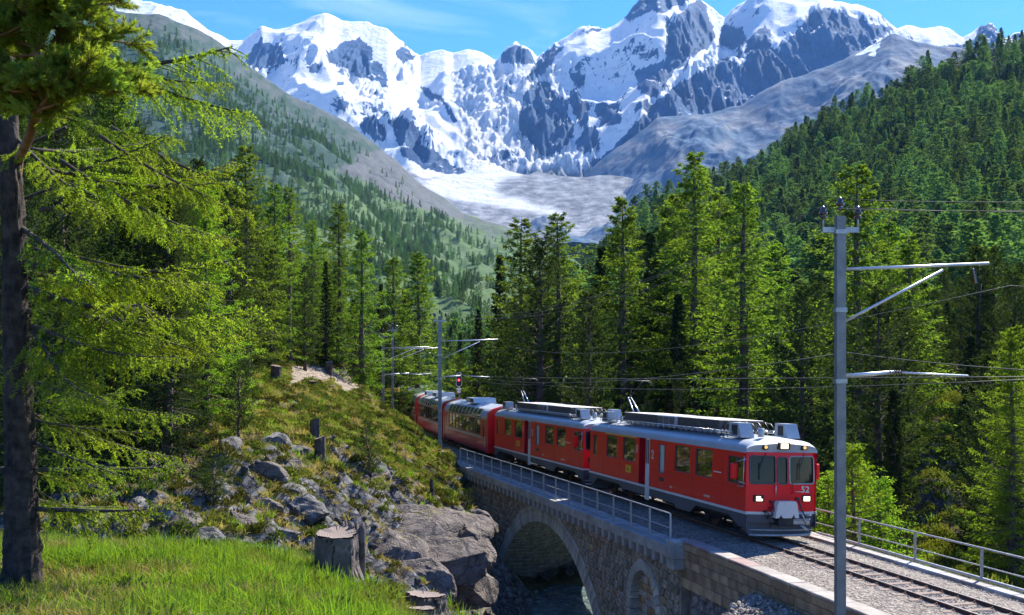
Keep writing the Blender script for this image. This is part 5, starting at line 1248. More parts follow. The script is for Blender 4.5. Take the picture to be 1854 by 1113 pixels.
# ------------------------------------------------------------------ conifers
M_larch = foliage('larch_needles', (.070, .115, .024), (.16, .24, .045), .56)
M_larch_b = foliage('bright_larch_needles', (.10, .16, .024), (.21, .31, .045), .56, scale=1.2)
M_pine = foliage('pine_needles', (.024, .042, .018), (.070, .098, .032), .32)
M_fir = foliage('spruce_needles', (.020, .034, .017), (.050, .068, .026), .25)
M_hill = foliage('hillside_needles', (.035, .075, .048), (.13, .20, .07), .45, rand=.5, hue=.03, scale=.05)
M_bark = simple('bark', (.035, .026, .020), (.12, .09, .07), .95, scale=3, bmp=1.0, bscale=9, coord='Object')
M_bark_r = simple('reddish_bark', (.05, .035, .03), (.17, .12, .095), .95, scale=4, bmp=1, bscale=10)
M_bark_p = simple('pine_bark', (.13, .06, .025), (.30, .15, .07), .9, scale=5, bmp=.9, bscale=16)
def diamonds(C, Dv, L, Wd, r, bend=.0):
    """leaf sprays: centre-line base points C, directions Dv, lengths L, widths Wd -> verts, quads"""
    n = len(C); rv = r.normal(size=(n, 3)); S_ = np.cross(Dv, rv); S_ /= np.linalg.norm(S_, axis=1, keepdims=True) + 1e-9
    a = C; b = C + Dv * (L[:, None] * .45) + S_ * Wd[:, None] * .5; c = C + Dv * L[:, None]; d = C + Dv * (L[:, None] * .45) - S_ * Wd[:, None] * .5
    if bend: c = c - np.array([0, 0, 1]) * (L * bend)[:, None]
    V = np.stack([a, b, c, d], 1).reshape(-1, 3); Fq = np.arange(4 * n).reshape(n, 4); return V, Fq
def norm(v): return v / (np.linalg.norm(v, axis=-1, keepdims=True) + 1e-9)
def conifer(name, seed, H, R, kind, nb, ntw, k, mat, bark, cb=.12, ll=.34, lw=.10, lean=.0, limbs=True, shape=None):
    r = np.random.default_rng(seed)
    trunk = MB(); nn = 9
    tp = [(lean * H * (i/nn)**2 + .05 * math.sin(i * 1.3 + seed), .05 * math.cos(i * 1.1 + seed), H * i / nn) for i in range(nn + 1)]
    tr = [(.016 * H) * (1 - i / nn)**.85 + .012 for i in range(nn + 1)]; tr[0] *= 1.25
    trunk.tube(tp, tr, 8)
    tx = lambda h: np.stack([lean * H * (h/H)**2 + 0*h, 0*h, h], -1)
    hb = cb * H + (H * .985 - cb * H) * ((np.arange(nb) + r.random(nb)) / nb)**1.0
    t = (hb - cb * H) / (H - cb * H)
    if kind == 'larch': rad = R * (1 - t)**.70 * (.6 + .4 * np.minimum(1, t / .12)) * 1.12 + .10
    elif kind == 'pine': rad = R * (1 - t**2.6)**.8 * (.5 + .5 * np.minimum(1, t / .2)) + .15
    else: rad = R * (1 - t)**1.05 * (.6 + .4 * np.minimum(1, t / .1)) + .10
    # layered irregularity
    az = np.arange(nb) * 2.39996 + r.normal(0, .35, nb)
    lobes = 1 + .22 * np.sin(az * 2 + seed) + .18 * np.sin(hb * 1.7 + az)
    Lb = rad * lobes * (.62 + .5 * r.random(nb)); Lb *= np.where(r.random(nb) < .10, .45, 1)
    if kind == 'larch': el = -.16 + .62 * t + r.normal(0, .12, nb); sag, up = .26, .30
    elif kind == 'pine': el = .05 + .75 * t + r.normal(0, .15, nb); sag, up = .12, .42
    else: el = -.22 + .55 * t + r.normal(0, .08, nb); sag, up = .26, .2
    dh = np.stack([np.cos(az), np.sin(az), 0 * az], 1); base = tx(hb)
    def bp(i, s):   # points along branch i at s
        L = Lb[i][..., None] * s[..., None]
        z = (np.tan(el[i])[..., None] * s[..., None] - sag * s[..., None] * 1.0 + up * s[..., None]**2) * Lb[i][..., None]
        return base[i] + dh[i] * L + np.concatenate([0*z, 0*z, z], -1)
    if limbs:
        for i in range(nb):
            if Lb[i] < .5: continue
            s = np.array([0, .35, .75]); pts = bp(np.full(3, i), s)
            w = .010 * Lb[i] + .008; trunk.tube([Vector(p) for p in pts], [w * 1.6, w, w * .4], 3, cap=False)
        # dead twigs on the bare shaft
        for q in range(int(10 * cb * 10)):
            z = r.uniform(.1, 1.0) * cb * H; a = r.uniform(0, 6.28); l = r.uniform(.3, 1.4)
            trunk.tube([(0, 0, z), (math.cos(a) * l, math.sin(a) * l, z + r.uniform(-.4, .1))], [.02, .006], 3, cap=False)
    I = np.repeat(np.arange(nb), ntw); n = len(I)
    s = (.10 + .9 * r.random(n)**(.75)); s = np.minimum(s, 1.0)
    B = bp(I, s); side = np.where(r.random(n) < .5, -1.0, 1.0)
    perp = np.stack([-dh[I][:, 1], dh[I][:, 0], 0 * s], 1)
    if kind == 'pine': td = dh[I] * .7 + perp * side[:, None] * (.55 + .3 * r.random(n))[:, None] + np.array([0, 0, 1.]) * (.35 + .5 * r.random(n))[:, None]
    elif kind == 'larch': td = dh[I] * .55 + perp * side[:, None] * .75 + np.array([0, 0, 1.]) * (-.28 + .35 * r.random(n))[:, None]
    else: td = dh[I] * .6 + perp * side[:, None] * .75 + np.array([0, 0, 1.]) * (-.32 + .15 * r.random(n))[:, None]
    td = norm(td + r.normal(0, .12, (n, 3)))
    tl = (Lb[I] * .34 * (1.15 - .65 * s) + .12) * (.6 + .6 * r.random(n)); tl = np.minimum(tl, 1.25)
    J = np.repeat(np.arange(n), k); m = len(J); u = (np.tile(np.arange(k), n) + r.random(m)) / k
    C = B[J] + td[J] * (tl[J] * u)[:, None] + r.normal(0, .03, (m, 3))
    spread = .85 if kind == 'pine' else .6
    Dv = norm(td[J] + r.normal(0, spread, (m, 3)) + (np.array([0, 0, .35]) if kind == 'pine' else np.array([0, 0, -.12])))
    tJ = t[I][J]; Ls = ll * (.65 + .7 * r.random(m)) * (1 - .45 * tJ); Ws = lw * (.7 + .6 * r.random(m))
    V, Fq = diamonds(C, Dv, Ls, Ws, r, .1)
    # leader at the top
    return trunk.mesh('trunk', bark), np_mesh('crown', V, Fq, mat)
def tree_proto(kindname, tm, cm): return (kindname, tm, cm)
L_ = []
def mk(kn, *a, **k): tm, c = conifer(kn, *a, **k); return (kn, tm, c)
larches = [mk('larch_tree', 11, 24, 3.9, 'larch', 165, 21, 5, M_larch, M_bark, cb=.10, lw=.085),
           mk('larch_tree', 12, 27, 4.3, 'larch', 175, 21, 5, M_larch, M_bark, cb=.16, lw=.085),
           mk('larch_tree', 13, 21, 3.3, 'larch', 145, 21, 5, M_larch, M_bark_r, cb=.08, lw=.085)]
tall_bare = mk('larch_tree', 14, 26, 2.9, 'larch', 110, 15, 5, M_larch, M_bark_r, cb=.50)
pines = [mk('stone_pine', 21, 18, 2.5, 'pine', 170, 12, 6, M_pine, M_bark, cb=.05, ll=.30, lw=.11),
         mk('stone_pine', 22, 21, 2.9, 'pine', 190, 12, 6, M_pine, M_bark, cb=.08, ll=.30, lw=.11)]
spruces = [mk('spruce_tree', 31, 20, 2.7, 'spruce', 210, 12, 5, M_fir, M_bark, cb=.04, ll=.30, lw=.10),
           mk('spruce_tree', 32, 16, 2.2, 'spruce', 180, 12, 5, M_fir, M_bark, cb=.03, ll=.30, lw=.10)]
young = [mk('young_larch', 41, 6, 1.9, 'larch', 110, 14, 6, M_larch_b, M_bark, cb=.02, ll=.17, lw=.045),
         mk('young_larch', 42, 9, 2.3, 'larch', 130, 15, 6, M_larch_b, M_bark, cb=.02, ll=.20, lw=.05)]
sapling = mk('young_pine', 43, 3, .62, 'pine', 70, 10, 6, M_pine, M_bark_r, cb=.15, ll=.12, lw=.03)
fine_l = mk('larch_tree', 51, 20, 3.6, 'larch', 240, 24, 7, M_larch_b, M_bark, cb=.06, ll=.22, lw=.055)
fine_p = mk('stone_pine', 52, 18, 2.7, 'pine', 230, 18, 7, M_pine, M_bark, cb=.06, ll=.22, lw=.06)
heights = {id(p): max(v[2] for v in p[1].vertices and [(v.co.x, v.co.y, v.co.z) for v in p[1].vertices]) for p in larches + pines + spruces + young + [tall_bare, sapling, fine_l, fine_p]}
def gz(x, y):
    if abs(x) < 61 and -7 < y < 131: return float(ground(x, y))
    return None
def slope_z(S5, x, y):
    X, Y, Z, px, py = S5; c = CX + F * x / y
    return c
def plant(proto, x, y, z, H, label, cat='tree', group=None, rz=None, wide=1.0, tilt=(0, 0)):
    kn, tm, c = proto; k = H / heights[id(proto)]
    r = empty(kn, (x, y, z), rz if rz is not None else rnd.uniform(0, 6.28), label, cat, group)
    r.rotation_euler = (tilt[0], tilt[1], r.rotation_euler.z); r.scale = (k * wide, k * wide, k)
    link_mesh('trunk', tm, r); link_mesh('crown', c, r); return r
def plant_px(proto, px, top, d, label, base=None, group=None, wide=1.0, tilt=(0, 0), rz=None):
    if base is not None:
        d = hit_d(px, base) or d
    x = X_at(px, d); zt = Z_at(top, d)
    z = gz(x, d) if base is None else Z_at(base, d)
    if z is None: z = -6 if x > -20 else 2
    z -= .25
    return plant(proto, x, d, z, zt - z, label, group=group, wide=wide, tilt=tilt, rz=rz)
A_, B_, C_ = larches; P1, P2 = pines; S1, S2 = spruces
# right hand group behind the train, left to right
for a in [
 (S1,905,455,98,'dark spruce at the left edge of the grove behind the second railcar'),
 (A_,944,392,92,'larch with twin-looking top just left of the tall bushy larch above the second railcar'),
 (P2,978,430,80,'dark bushy stone pine below the first larches of the grove behind the train'),
 (B_,1010,380,88,'larch with open rounded top, second from the left in the grove behind the train'),
 (P1,1066,528,70,'short pointed dark stone pine standing in front of the grove above the coupling'),
 (A_,1127,352,86,'broad larch above the middle of the leading railcar roof, left of the tallest larch'),
 (S1,1090,440,100,'shaded spruce between the two broad larches of the grove'),
 (P2,1172,420,94,'dark pine filling the gap left of the tallest larch'),
 (B_,1257,268,88,'tallest larch of the grove with a thin pointed top against the grey mountainside'),
 (C_,1222,345,96,'larch standing close behind the tallest one, on its left'),
 (A_,1300,345,104,'slim larch between the tallest larch and the bright broad one'),
 (B_,1346,324,78,'bright broad larch with visible dark shaft, right of the tallest one'),
 (C_,1405,430,92,'pale larch in the gap left of the near catenary mast'),
 (P1,1452,520,66,'dark stone pine close left of the near catenary mast'),
 (A_,1552,294,76,'tall bright larch rising directly behind the near catenary mast'),
 (C_,1610,395,84,'larch with a rounded top just right of the near mast'),
 (P2,1590,520,58,'dark stone pine right of the near mast below its upper arm'),
 (A_,1645,420,80,'larch showing behind the outer end of the upper arm of the near mast'),
 (P1,1632,560,66,'stone pine left of the bare sandy slope at the right'),
 (S2,1758,600,74,'spruce above the bare sandy slope at the right'),
 (P2,1790,640,60,'stone pine between the sandy slope and the bright larch at the right edge'),
 (P1,1785,700,50,'bushy pine right above the walkway railing'),
 (S2,1618,700,56,'dark spruce standing left of the sandy slope behind the railing')]: plant_px(*a, wide=1.28 if 'larch' in a[4] else 1.12)
for a in [(fine_l,1832,585,44,'bright larch at the right edge of the view'), (fine_l,1900,520,50,'larch partly cut by the right edge of the view'),
          (young[1],1545,800,41,'bright young larch behind the near mast beside the walkway railing'), (young[0],1592,865,42,'smaller young larch right of the near mast beside the railing'), (young[0],1500,855,43,'young larch showing between the train front and the near mast')]: plant_px(*a)
# left hand forest edge, explicit ones
for a in [
 (tall_bare,524,335,74,'tall larch with a long bare shaft at the edge of the clearing'),
 (A_,614,366,84,'larch in the middle of the left forest edge above the clearing'),
 (C_,655,412,80,'bright slender larch right of the clearing'),
 (B_,565,395,92,'larch behind the tall bare-shafted one'),
 (S1,590,470,78,'dark spruce behind the brown stump on the clearing'),
 (P2,552,480,72,'dense dark pine just right of the bare-shafted larch'),
 (P1,490,450,66,'dark pine left of the bare-shafted larch'),
 (A_,712,462,104,'slim larch above the distant catenary masts, left of its twin'),
 (C_,757,452,108,'slim larch above the distant catenary masts, right of its twin'),
 (S2,733,520,118,'spruce between the two slim larches over the coaches'),
 (S1,690,510,100,'dark spruce behind the leftmost thin mast'),
 (S2,640,540,86,'spruce above the light green bush'),
 (B_,445,258,54,'large larch on the left rising against the grey valley side'),
 (P2,415,330,46,'dark pine with a bushy top left of the large larch'),
 (A_,498,330,70,'larch with a thin top beside the bare-shafted one')]: plant_px(*a, wide=1.2 if 'larch' in a[4] and 'bare' not in a[4] else 1.05)
fillA = 'conifer standing in the dense forest on the left bank'; fillB = 'dark conifer in the shaded back rows of the grove beyond the train'
def filler(n, xr, yr, protos, label, hmin, hmax, group, cond=None):
    c = 0; tries = 0; pts = []
    while c < n and tries < 4000:
        tries += 1; y = rnd.uniform(*yr); px = rnd.uniform(*xr); x = X_at(px, y)
        if abs(off_np(x, y)) < 7 or (cond and not cond(x, y, px)): continue
        if any((x-a)**2 + (y-b)**2 < 7 for a, b in pts): continue
        z = gz(x, y)
        if z is None: z = float(vf_h(x, y))
        if z < -9.5: continue
        H_ = rnd.uniform(hmin, hmax); lim = float(np.interp(px, [0, 200, 235, 300, 420, 470, 520, 600, 700, 860, 900], [40, 60, 170, 250, 300, 360, 400, 430, 500, 560, 380])) + rnd.uniform(0, 60)
        if px < 900: H_ = min(H_, Z_at(lim, y) - z)
        if H_ < 4: continue
        pts.append((x, y)); plant(rnd.choice(protos), x, y, z - .3, H_, label, group=group, wide=rnd.uniform(.85, 1.15)); c += 1
filler(46, (-60, 470), (46, 92), [P1, P2, S1, S2, A_, B_, fine_p], fillA, 13, 21, 'conifers of the dense left forest', lambda x, y, px: y > 46 + max(0, (px - 250)) * .06)
filler(12, (-40, 330), (33, 48), [fine_p, fine_p, P1, S1], 'bushy conifer close behind the foreground larch boughs', 11, 16, 'conifers close behind the foreground boughs')
filler(34, (430, 870), (108, 150), [S1, S2, P1, A_], 'spruce in the dark wood where the line disappears', 11, 17, 'conifers around the far cutting', lambda x, y, px: abs(off_np(x, y)) > 8)
filler(46, (880, 1560), (84, 128), [S1, S2, P1, P2], fillB, 12, 19, 'shaded conifers of the grove')
filler(26, (1120, 1500), (62, 84), [S1, S2, P1], 'low dark conifer right behind the train roofs', 8, 11, 'low conifers behind the train')
filler(34, (1560, 1990), (78, 128), [S2, P1, P2], 'conifer on the slope right of the near mast', 11, 16, 'conifers on the right hand slope', lambda x, y, px: not (1655 < px < 1735 and y < 102))
filler(14, (1540, 1990), (46, 64), [P1, S2, young[1]], 'bushy conifer growing just beyond the walkway railing', 5, 8.5, 'conifers beyond the walkway railing', lambda x, y, px: px > 1745 or px < 1630)
for a in [(fine_p,300,300,37,'bushy pine behind the larch boughs, third of the close trees from the left'), (A_,205,150,36,'tall larch whose top meets the sky left of the mountains'), (fine_l,372,300,42,'bright larch right of the foreground boughs'),
          (fine_p,110,120,33,'shaded pine filling the view behind the foreground trunk'), (fine_p,30,200,30,'dark pine left of the foreground trunk')]: plant_px(*a)
# the small trees and bushes on the mound
plant_px(sapling, 673, 775, 49, 'small leaning dark pine standing alone on the mossy mound', base=862, tilt=(0, .12), wide=1.3)
plant_px(sapling, 433, 665, 58, 'small pine on the rocky left bank', base=800)
plant_px(sapling, 387, 835, 36, 'small dark pine growing among the rocks on the left', base=905, wide=1.9)
plant_px(sapling, 845, 888, 50, 'tiny bright pine on the rock beside the left end of the bridge', base=922, wide=1.6)
plant_px(young[0], 648, 648, 88, 'light green bushy young larch beside the clearing', wide=1.4)
plant_px(young[0], 672, 655, 98, 'light green bush at the right end of the clearing', wide=1.3)
plant_px(young[0], 830, 640, 120, 'bright young larch right of the railway signal')
plant_px(young[0], 572, 740, 55, 'bright leafy bush on the mound left of the path', wide=1.1)
# far hillside on the right: individually placed trees, then the rest as one wood
hill_v = []
for i, (H_, R_, kd) in enumerate(((20, 3.7, 'spruce'), (23, 4.8, 'larch'), (17, 3.9, 'pine'), (21, 4.3, 'larch'))):
    r0 = conifer('h', 70 + i, H_, R_, kd, 105, 7, 3, M_hill, M_bark, cb=.05, ll=.85, lw=.40, limbs=False)
    bm_ = MB(); bm_.tube([(0, 0, 0), (0, 0, H_ * .9)], [.3, .05], 5)
    me_t = r0[1]; n0 = len(me_t.vertices)
    hill_v.append(me_t)
def sheet_pick(S5, n, r, fade=None):
    X, Y, Z, px, py = S5; nr, nc = X.shape
    i = r.integers(0, nr - 1, n); j = r.integers(0, nc - 1, n); u = r.random(n); v = r.random(n)
    g = lambda A: (A[i, j] * (1-u) * (1-v) + A[i, j+1] * u * (1-v) + A[i+1, j] * (1-u) * v + A[i+1, j+1] * u * v)
    return g(X), g(Y), g(Z), g(px), g(py)
r = np.random.default_rng(5)
hx, hy, hz, hpx, hpy = sheet_pick(sheetD, 60000, r)
# even density over the ground
cellk = {}
pts = []
for q in np.argsort(r.random(len(hx))):
    if not (1000 < hpx[q] < 1960 and hy[q] > 150): continue
    s_ = 8.2
    kx, ky = int(hx[q] // s_), int(hy[q] // s_); bad = False
    for a in (-1, 0, 1):
        for b in (-1, 0, 1):
            for (ux, uy) in cellk.get((kx + a, ky + b), ()):
                if (ux - hx[q])**2 + (uy - hy[q])**2 < 62: bad = True
    if bad: continue
    if float(fbm(hx[q] / 70, hy[q] / 70, 77, 3)) > .30: continue
    cellk.setdefault((kx, ky), []).append((hx[q], hy[q])); pts.append((hx[q], hy[q], hz[q], hpx[q], hpy[q]))
# screen-visible ones largest: those nearest whose tops are not hidden by the grove
pts.sort(key=lambda p: p[1])
vis = [p for p in pts if 1400 < p[3] < 1860 and p[4] < 640 and p[1] > 230]
vis_set = set(id(p) for p in vis[:300]); N_h = 0
for p in vis[:300]:
    o = link_mesh('hillside_conifer', rnd.choice(hill_v), None, (p[0], p[1], p[2] - .5), (0, 0, rnd.uniform(0, 6.28))); k = rnd.uniform(.55, 1.35); o.scale = (k * 1.6, k * 1.6, k * .95)
    tag(o, 'conifer among the close-set trees of the forested right hillside', 'tree', 'conifers of the right hillside')
protos = []
def proto_obj(name, me):
    o = bpy.data.objects.new(name, me); protos.append(o); return o
def scatter(name, P3, rots, scl, idx, objs, kind='stuff'):
    me = bpy.data.meshes.new(name); P3 = np.asarray(P3, np.float32); me.vertices.add(len(P3)); me.vertices.foreach_set('co', P3.ravel())
    for nm, arr in (('rot', rots), ('scl', scl)):
        at = me.attributes.new(nm, 'FLOAT_VECTOR', 'POINT'); at.data.foreach_set('vector', np.asarray(arr, np.float32).ravel())
    at = me.attributes.new('idx', 'INT', 'POINT'); at.data.foreach_set('value', np.asarray(idx, np.int32))
    o = link_mesh(name, me); tag(o, kind=kind)
    ng = bpy.data.node_groups.new(name, 'GeometryNodeTree')
    ng.interface.new_socket('Geometry', in_out='INPUT', socket_type='NodeSocketGeometry'); ng.interface.new_socket('Geometry', in_out='OUTPUT', socket_type='NodeSocketGeometry')
    N, Lk = ng.nodes, ng.links; gi = N.new('NodeGroupInput'); go = N.new('NodeGroupOutput'); jn = N.new('GeometryNodeJoinGeometry')
    def na(nm, tp): q = N.new('GeometryNodeInputNamedAttribute'); q.data_type = tp; q.inputs['Name'].default_value = nm; return q.outputs[0]
    ro, sc, ix = na('rot', 'FLOAT_VECTOR'), na('scl', 'FLOAT_VECTOR'), na('idx', 'INT')
    e2r = N.new('FunctionNodeEulerToRotation'); Lk.new(ro, e2r.inputs[0])
    for i, ob in enumerate(objs):
        oi = N.new('GeometryNodeObjectInfo'); oi.inputs['Object'].default_value = ob; oi.inputs['As Instance'].default_value = True
        cmp = N.new('FunctionNodeCompare'); cmp.data_type = 'INT'; cmp.operation = 'EQUAL'; Lk.new(ix, cmp.inputs[2]); cmp.inputs[3].default_value = i
        ip = N.new('GeometryNodeInstanceOnPoints'); Lk.new(gi.outputs[0], ip.inputs['Points']); Lk.new(cmp.outputs[0], ip.inputs['Selection']); Lk.new(oi.outputs['Geometry'], ip.inputs['Instance'])
        Lk.new(e2r.outputs[0], ip.inputs['Rotation']); Lk.new(sc, ip.inputs['Scale']); Lk.new(ip.outputs[0], jn.inputs[0])
    Lk.new(jn.outputs[0], go.inputs[0]); md = o.modifiers.new('scatter', 'NODES'); md.node_group = ng
    return o
def rs3(n, lo, hi, r, flat=True):
    k = lo + (hi - lo) * r.random(n); return np.stack([k, k, k], 1)
rest = [p for p in pts if id(p) not in vis_set]
hobj = [proto_obj('far_tree', m) for m in hill_v]
n = len(rest); P3 = np.array([[p[0], p[1], p[2] - .5] for p in rest])
rt = np.zeros((n, 3)); rt[:, 2] = r.random(n) * 6.28
_s = rs3(n, .55, 1.3, r) * np.array([1.6, 1.6, .95])
scatter('hillside_wood', P3, rt, _s, r.integers(0, 4, n), hobj)
# left valley side
hx, hy, hz, hpx, hpy = sheet_pick(sheetE, 76000, r)
den = fbm(hx / 120, hy / 160, 101, 4); dl = (hpy - ridgeE(hpx))
lowv = sstep(360, 470, hpy)
keep = r.random(len(hx)) < np.clip(.24 + .75 * sstep(.0, .25, den), 0, 1) * np.clip(sstep(14, 75, dl), 0, 1) * np.where(hpx < 560, 1.0, .85)
scr = zoneE_scree(hpx, hpy, hx, hy, hz); keep &= (scr < .72) | (r.random(len(hx)) < .2); keep &= hy > 240
band = (hpx > 590) & (hpx < 760) & (hpy < 330) & (hpy > 295); keep &= ~(band & (r.random(len(hx)) < .8))
keep &= r.random(len(hx)) < np.clip(hy / 1900, .12, 1)
mead = in_poly(hpx, hpy, [(780,470),(900,440),(1010,470),(960,620),(780,600)]) & (fbm(hx / 40, hy / 60, 5, 3) > -.22); keep &= ~mead | (r.random(len(hx)) < .12)
P3 = np.stack([hx, hy, hz - .5], 1)[keep]; n = len(P3)
rt = np.zeros((n, 3)); rt[:, 2] = r.random(n) * 6.28
print('hill trees', len(rest), len(vis), 'valley trees', n)
scatter('valley_side_wood', P3, rt, rs3(n, .45, .95, r), r.integers(0, 4, n), hobj)
# ------------------------------------------------------------------ rocks
M_rock = rock_mat('rock', (.06, .05, .045), (.14, .115, .10), (.26, .215, .19), crack=.7)
M_rock_l = rock_mat('pale_rock', (.055, .052, .05), (.15, .14, .132), (.34, .32, .30), crack=1.2)
def ico(sub):
    import bmesh
    bm = bmesh.new(); bmesh.ops.create_icosphere(bm, subdivisions=sub, radius=1.0)
    V = np.array([v.co[:] for v in bm.verts]); Fq = np.array([[v.index for v in f.verts] for f in bm.faces]); bm.free(); return V, Fq
ICO = {k: ico(k) for k in (1, 2, 4, 5)}
def rock_arr(seed, sub=4, ncut=14, size=(1, 1, 1), rough=.05, depth=.55):
    r = np.random.default_rng(seed); V, Fq = ICO[sub]; V = V.copy() * (1 + .0 * V)
    for _ in range(ncut):
        n = norm(r.normal(size=3)); d = r.uniform(depth, .92); k = V @ n - d; V -= np.maximum(k, 0)[:, None] * n[None]
    if sub > 2:
        q = V * 2.2; nz = fbm(q[:, 0] + q[:, 2] * .7, q[:, 1] - q[:, 2] * .9, seed, 5); st = ridged(V[:, 0] * 1.6 + V[:, 2], V[:, 1] * 1.6 + V[:, 2] * .6, seed + 3, 4) - .5
        V *= (1 + rough * nz * 1.5 - rough * 1.4 * np.maximum(st, 0))[:, None]
    return V * np.array(size), Fq
def boulder(px, py, d, size, label, seed, sub=4, mat=None, rot=(0, 0, 0), sink=.3, name='boulder', group=None, ncut=10, rough=.09):
    if name == 'boulder' and 25 < d < 70 and seed >= 300:
        d = hit_d(px, py) or d
    V, Fq = rock_arr(seed, sub, ncut, size, rough, .42)
    me = np_mesh(name, V, Fq, mat or M_rock); c = P(px, py, d); c.z -= (sink + (.25 if name == 'boulder' and seed >= 300 else 0)) * size[2]; o = link_mesh(name, me, None, c, rot); return tag(o, label, 'rock', group)
# great slab left of the bridge, built of several fractured blocks
sl = empty('rock_slab', P(770, 990, 40), 0, 'great fractured grey brown rock slab sloping towards the viewer left of the bridge', 'rock')
def slab_block(px, py, d, size, rot, seed, sub=5):
    V, Fq = rock_arr(seed, sub, 16, size, .055, .62); o = link_mesh('rock_block', np_mesh('rock_block', V, Fq, M_rock), sl, P(px, py, d) - sl.location, rot); return o
slab_block(745, 975, 41, (2.3, 2.6, 1.0), (.42, .12, -.5), 201); slab_block(820, 965, 43.5, (1.7, 1.9, 1.0), (.5, .1, -.3), 202)
slab_block(700, 1012, 38.5, (1.7, 1.6, 1.0), (.45, .3, -.7), 203); slab_block(800, 1020, 39.5, (2.0, 1.4, 1.1), (.55, -.05, -.2), 204)
slab_block(855, 1000, 42.5, (1.0, 1.3, .9), (.6, .0, .1), 205); slab_block(745, 1062, 37.5, (1.7, 1.1, 1.3), (.5, .0, -.3), 206); slab_block(835, 1062, 40.5, (1.5, 1.2, 1.3), (.6, .1, .0), 207)
ms = MB()
boulder(862, 940, 50, (.85, .8, .75), 'block of rock carrying a tiny pine beside the bridge', 211); boulder(886, 952, 50, (.5, .6, .6), 'smaller grey rock wedged against the bridge pier', 212)
boulder(855, 1000, 47, (1.0, .9, .8), 'rounded rock between the great slab and the bridge', 213)
for i, (px, py, d, s) in enumerate(((505,795,44,1.3),(540,812,43,1.0),(470,842,39,1.0),(405,800,40,1.1),(250,905,33,1.2),(300,935,30,1.0),(350,900,33,.9),(210,870,36,1.1),(430,935,29,.8),(500,950,29.5,.9),(545,905,33,1.0),(470,905,32,.8),(130,900,35,1.0),(380,960,27.5,.7),(440,975,27,.6),(520,880,36,.8),(330,850,37,.9),(180,930,31,.9))):
    lb = ['big pale outcrop above the dark stumps on the left bank','outcrop block right of the big pale one on the left bank','grey rock below the big pale outcrop','rock under the drooping boughs beside the dark hollow','broad grey rock face in the middle of the left bank','low grey rock at the grass edge, left of the dead twigs','grey rock left of the small dark pine','rock face at the far left below the boughs','small rock right of the dead twigs','grey rock directly left of the large stump','mossy rock above and left of the large stump','small rock above the dead twigs','leftmost rock beside the larch trunk','small rock at the grass edge below the small dark pine','little stone at the grass edge','rock under the mossy brow','rock behind the small dark pine','low rock at the left grass edge'][i]
    boulder(px, py + 8, d, (s * 1.1, s, s * .75), lb, 300 + i, mat=M_rock_l if i % 3 != 2 else M_rock, rot=(rnd.uniform(-.3, .5), rnd.uniform(-.3, .3), rnd.uniform(0, 6)), rough=.09)
for i in range(26):
    y = rnd.uniform(55, 70); px = rnd.uniform(985, 1090)
    s = rnd.uniform(.22, .75); c = P(px, 1000, y); c.z = float(ground(c.x, c.y))
    V, Fq = rock_arr(400 + i, 4, 12, (s * 1.2, s, s * .8), .05); o = link_mesh('boulder', np_mesh('boulder', V, Fq, M_rock_l), None, c + Vector((0, 0, .1)), (0, 0, rnd.uniform(0, 6))); tag(o, 'pale boulder in the stream bed seen through the arch', 'rock', 'boulders in the stream bed')

# ------------------------------------------------------------------ small stones, ballast, ground cover (uncountable)
st_v = []
for i in range(4):
    V, Fq = rock_arr(500 + i, 1 if i < 3 else 2, 7, (1, .8, .7), 0); st_v.append(V)
M_bst = [simple('ballast_stone%d' % i, a, b, .9, scale=2.0, rand=.0) for i, (a, b) in enumerate((((.15, .135, .12), (.28, .255, .23)), ((.28, .26, .235), (.44, .41, .37)), ((.09, .075, .062), (.19, .15, .12)), ((.20, .16, .13), (.33, .275, .225))))]
bobj = [proto_obj('ballast_stone', np_mesh('ballast_stone', rock_arr(500 + i, 1, 6, (1, .8, .7), 0)[0], ICO[1][1], M_bst[i])) for i in range(4)]
r = np.random.default_rng(9)
def track_pts(n, y0, y1, o0, o1, h, r, dens=1.0):
    y = y0 + (y1 - y0) * r.random(n)**dens; o = o0 + (o1 - o0) * r.random(n); out = []
    for a, b in zip(y, o):
        if min(abs(b - .53), abs(b + .53)) < .085: continue
        hh = -.115 + .0 if abs(b) < .95 else (-.125 - (abs(b) - .95) * .085)
        out.append(W(a, b, hh + h))
    return np.array([tuple(v) for v in out])
B3 = np.concatenate([track_pts(15000, 17, 36, -2.48, 2.05, .006, r, 1.0), track_pts(4500, 36, 56, -2.4, 2.0, .006, r)])
n = len(B3); rt = r.random((n, 3)) * 6.28
o = scatter('ballast_stones', B3, rt, rs3(n, .018, .042, r), r.integers(0, 4, n), bobj)
def ground_pts(n, x0, x1, y0, y1, r, cond=None, dz=0.):
    x = x0 + (x1 - x0) * r.random(n); y = y0 + (y1 - y0) * r.random(n); z = ground(x, y) + dz
    k = np.ones(n, bool) if cond is None else cond(x, y, z)
    return np.stack([x, y, z], 1)[k]
G3 = ground_pts(9000, 3.5, 8.2, 20, 34, r, lambda x, y, z: (off_np(x, y) < -3.0) & (off_np(x, y) > -6.5) & (r.random(len(x)) < .35 + .65 * (fbm(x, y, 3, 3) > -.05)))
n = len(G3); scatter('loose_rubble', G3, r.random((n, 3)) * 6.28, rs3(n, .03, .10, r), r.integers(0, 4, n), bobj)
G3 = ground_pts(2600, -20, 1, 22, 70, r, lambda x, y, z: (rockyness(x, y) > .35) & (off_np(x, y) < -3.4)); n = len(G3)
robj = [proto_obj('scree_stone', np_mesh('scree_stone', rock_arr(520 + i, 2, 8, (1, .8, .7), 0)[0], ICO[2][1], M_rock if i else M_rock_l)) for i in range(3)]
scatter('scree_stones', G3, r.random((n, 3)) * 6.28, rs3(n, .05, .26, r), r.integers(0, 3, n), robj)

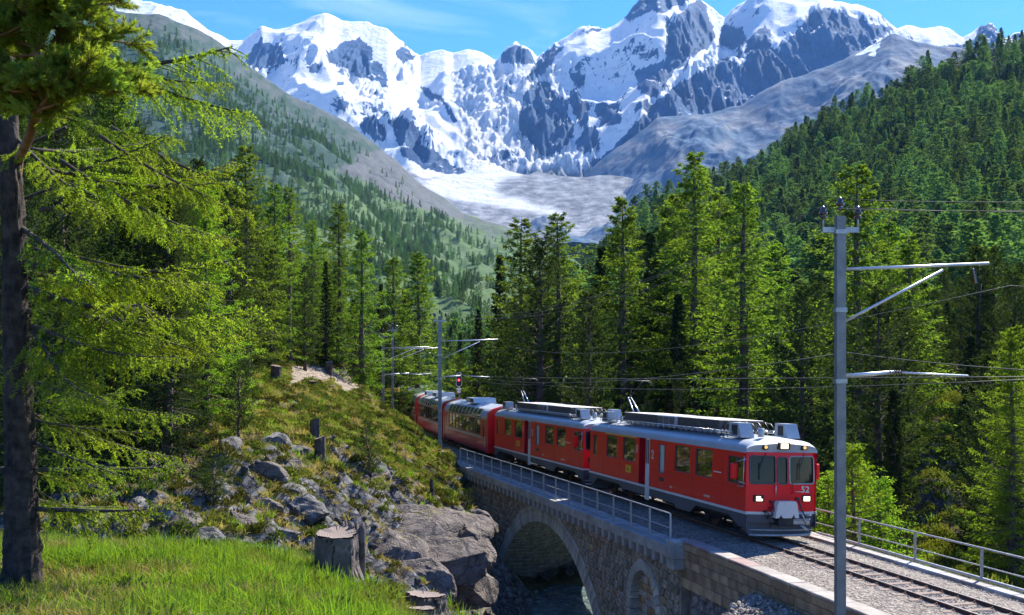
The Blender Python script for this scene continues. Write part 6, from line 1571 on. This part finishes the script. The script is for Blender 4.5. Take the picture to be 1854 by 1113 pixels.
# grass
def tuft(seed, nb, h, w, mat, spread=.10, lean=.55):
    r = np.random.default_rng(seed); a = r.random(nb) * 6.28; rr = spread * r.random(nb)**.5
    C = np.stack([np.cos(a) * rr, np.sin(a) * rr, 0 * a - .01], 1); a2 = r.random(nb) * 6.28; tl = lean * r.random(nb)
    D1 = norm(np.stack([np.cos(a2) * tl, np.sin(a2) * tl, 1 + 0 * tl], 1)); L = h * (.5 + .6 * r.random(nb)); Wd = w * (.7 + .6 * r.random(nb))
    S_ = norm(np.cross(D1, r.normal(size=(nb, 3)))); m = C + D1 * (L * .55)[:, None]; D2 = norm(D1 + np.stack([np.cos(a2) * tl, np.sin(a2) * tl, -.25 - .5 * tl], 1) * .9); t = m + D2 * (L * .5)[:, None]
    V = np.stack([C - S_ * Wd[:, None] / 2, C + S_ * Wd[:, None] / 2, m + S_ * Wd[:, None] * .42, m - S_ * Wd[:, None] * .42, t + S_ * Wd[:, None] * .05, t - S_ * Wd[:, None] * .05], 1).reshape(-1, 3)
    i = np.arange(nb)[:, None] * 6; Fq = np.concatenate([i + np.array([[0, 1, 2, 3]]), i + np.array([[3, 2, 4, 5]])]); return np_mesh('tuft', V, Fq, mat)
M_gr1 = foliage('grass_fresh', (.11, .18, .022), (.22, .33, .05), .45, scale=.6)
M_gr2 = foliage('grass_olive', (.10, .12, .03), (.20, .21, .06), .4, scale=.6)
M_gr3 = foliage('grass_dry', (.22, .17, .08), (.38, .31, .17), .4, scale=.6)
M_moss = foliage('moss', (.05, .055, .014), (.13, .12, .03), .2, scale=.8)
M_heath = foliage('dwarf_shrub', (.04, .065, .016), (.10, .14, .03), .35, scale=.8)
gobj = [proto_obj('grass_tuft', tuft(1, 20, .27, .010, M_gr1)), proto_obj('grass_tuft', tuft(2, 20, .20, .011, M_gr1, lean=.8)), proto_obj('grass_tuft', tuft(3, 20, .19, .010, M_gr2, lean=.8)), proto_obj('grass_tuft', tuft(4, 16, .17, .010, M_gr3, lean=1.1))]
def knoll(x, y, z): return (z > .2) & (x > -9 - (y - 7) * .2) & (y < 20)
G3 = ground_pts(26000, -10.5, 3.5, 6.3, 19.5, r, knoll); x, y = G3[:, 0], G3[:, 1]
dry = fbm(x / 1.6, y / 1.1, 55, 4); ri = r.random(len(x))
idx = np.where(dry > .12, np.where(ri < .72, 3, 2), np.where(dry > -.12, np.where(ri < .35, 2, np.where(ri < .42, 3, 1)), np.where(ri < .65, 0, 1)))
rt = (r.random((len(x), 3)) - .5) * .3; rt[:, 2] = r.random(len(x)) * 6.28
scatter('grass', G3, rt, rs3(len(x), .6, 1.35, r), idx, gobj)
def clump(seed, n, rad, h, ll, lw, mat):
    r = np.random.default_rng(seed); d = norm(r.normal(size=(n, 3))); d[:, 2] = np.abs(d[:, 2]); k = r.random(n)**.4
    C = d * k[:, None] * np.array([rad, rad, h]); V, Fq = diamonds(C, norm(d + r.normal(0, .5, (n, 3)) + np.array([0, 0, .4])), ll * (.6 + .8 * r.random(n)), lw * (.6 + .8 * r.random(n)), r)
    return np_mesh('clump', V, Fq, mat)
wobj_ = None
cobj = [proto_obj('shrub_clump', clump(1, 130, .22, .18, .10, .045, M_heath)), proto_obj('shrub_clump', clump(2, 110, .20, .12, .09, .04, M_moss)), proto_obj('shrub_clump', clump(3, 120, .26, .26, .11, .05, M_gr2)),
        proto_obj('grass_tuft', tuft(5, 26, .28, .022, M_gr2, .14, .9)), proto_obj('grass_tuft', tuft(6, 24, .26, .022, M_gr3, .14, 1.1)), proto_obj('grass_tuft', tuft(7, 28, .30, .022, M_gr1, .16, .8)), proto_obj('leafy_shrub', clump(8, 300, .36, .42, .09, .045, M_gr2))]
G3 = ground_pts(900, -10, 2.5, 6.8, 19.5, r, lambda x, y, z: (z > .2) & (y < 20) & (fbm(x / 1.4, y / 1.2, 91, 3) > .05)); n = len(G3); rt = np.zeros((n, 3)); rt[:, 2] = r.random(n) * 6.28
scatter('weeds', G3, rt, rs3(n, .35, .8, r), np.array([0, 1, 2, 4])[r.integers(0, 4, n)], cobj)
def bankc(x, y, z):
    ry = rockyness(x, y); px = CX + F * x / y; py = HZ - F * (z - EYE) / y
    path = in_poly(px, py, [(528,662),(600,664),(655,685),(660,700),(628,712),(600,690),(560,690),(530,700),(500,735),(525,690)])
    return (off_np(x, y) < -3.6) & (px < 900) & ~path & (r.random(len(x)) < np.where(ry > .5, .42, .9)) & ((z > -3) & (px > -80))
G3 = ground_pts(52000, -30, 0, 19, 92, r, bankc); x, y = G3[:, 0], G3[:, 1]; f_ = fbm(x / 2.2, y / 2.2, 66, 4); f2 = fbm(x / 1.1, y / 1.1, 67, 3); ri = r.random(len(x)); n = len(x)
idx = np.where(f_ > .2, np.where(ri < .45, 0, np.where(ri < .6, 2, 1)), np.where(f_ > -.12, np.where(ri < .5, 1, np.where(ri < .68, 3, np.where(ri < .9, 4, 0))), np.where(ri < .3, 5, np.where(ri < .6, 3, 4))))
idx = np.where((ri > .994), 6, idx); idx = np.where((f2 > .28), 4, idx)
rt = (r.random((n, 3)) - .5) * .3; rt[:, 2] = r.random(n) * 6.28
scatter('ground_cover', G3, rt, rs3(n, .6, 1.3, r), idx, cobj)
def rbank(x, y, z): return (off_np(x, y) > 3.3) | ((off_np(x, y) < -5.2) & (x > 3.5) & (y < 32) & (fbm(x / 1.5, y / 1.5, 4, 3) > .1) & (z > -4))
G3 = ground_pts(12000, 3.5, 45, 18, 100, r, rbank); n = len(G3); rt = np.zeros((n, 3)); rt[:, 2] = r.random(n) * 6.28
scatter('undergrowth', G3, rt, rs3(n, .9, 2.2, r), r.integers(0, 7, n), cobj)

# ------------------------------------------------------------------ stumps, posts and dead wood
M_wood = simple('weathered_wood', (.05, .036, .03), (.20, .155, .13), .95, scale=4, bmp=1, bscale=14)
M_cut, n_, l_, b_ = new_mat('cut_wood'); b_.inputs['Roughness'].default_value = .9
wv = n_.new('ShaderNodeTexWave'); wv.wave_type = 'RINGS'; wv.rings_direction = 'Z'; wv.inputs['Scale'].default_value = 9; wv.inputs['Distortion'].default_value = 2.5; co = n_.new('ShaderNodeTexCoord'); l_.new(co.outputs['Object'], wv.inputs['Vector'])
l_.new(ramp(n_, l_, wv.outputs['Fac'], [(.2, (.14, .10, .08)), (.8, (.24, .19, .155))]).outputs['Color'], b_.inputs['Base Color'])
def stump(px, py_base, d, h, rad, label, seed=0, tilt=(0, 0), dark=False, cat='tree stump'):
    if d > 30: d = hit_d(px, py_base) or d
    c = P(px, py_base, d); root = empty('tree_stump', c, seed * 1.3, label, cat); root.rotation_euler = (tilt[0], tilt[1], seed)
    na, nh = 72, 22; A = np.linspace(0, 2 * np.pi, na, endpoint=False); Hs = np.linspace(-.25, 1, nh); V = []
    for k, u in enumerate(Hs):
        fl = rad * (1 + .35 * max(0, .35 - u) / .35); rr = fl * (1 + .09 * np.sin(3 * A + seed) + .06 * np.sin(7 * A + 2) - .22 * sstep(.72, .95, ridged(A * 3.2 + seed, A * 0 + u * .8, seed, 3)) + .05 * perlin(A * 4, A * 0 + u * 5, seed))
        zt = h * u + (.07 * h * np.sin(A * 1.0 + 1) if k == nh - 1 else 0)
        V.append(np.stack([np.cos(A) * rr, np.sin(A) * rr, 0 * A + zt], 1))
    V = np.concatenate(V); i = np.arange((nh - 1) * na); q = np.stack([i, (i // na) * na + (i + 1) % na, (i // na + 1) * na + (i + 1) % na, i + na], 1)
    link_mesh('bark', np_mesh('bark', V, q, M_wood if not dark else M_bark), root)
    top = V[-na:]; cen = top.mean(0) + [0, 0, -.02 * h]; T = np.concatenate([[cen], cen + (top - cen) * .5, cen + (top - cen) * .93 + [0, 0, .015]])
    tri = [[0, 1 + j, 1 + (j+1) % na, 0] for j in range(na)]
    mb = MB(); mb.add(T, [(0, 1 + j, 1 + (j+1) % na) for j in range(na)] + [(1 + j, 1 + na + j, 1 + na + (j+1) % na, 1 + (j+1) % na) for j in range(na)]); mb.build('cut_face', M_cut, root)
    return root
s1 = stump(612, 1056, 13, .64, .27, 'large weathered stump with cracked pale top at the edge of the grass', 1)
lump = MB()
for i in range(16):
    a = rnd.uniform(-.9, 1.2); x0, y0 = .20 + rnd.uniform(0, .10), rnd.uniform(-.16, .2); lump.tube([(x0, y0, -.1), (x0 + .02, y0 + .01, rnd.uniform(.45, .70)), (x0 + .03, y0, rnd.uniform(.7, .76))], [.05, .045, .012], 6)
lump.build('split_wood', M_wood, s1)
s2 = stump(770, 1122, 13.2, .32, .25, 'cut stump with pale brown top partly below the lower edge of the view', 3); 
stump(765, 1135, 12.4, .22, .17, 'small round stump in front of the cut one at the lower edge', 4)
stump(570, 800, 44, .95, .20, 'upright dark stump, left one of the pair on the rocky left bank', 5, dark=True); stump(579, 838, 43, 1.0, .21, 'upright dark stump, right and lower one of the pair on the rocky left bank', 6, dark=True)
stump(596, 676, 70, .85, .28, 'dark brown stump standing on the sandy clearing', 7, dark=True); stump(566, 700, 62, .35, .25, 'low stump below the clearing', 8, dark=True)
stump(783, 905, 46, 1.0, .10, 'thin broken stem standing above the great slab', 9, (.1, .12), True); stump(500, 690, 60, .9, .3, 'broken stump under the pines left of the clearing', 2, dark=True)
def log(pts, rad, label, mat=None, name='dead_branch'):
    if pts[0].y > 25:
        pts = [P(CX + F * p.x / p.y, HZ + F * (EYE - p.z) / p.y, (hit_d(CX + F * p.x / p.y, HZ + F * (EYE - p.z) / p.y) or p.y) - .12) for p in pts]
    mb = MB(); mb.tube(pts, rad, 6); o = mb.build(name, mat or M_wood); return tag(o, label, 'dead wood')
log([P(430, 905, 30), P(447, 940, 28.5), P(462, 968, 27.5)], [.03, .04, .015], 'grey dead branch lying on the left rocks, right one of two'); log([P(395, 880, 30.5), P(420, 925, 29), P(440, 958, 28)], [.02, .035, .01], 'thin dead branch lying on the left rocks, left one of two')
log([P(670, 868, 47.5), P(690, 862, 48), P(702, 856, 48.5)], [.05, .06, .03], 'short pale log on the mound right of the lone leaning pine'); log([P(716, 832, 52), P(735, 838, 51), P(745, 838, 51)], [.09, .1, .08], 'pale log end on the mound near the mast')
log([P(640, 1045, 13.4), P(655, 1020, 13.3), P(664, 985, 13.4)], [.015, .02, .01], 'thin root leaning on the large stump')
for i, (px, py, d, s) in enumerate(((722,835,52,.45),(735,843,50,.4),(800,828,66,.35),(812,838,66,.4),(640,905,37,.5),(600,700,68,.5),(760,812,62,.4))):
    boulder(px, py, d, (s, s * .8, s * .5), ['pale stone near the top of the mound','flat pale stone on the mound','stone left of the mast foot','stone right of the mast foot','stone on the mossy brow','flat rock beside the clearing path','small rock on the right flank of the mound'][i], 600 + i, mat=M_rock_l, rot=(0, 0, i))

# ------------------------------------------------------------------ foreground larch with its boughs
M_trunk_b = simple('bough_bark', (.03, .022, .018), (.09, .07, .055), .95, scale=9, bmp=.6, bscale=30)
def bough(seed, Lm=2.2, mat=None, nee=.033, wid=.0085, k=6, step=.075, tstep=.027, droop=.30, dens=.86):
    r = np.random.default_rng(seed); tr = MB()
    ax = lambda s: np.stack([Lm * s, .10 * Lm * np.sin(s * 3 + seed) * s, Lm * (-.16 * s + .15 * s * s)], -1)
    S_ = np.linspace(0, 1, 9); tr.tube([Vector(p) for p in ax(S_)], [.024 * (1 - s)**.9 + .004 for s in S_], 6)
    Cs, Ds = [], []
    nb = int(Lm / step)
    for i in range(nb * 2):
        s = .06 + .94 * (i + r.random()) / (nb * 2)
        if r.random() > dens * (.75 + .25 * s): continue
        b = ax(np.array([s]))[0]; sd = 1 if i % 2 else -1
        ln = Lm * (.30 * (1 - s)**.6 + .05) * r.uniform(.45, 1.15)
        d0 = norm(np.array([.75, sd * .75, -.10 + r.normal(0, .18)])); m = max(3, int(ln / tstep)); u = np.linspace(0, 1, m)
        pts = b + d0 * (ln * u)[:, None] + np.array([0, 0, -1.]) * (droop * ln * u**1.7)[:, None] + np.cumsum(r.normal(0, .003, (m, 3)), 0)
        tr.tube([Vector(pts[0]), Vector(pts[m // 2]), Vector(pts[-1])], [.006, .0045, .002], 3, cap=False)
        # secondary twigs
        segs = [(pts, norm(pts[-1] - pts[0]))]
        for q in range(int(ln / .12)):
            a = r.integers(m // 4, m); ln2 = ln * .30 * r.uniform(.5, 1); m2 = max(2, int(ln2 / tstep)); d2 = norm(segs[0][1] + r.normal(0, .6, 3) + np.array([0, 0, -.5]))
            p2 = pts[a] + d2 * (ln2 * np.linspace(0, 1, m2))[:, None]; segs.append((p2, d2))
        for pp_, dd in segs:
            mm = len(pp_); Cs.append(np.repeat(pp_, k, 0)); rv = norm(r.normal(size=(mm * k, 3))); Ds.append(norm(rv + dd[None] * .55))
    C = np.concatenate(Cs); D = np.concatenate(Ds); n = len(C)
    V, Fq = diamonds(C, D, nee * (.7 + .6 * r.random(n)), np.full(n, wid), r)
    return tr.mesh('bough', M_trunk_b), np_mesh('needles', V, Fq, mat or M_larch_b)
M_larch_f = foliage('foreground_larch_needles', (.15, .21, .024), (.28, .36, .045), .5, scale=1.6, rand=.22)
bv = [bough(i, 2.2, M_larch_f) for i in range(4)] + [bough(7, 2.2, M_larch_f, dens=.6), bough(8, 1.5, M_larch_f)]
TD = 9.6
tb = P(36, 1092, TD); larch_f = empty('larch_tree', tb, 0, 'foreground larch with dark furrowed trunk and bright drooping boughs at the left edge', 'tree')
knots = [(38, 1110, .19), (38, 1060, .165), (40, 950, .145), (36, 800, .130), (30, 600, .115), (24, 400, .098), (16, 240, .085), (8, 60, .07), (0, -140, .055)]
na = 48; tt = np.linspace(0, len(knots) - 1, 170); kx = np.interp(tt, range(9), [X_at(k[0], TD) for k in knots]); kz = np.interp(tt, range(9), [Z_at(k[1], TD) for k in knots]); kr = np.interp(tt, range(9), [k[2] for k in knots])
A = np.linspace(0, 2 * np.pi, na, endpoint=False); AA, TT = np.meshgrid(A, tt); KZ = kz[:, None] + 0 * AA
fur = ridged(np.cos(AA) * 2.6 + 5, np.sin(AA) * 2.6 + KZ * 1.5, 9, 4); plate = fbm(np.cos(AA) * 5, np.sin(AA) * 5 + KZ * 5, 12, 4)
RR = kr[:, None] * (1 + .30 * (fur - .5) + .16 * plate) ; RR *= 1 + .25 * np.exp(-(KZ - kz[0]) * 3.5)
V = np.stack([kx[:, None] + np.cos(AA) * RR - tb[0], np.sin(AA) * RR, KZ - tb[2]], -1).reshape(-1, 3)
i = np.arange((len(tt) - 1) * na); q = np.stack([i, (i // na) * na + (i + 1) % na, (i // na + 1) * na + (i + 1) % na, i + na], 1)
M_trunk = simple('furrowed_bark', (.016, .011, .010), (.080, .058, .048), .95, scale=9, bmp=1.0, bscale=30)
link_mesh('trunk', np_mesh('trunk', V, q, M_trunk, True), larch_f)
def put_bough(a, b, v=None, roll=None, parent=None, base=None):
    """bough from point a to point b"""
    parent = parent or larch_f; d = b - a; i = v if v is not None else rnd.randrange(len(bv)); Lm = 1.5 if i == 5 else 2.2
    k = d.length / Lm; x = d.normalized(); y = Vector((0, 0, 1)).cross(x).normalized(); z = x.cross(y)
    R_ = Matrix((x, y, z)).transposed().to_4x4() @ Matrix.Rotation(roll if roll is not None else rnd.uniform(-.35, .35), 4, 'X')
    o = link_mesh('bough', bv[i][0], parent, a - parent.location, R_.to_euler(), (k, k, k)); link_mesh('needles', bv[i][1], o); return o
for (x0, y0, x1, y1, dz) in ((27,247,205,385,-.6),(110,290,405,432,-.2),(180,245,455,382,.2),(40,413,185,498,-.9),(60,300,430,330,.9),(30,560,465,552,-.3),(60,590,330,640,-.8),(60,690,335,745,-.4),(50,730,250,700,.6),(70,640,430,600,.4),(50,920,320,905,-.2),(60,800,240,860,-.5),(70,850,330,830,.5),(50,480,440,480,.3),(60,450,400,520,-.3),(50,520,300,560,-1.0),(70,380,420,290,.6),(60,330,300,240,.3),(60,600,200,720,-1.2),(50,650,250,560,-1.0),(60,880,210,960,.3),(60,760,290,780,.1),(80,540,380,640,.1)):
    put_bough(P(x0, y0, TD), P(x1, y1, TD + dz))
for i in range(10):
    y0 = rnd.uniform(240, 900); a = rnd.uniform(-.2, .9); l_ = rnd.uniform(120, 330); put_bough(P(rnd.uniform(30, 60), y0, TD + .05), P(40 + l_, y0 + rnd.uniform(-20, 90), TD + rnd.uniform(.2, 1.6)))
for i in range(7):
    y0 = rnd.uniform(230, 900); put_bough(P(20, y0, TD + .1), P(-60 - rnd.uniform(20, 160), y0 + rnd.uniform(0, 60), TD + rnd.uniform(-.6, 1)))
# boughs of a second larch whose crown hangs in from above
l2b = P(215, 1010, 15.5); l2b.z = float(ground(l2b.x, l2b.y)); larch2 = empty('larch_tree', P(-120, 700, 13), 0, 'larch left of the view whose long boughs reach in across the sky edge', 'tree')
mb = MB(); z0 = float(ground(larch2.location.x, 13)) - larch2.location.z; mb.tube([(0, 0, z0 - .3), (.05, 0, 1.5), (.1, .1, 6.5)], [.22, .17, .09], 14); mb.build('trunk', M_trunk, larch2)
for (x0, y0, x1, y1, d0, d1) in ((150,110,440,88,12.2,11.6),(120,80,455,200,12.4,11.8),(200,120,420,150,12.5,12.3),(90,200,330,260,12,12.5),(200,230,445,340,12.6,12.8),(120,330,430,430,12.9,13.2)):
    put_bough(P(x0, y0, d0), P(x1, y1, d1), parent=larch2)
for (x0, y0, d0) in ((150,110,12.2),(120,230,12.3),(200,120,12.5),(120,330,12.9)):
    mb = MB(); a = Vector((.08, .05, 2.0 + (330 - y0) * .006)); b = P(x0, y0, d0) - larch2.location; mb.tube([a, b], [.028, .018], 6); mb.build('limb', M_trunk, larch2)

# pine hanging in at the upper left
def pine_spray(seed):
    r = np.random.default_rng(seed); tr = MB(); Cs, Ds, Ls = [], [], []
    tips = [(0, 0, 1.0)] + [(math.cos(a) * .55, math.sin(a) * .55, .75) for a in (0.3, 1.9, 3.2, 4.6, 5.5)]
    for j, t in enumerate(tips):
        d = norm(np.array(t)); st_ = np.array([0, 0, .02]) + d * 0 + (np.array([0, 0, .05 * j / 3])); ln = .20 if j == 0 else .15
        tr.tube([Vector(st_), Vector(st_ + d * ln)], [.006, .003], 4); n = 120; u = r.random(n)**.8
        C = st_ + d * (ln * u)[:, None]; rv = norm(np.cross(np.tile(d, (n, 1)), r.normal(size=(n, 3)))); Cs.append(C); Ds.append(norm(rv * (.95 - .35 * u)[:, None] + d[None] * (.55 + .5 * u)[:, None]))
    C = np.concatenate(Cs); D = np.concatenate(Ds); n = len(C); V, Fq = diamonds(C, D, .052 * (.75 + .4 * r.random(n)), np.full(n, .0058), r)
    return tr.mesh('twig', M_bark_p), V, Fq
M_pine_f = foliage('foreground_pine_needles', (.14, .185, .034), (.30, .36, .08), .6, scale=2.5, rand=.3)
M_pine_t = foliage('pine_shoot_needles', (.20, .28, .05), (.32, .42, .09), .35, scale=2.5, rand=.2)
sp = []
for i in range(4):
    tw, V, Fq = pine_spray(i); sp.append((tw, np_mesh('needles', V, Fq, M_pine_t if i == 3 else M_pine_f)))
PD = 7.6
pine_f = empty('mountain_pine', P(28, 1080, 10.05), 0, 'pine with orange brown stem and stiff dark needles filling the upper left corner', 'tree')
mb = MB(); stem = [P(28, 1000, 10.05), P(30, 700, 10.0), P(24, 400, 9.95), P(34, 290, 9.6), P(56, 240, 8.4), P(82, 160, PD), P(66, 100, PD), P(58, 20, PD), P(50, -80, PD)]
mb.tube([p - pine_f.location for p in stem], [.05, .045, .042, .04, .040, .038, .03, .022, .012], 10); mb.build('trunk', M_bark_p, pine_f)
for i in range(52):
    y0 = rnd.uniform(-60, 205); sx = float(np.interp(y0, [-80, 20, 100, 160, 225], [50, 58, 66, 82, 62])); a0 = P(sx, y0, PD)
    w_ = 190 if y0 < 150 else 150
    ex = rnd.uniform(-90, 60 + w_ * (1 if rnd.random() < .8 else .6)); ey = y0 + rnd.uniform(-70, 45); b0 = P(ex, min(ey, 225), PD + rnd.uniform(-.35, .5))
    mid = a0.lerp(b0, .5) + Vector((0, 0, -.04)); br = MB(); br.tube([a0 - pine_f.location, mid - pine_f.location, b0 - pine_f.location], [.014, .010, .006], 5)
    bo = br.build('branch', M_bark_p, pine_f)
    for q in range(7):
        t = .25 + .75 * q / 6; p = a0.lerp(mid, t * 2) if t < .5 else mid.lerp(b0, t * 2 - 1)
        p = p + Vector((rnd.uniform(-.07, .07), rnd.uniform(-.07, .07), rnd.uniform(-.06, .06))); dr = ((b0 - a0).normalized() * .8 + Vector((rnd.uniform(-.6, .6), rnd.uniform(-.6, .6), rnd.uniform(.1, 1.0)))).normalized()
        tw, nm = sp[3] if rnd.random() < .16 else rnd.choice(sp[:3]); k = rnd.uniform(.7, 1.05)
        o = link_mesh('twig', tw, bo, p - pine_f.location, dr.to_track_quat('Z', 'Y').to_euler(), (k, k, k)); o2 = link_mesh('needles', nm, bo, p - pine_f.location, dr.to_track_quat('Z', 'Y').to_euler(), (k, k, k))

# ------------------------------------------------------------------ mountain air
hz = MB(); hz.box(-7500, 7500, -600, 9700, -32, 3100)
m_hz = bpy.data.materials.new('air'); m_hz.use_nodes = True; hn, hl = m_hz.node_tree.nodes, m_hz.node_tree.links; hn.clear()
ho_ = hn.new('ShaderNodeOutputMaterial'); hv = hn.new('ShaderNodeVolumePrincipled'); hv.inputs['Color'].default_value = (.22, .50, 1.0, 1); hv.inputs['Density'].default_value = 2.6e-5; hv.inputs['Anisotropy'].default_value = .1
hl.new(hv.outputs[0], ho_.inputs['Volume']); haze = hz.build('haze', m_hz); tag(haze, kind='stuff')
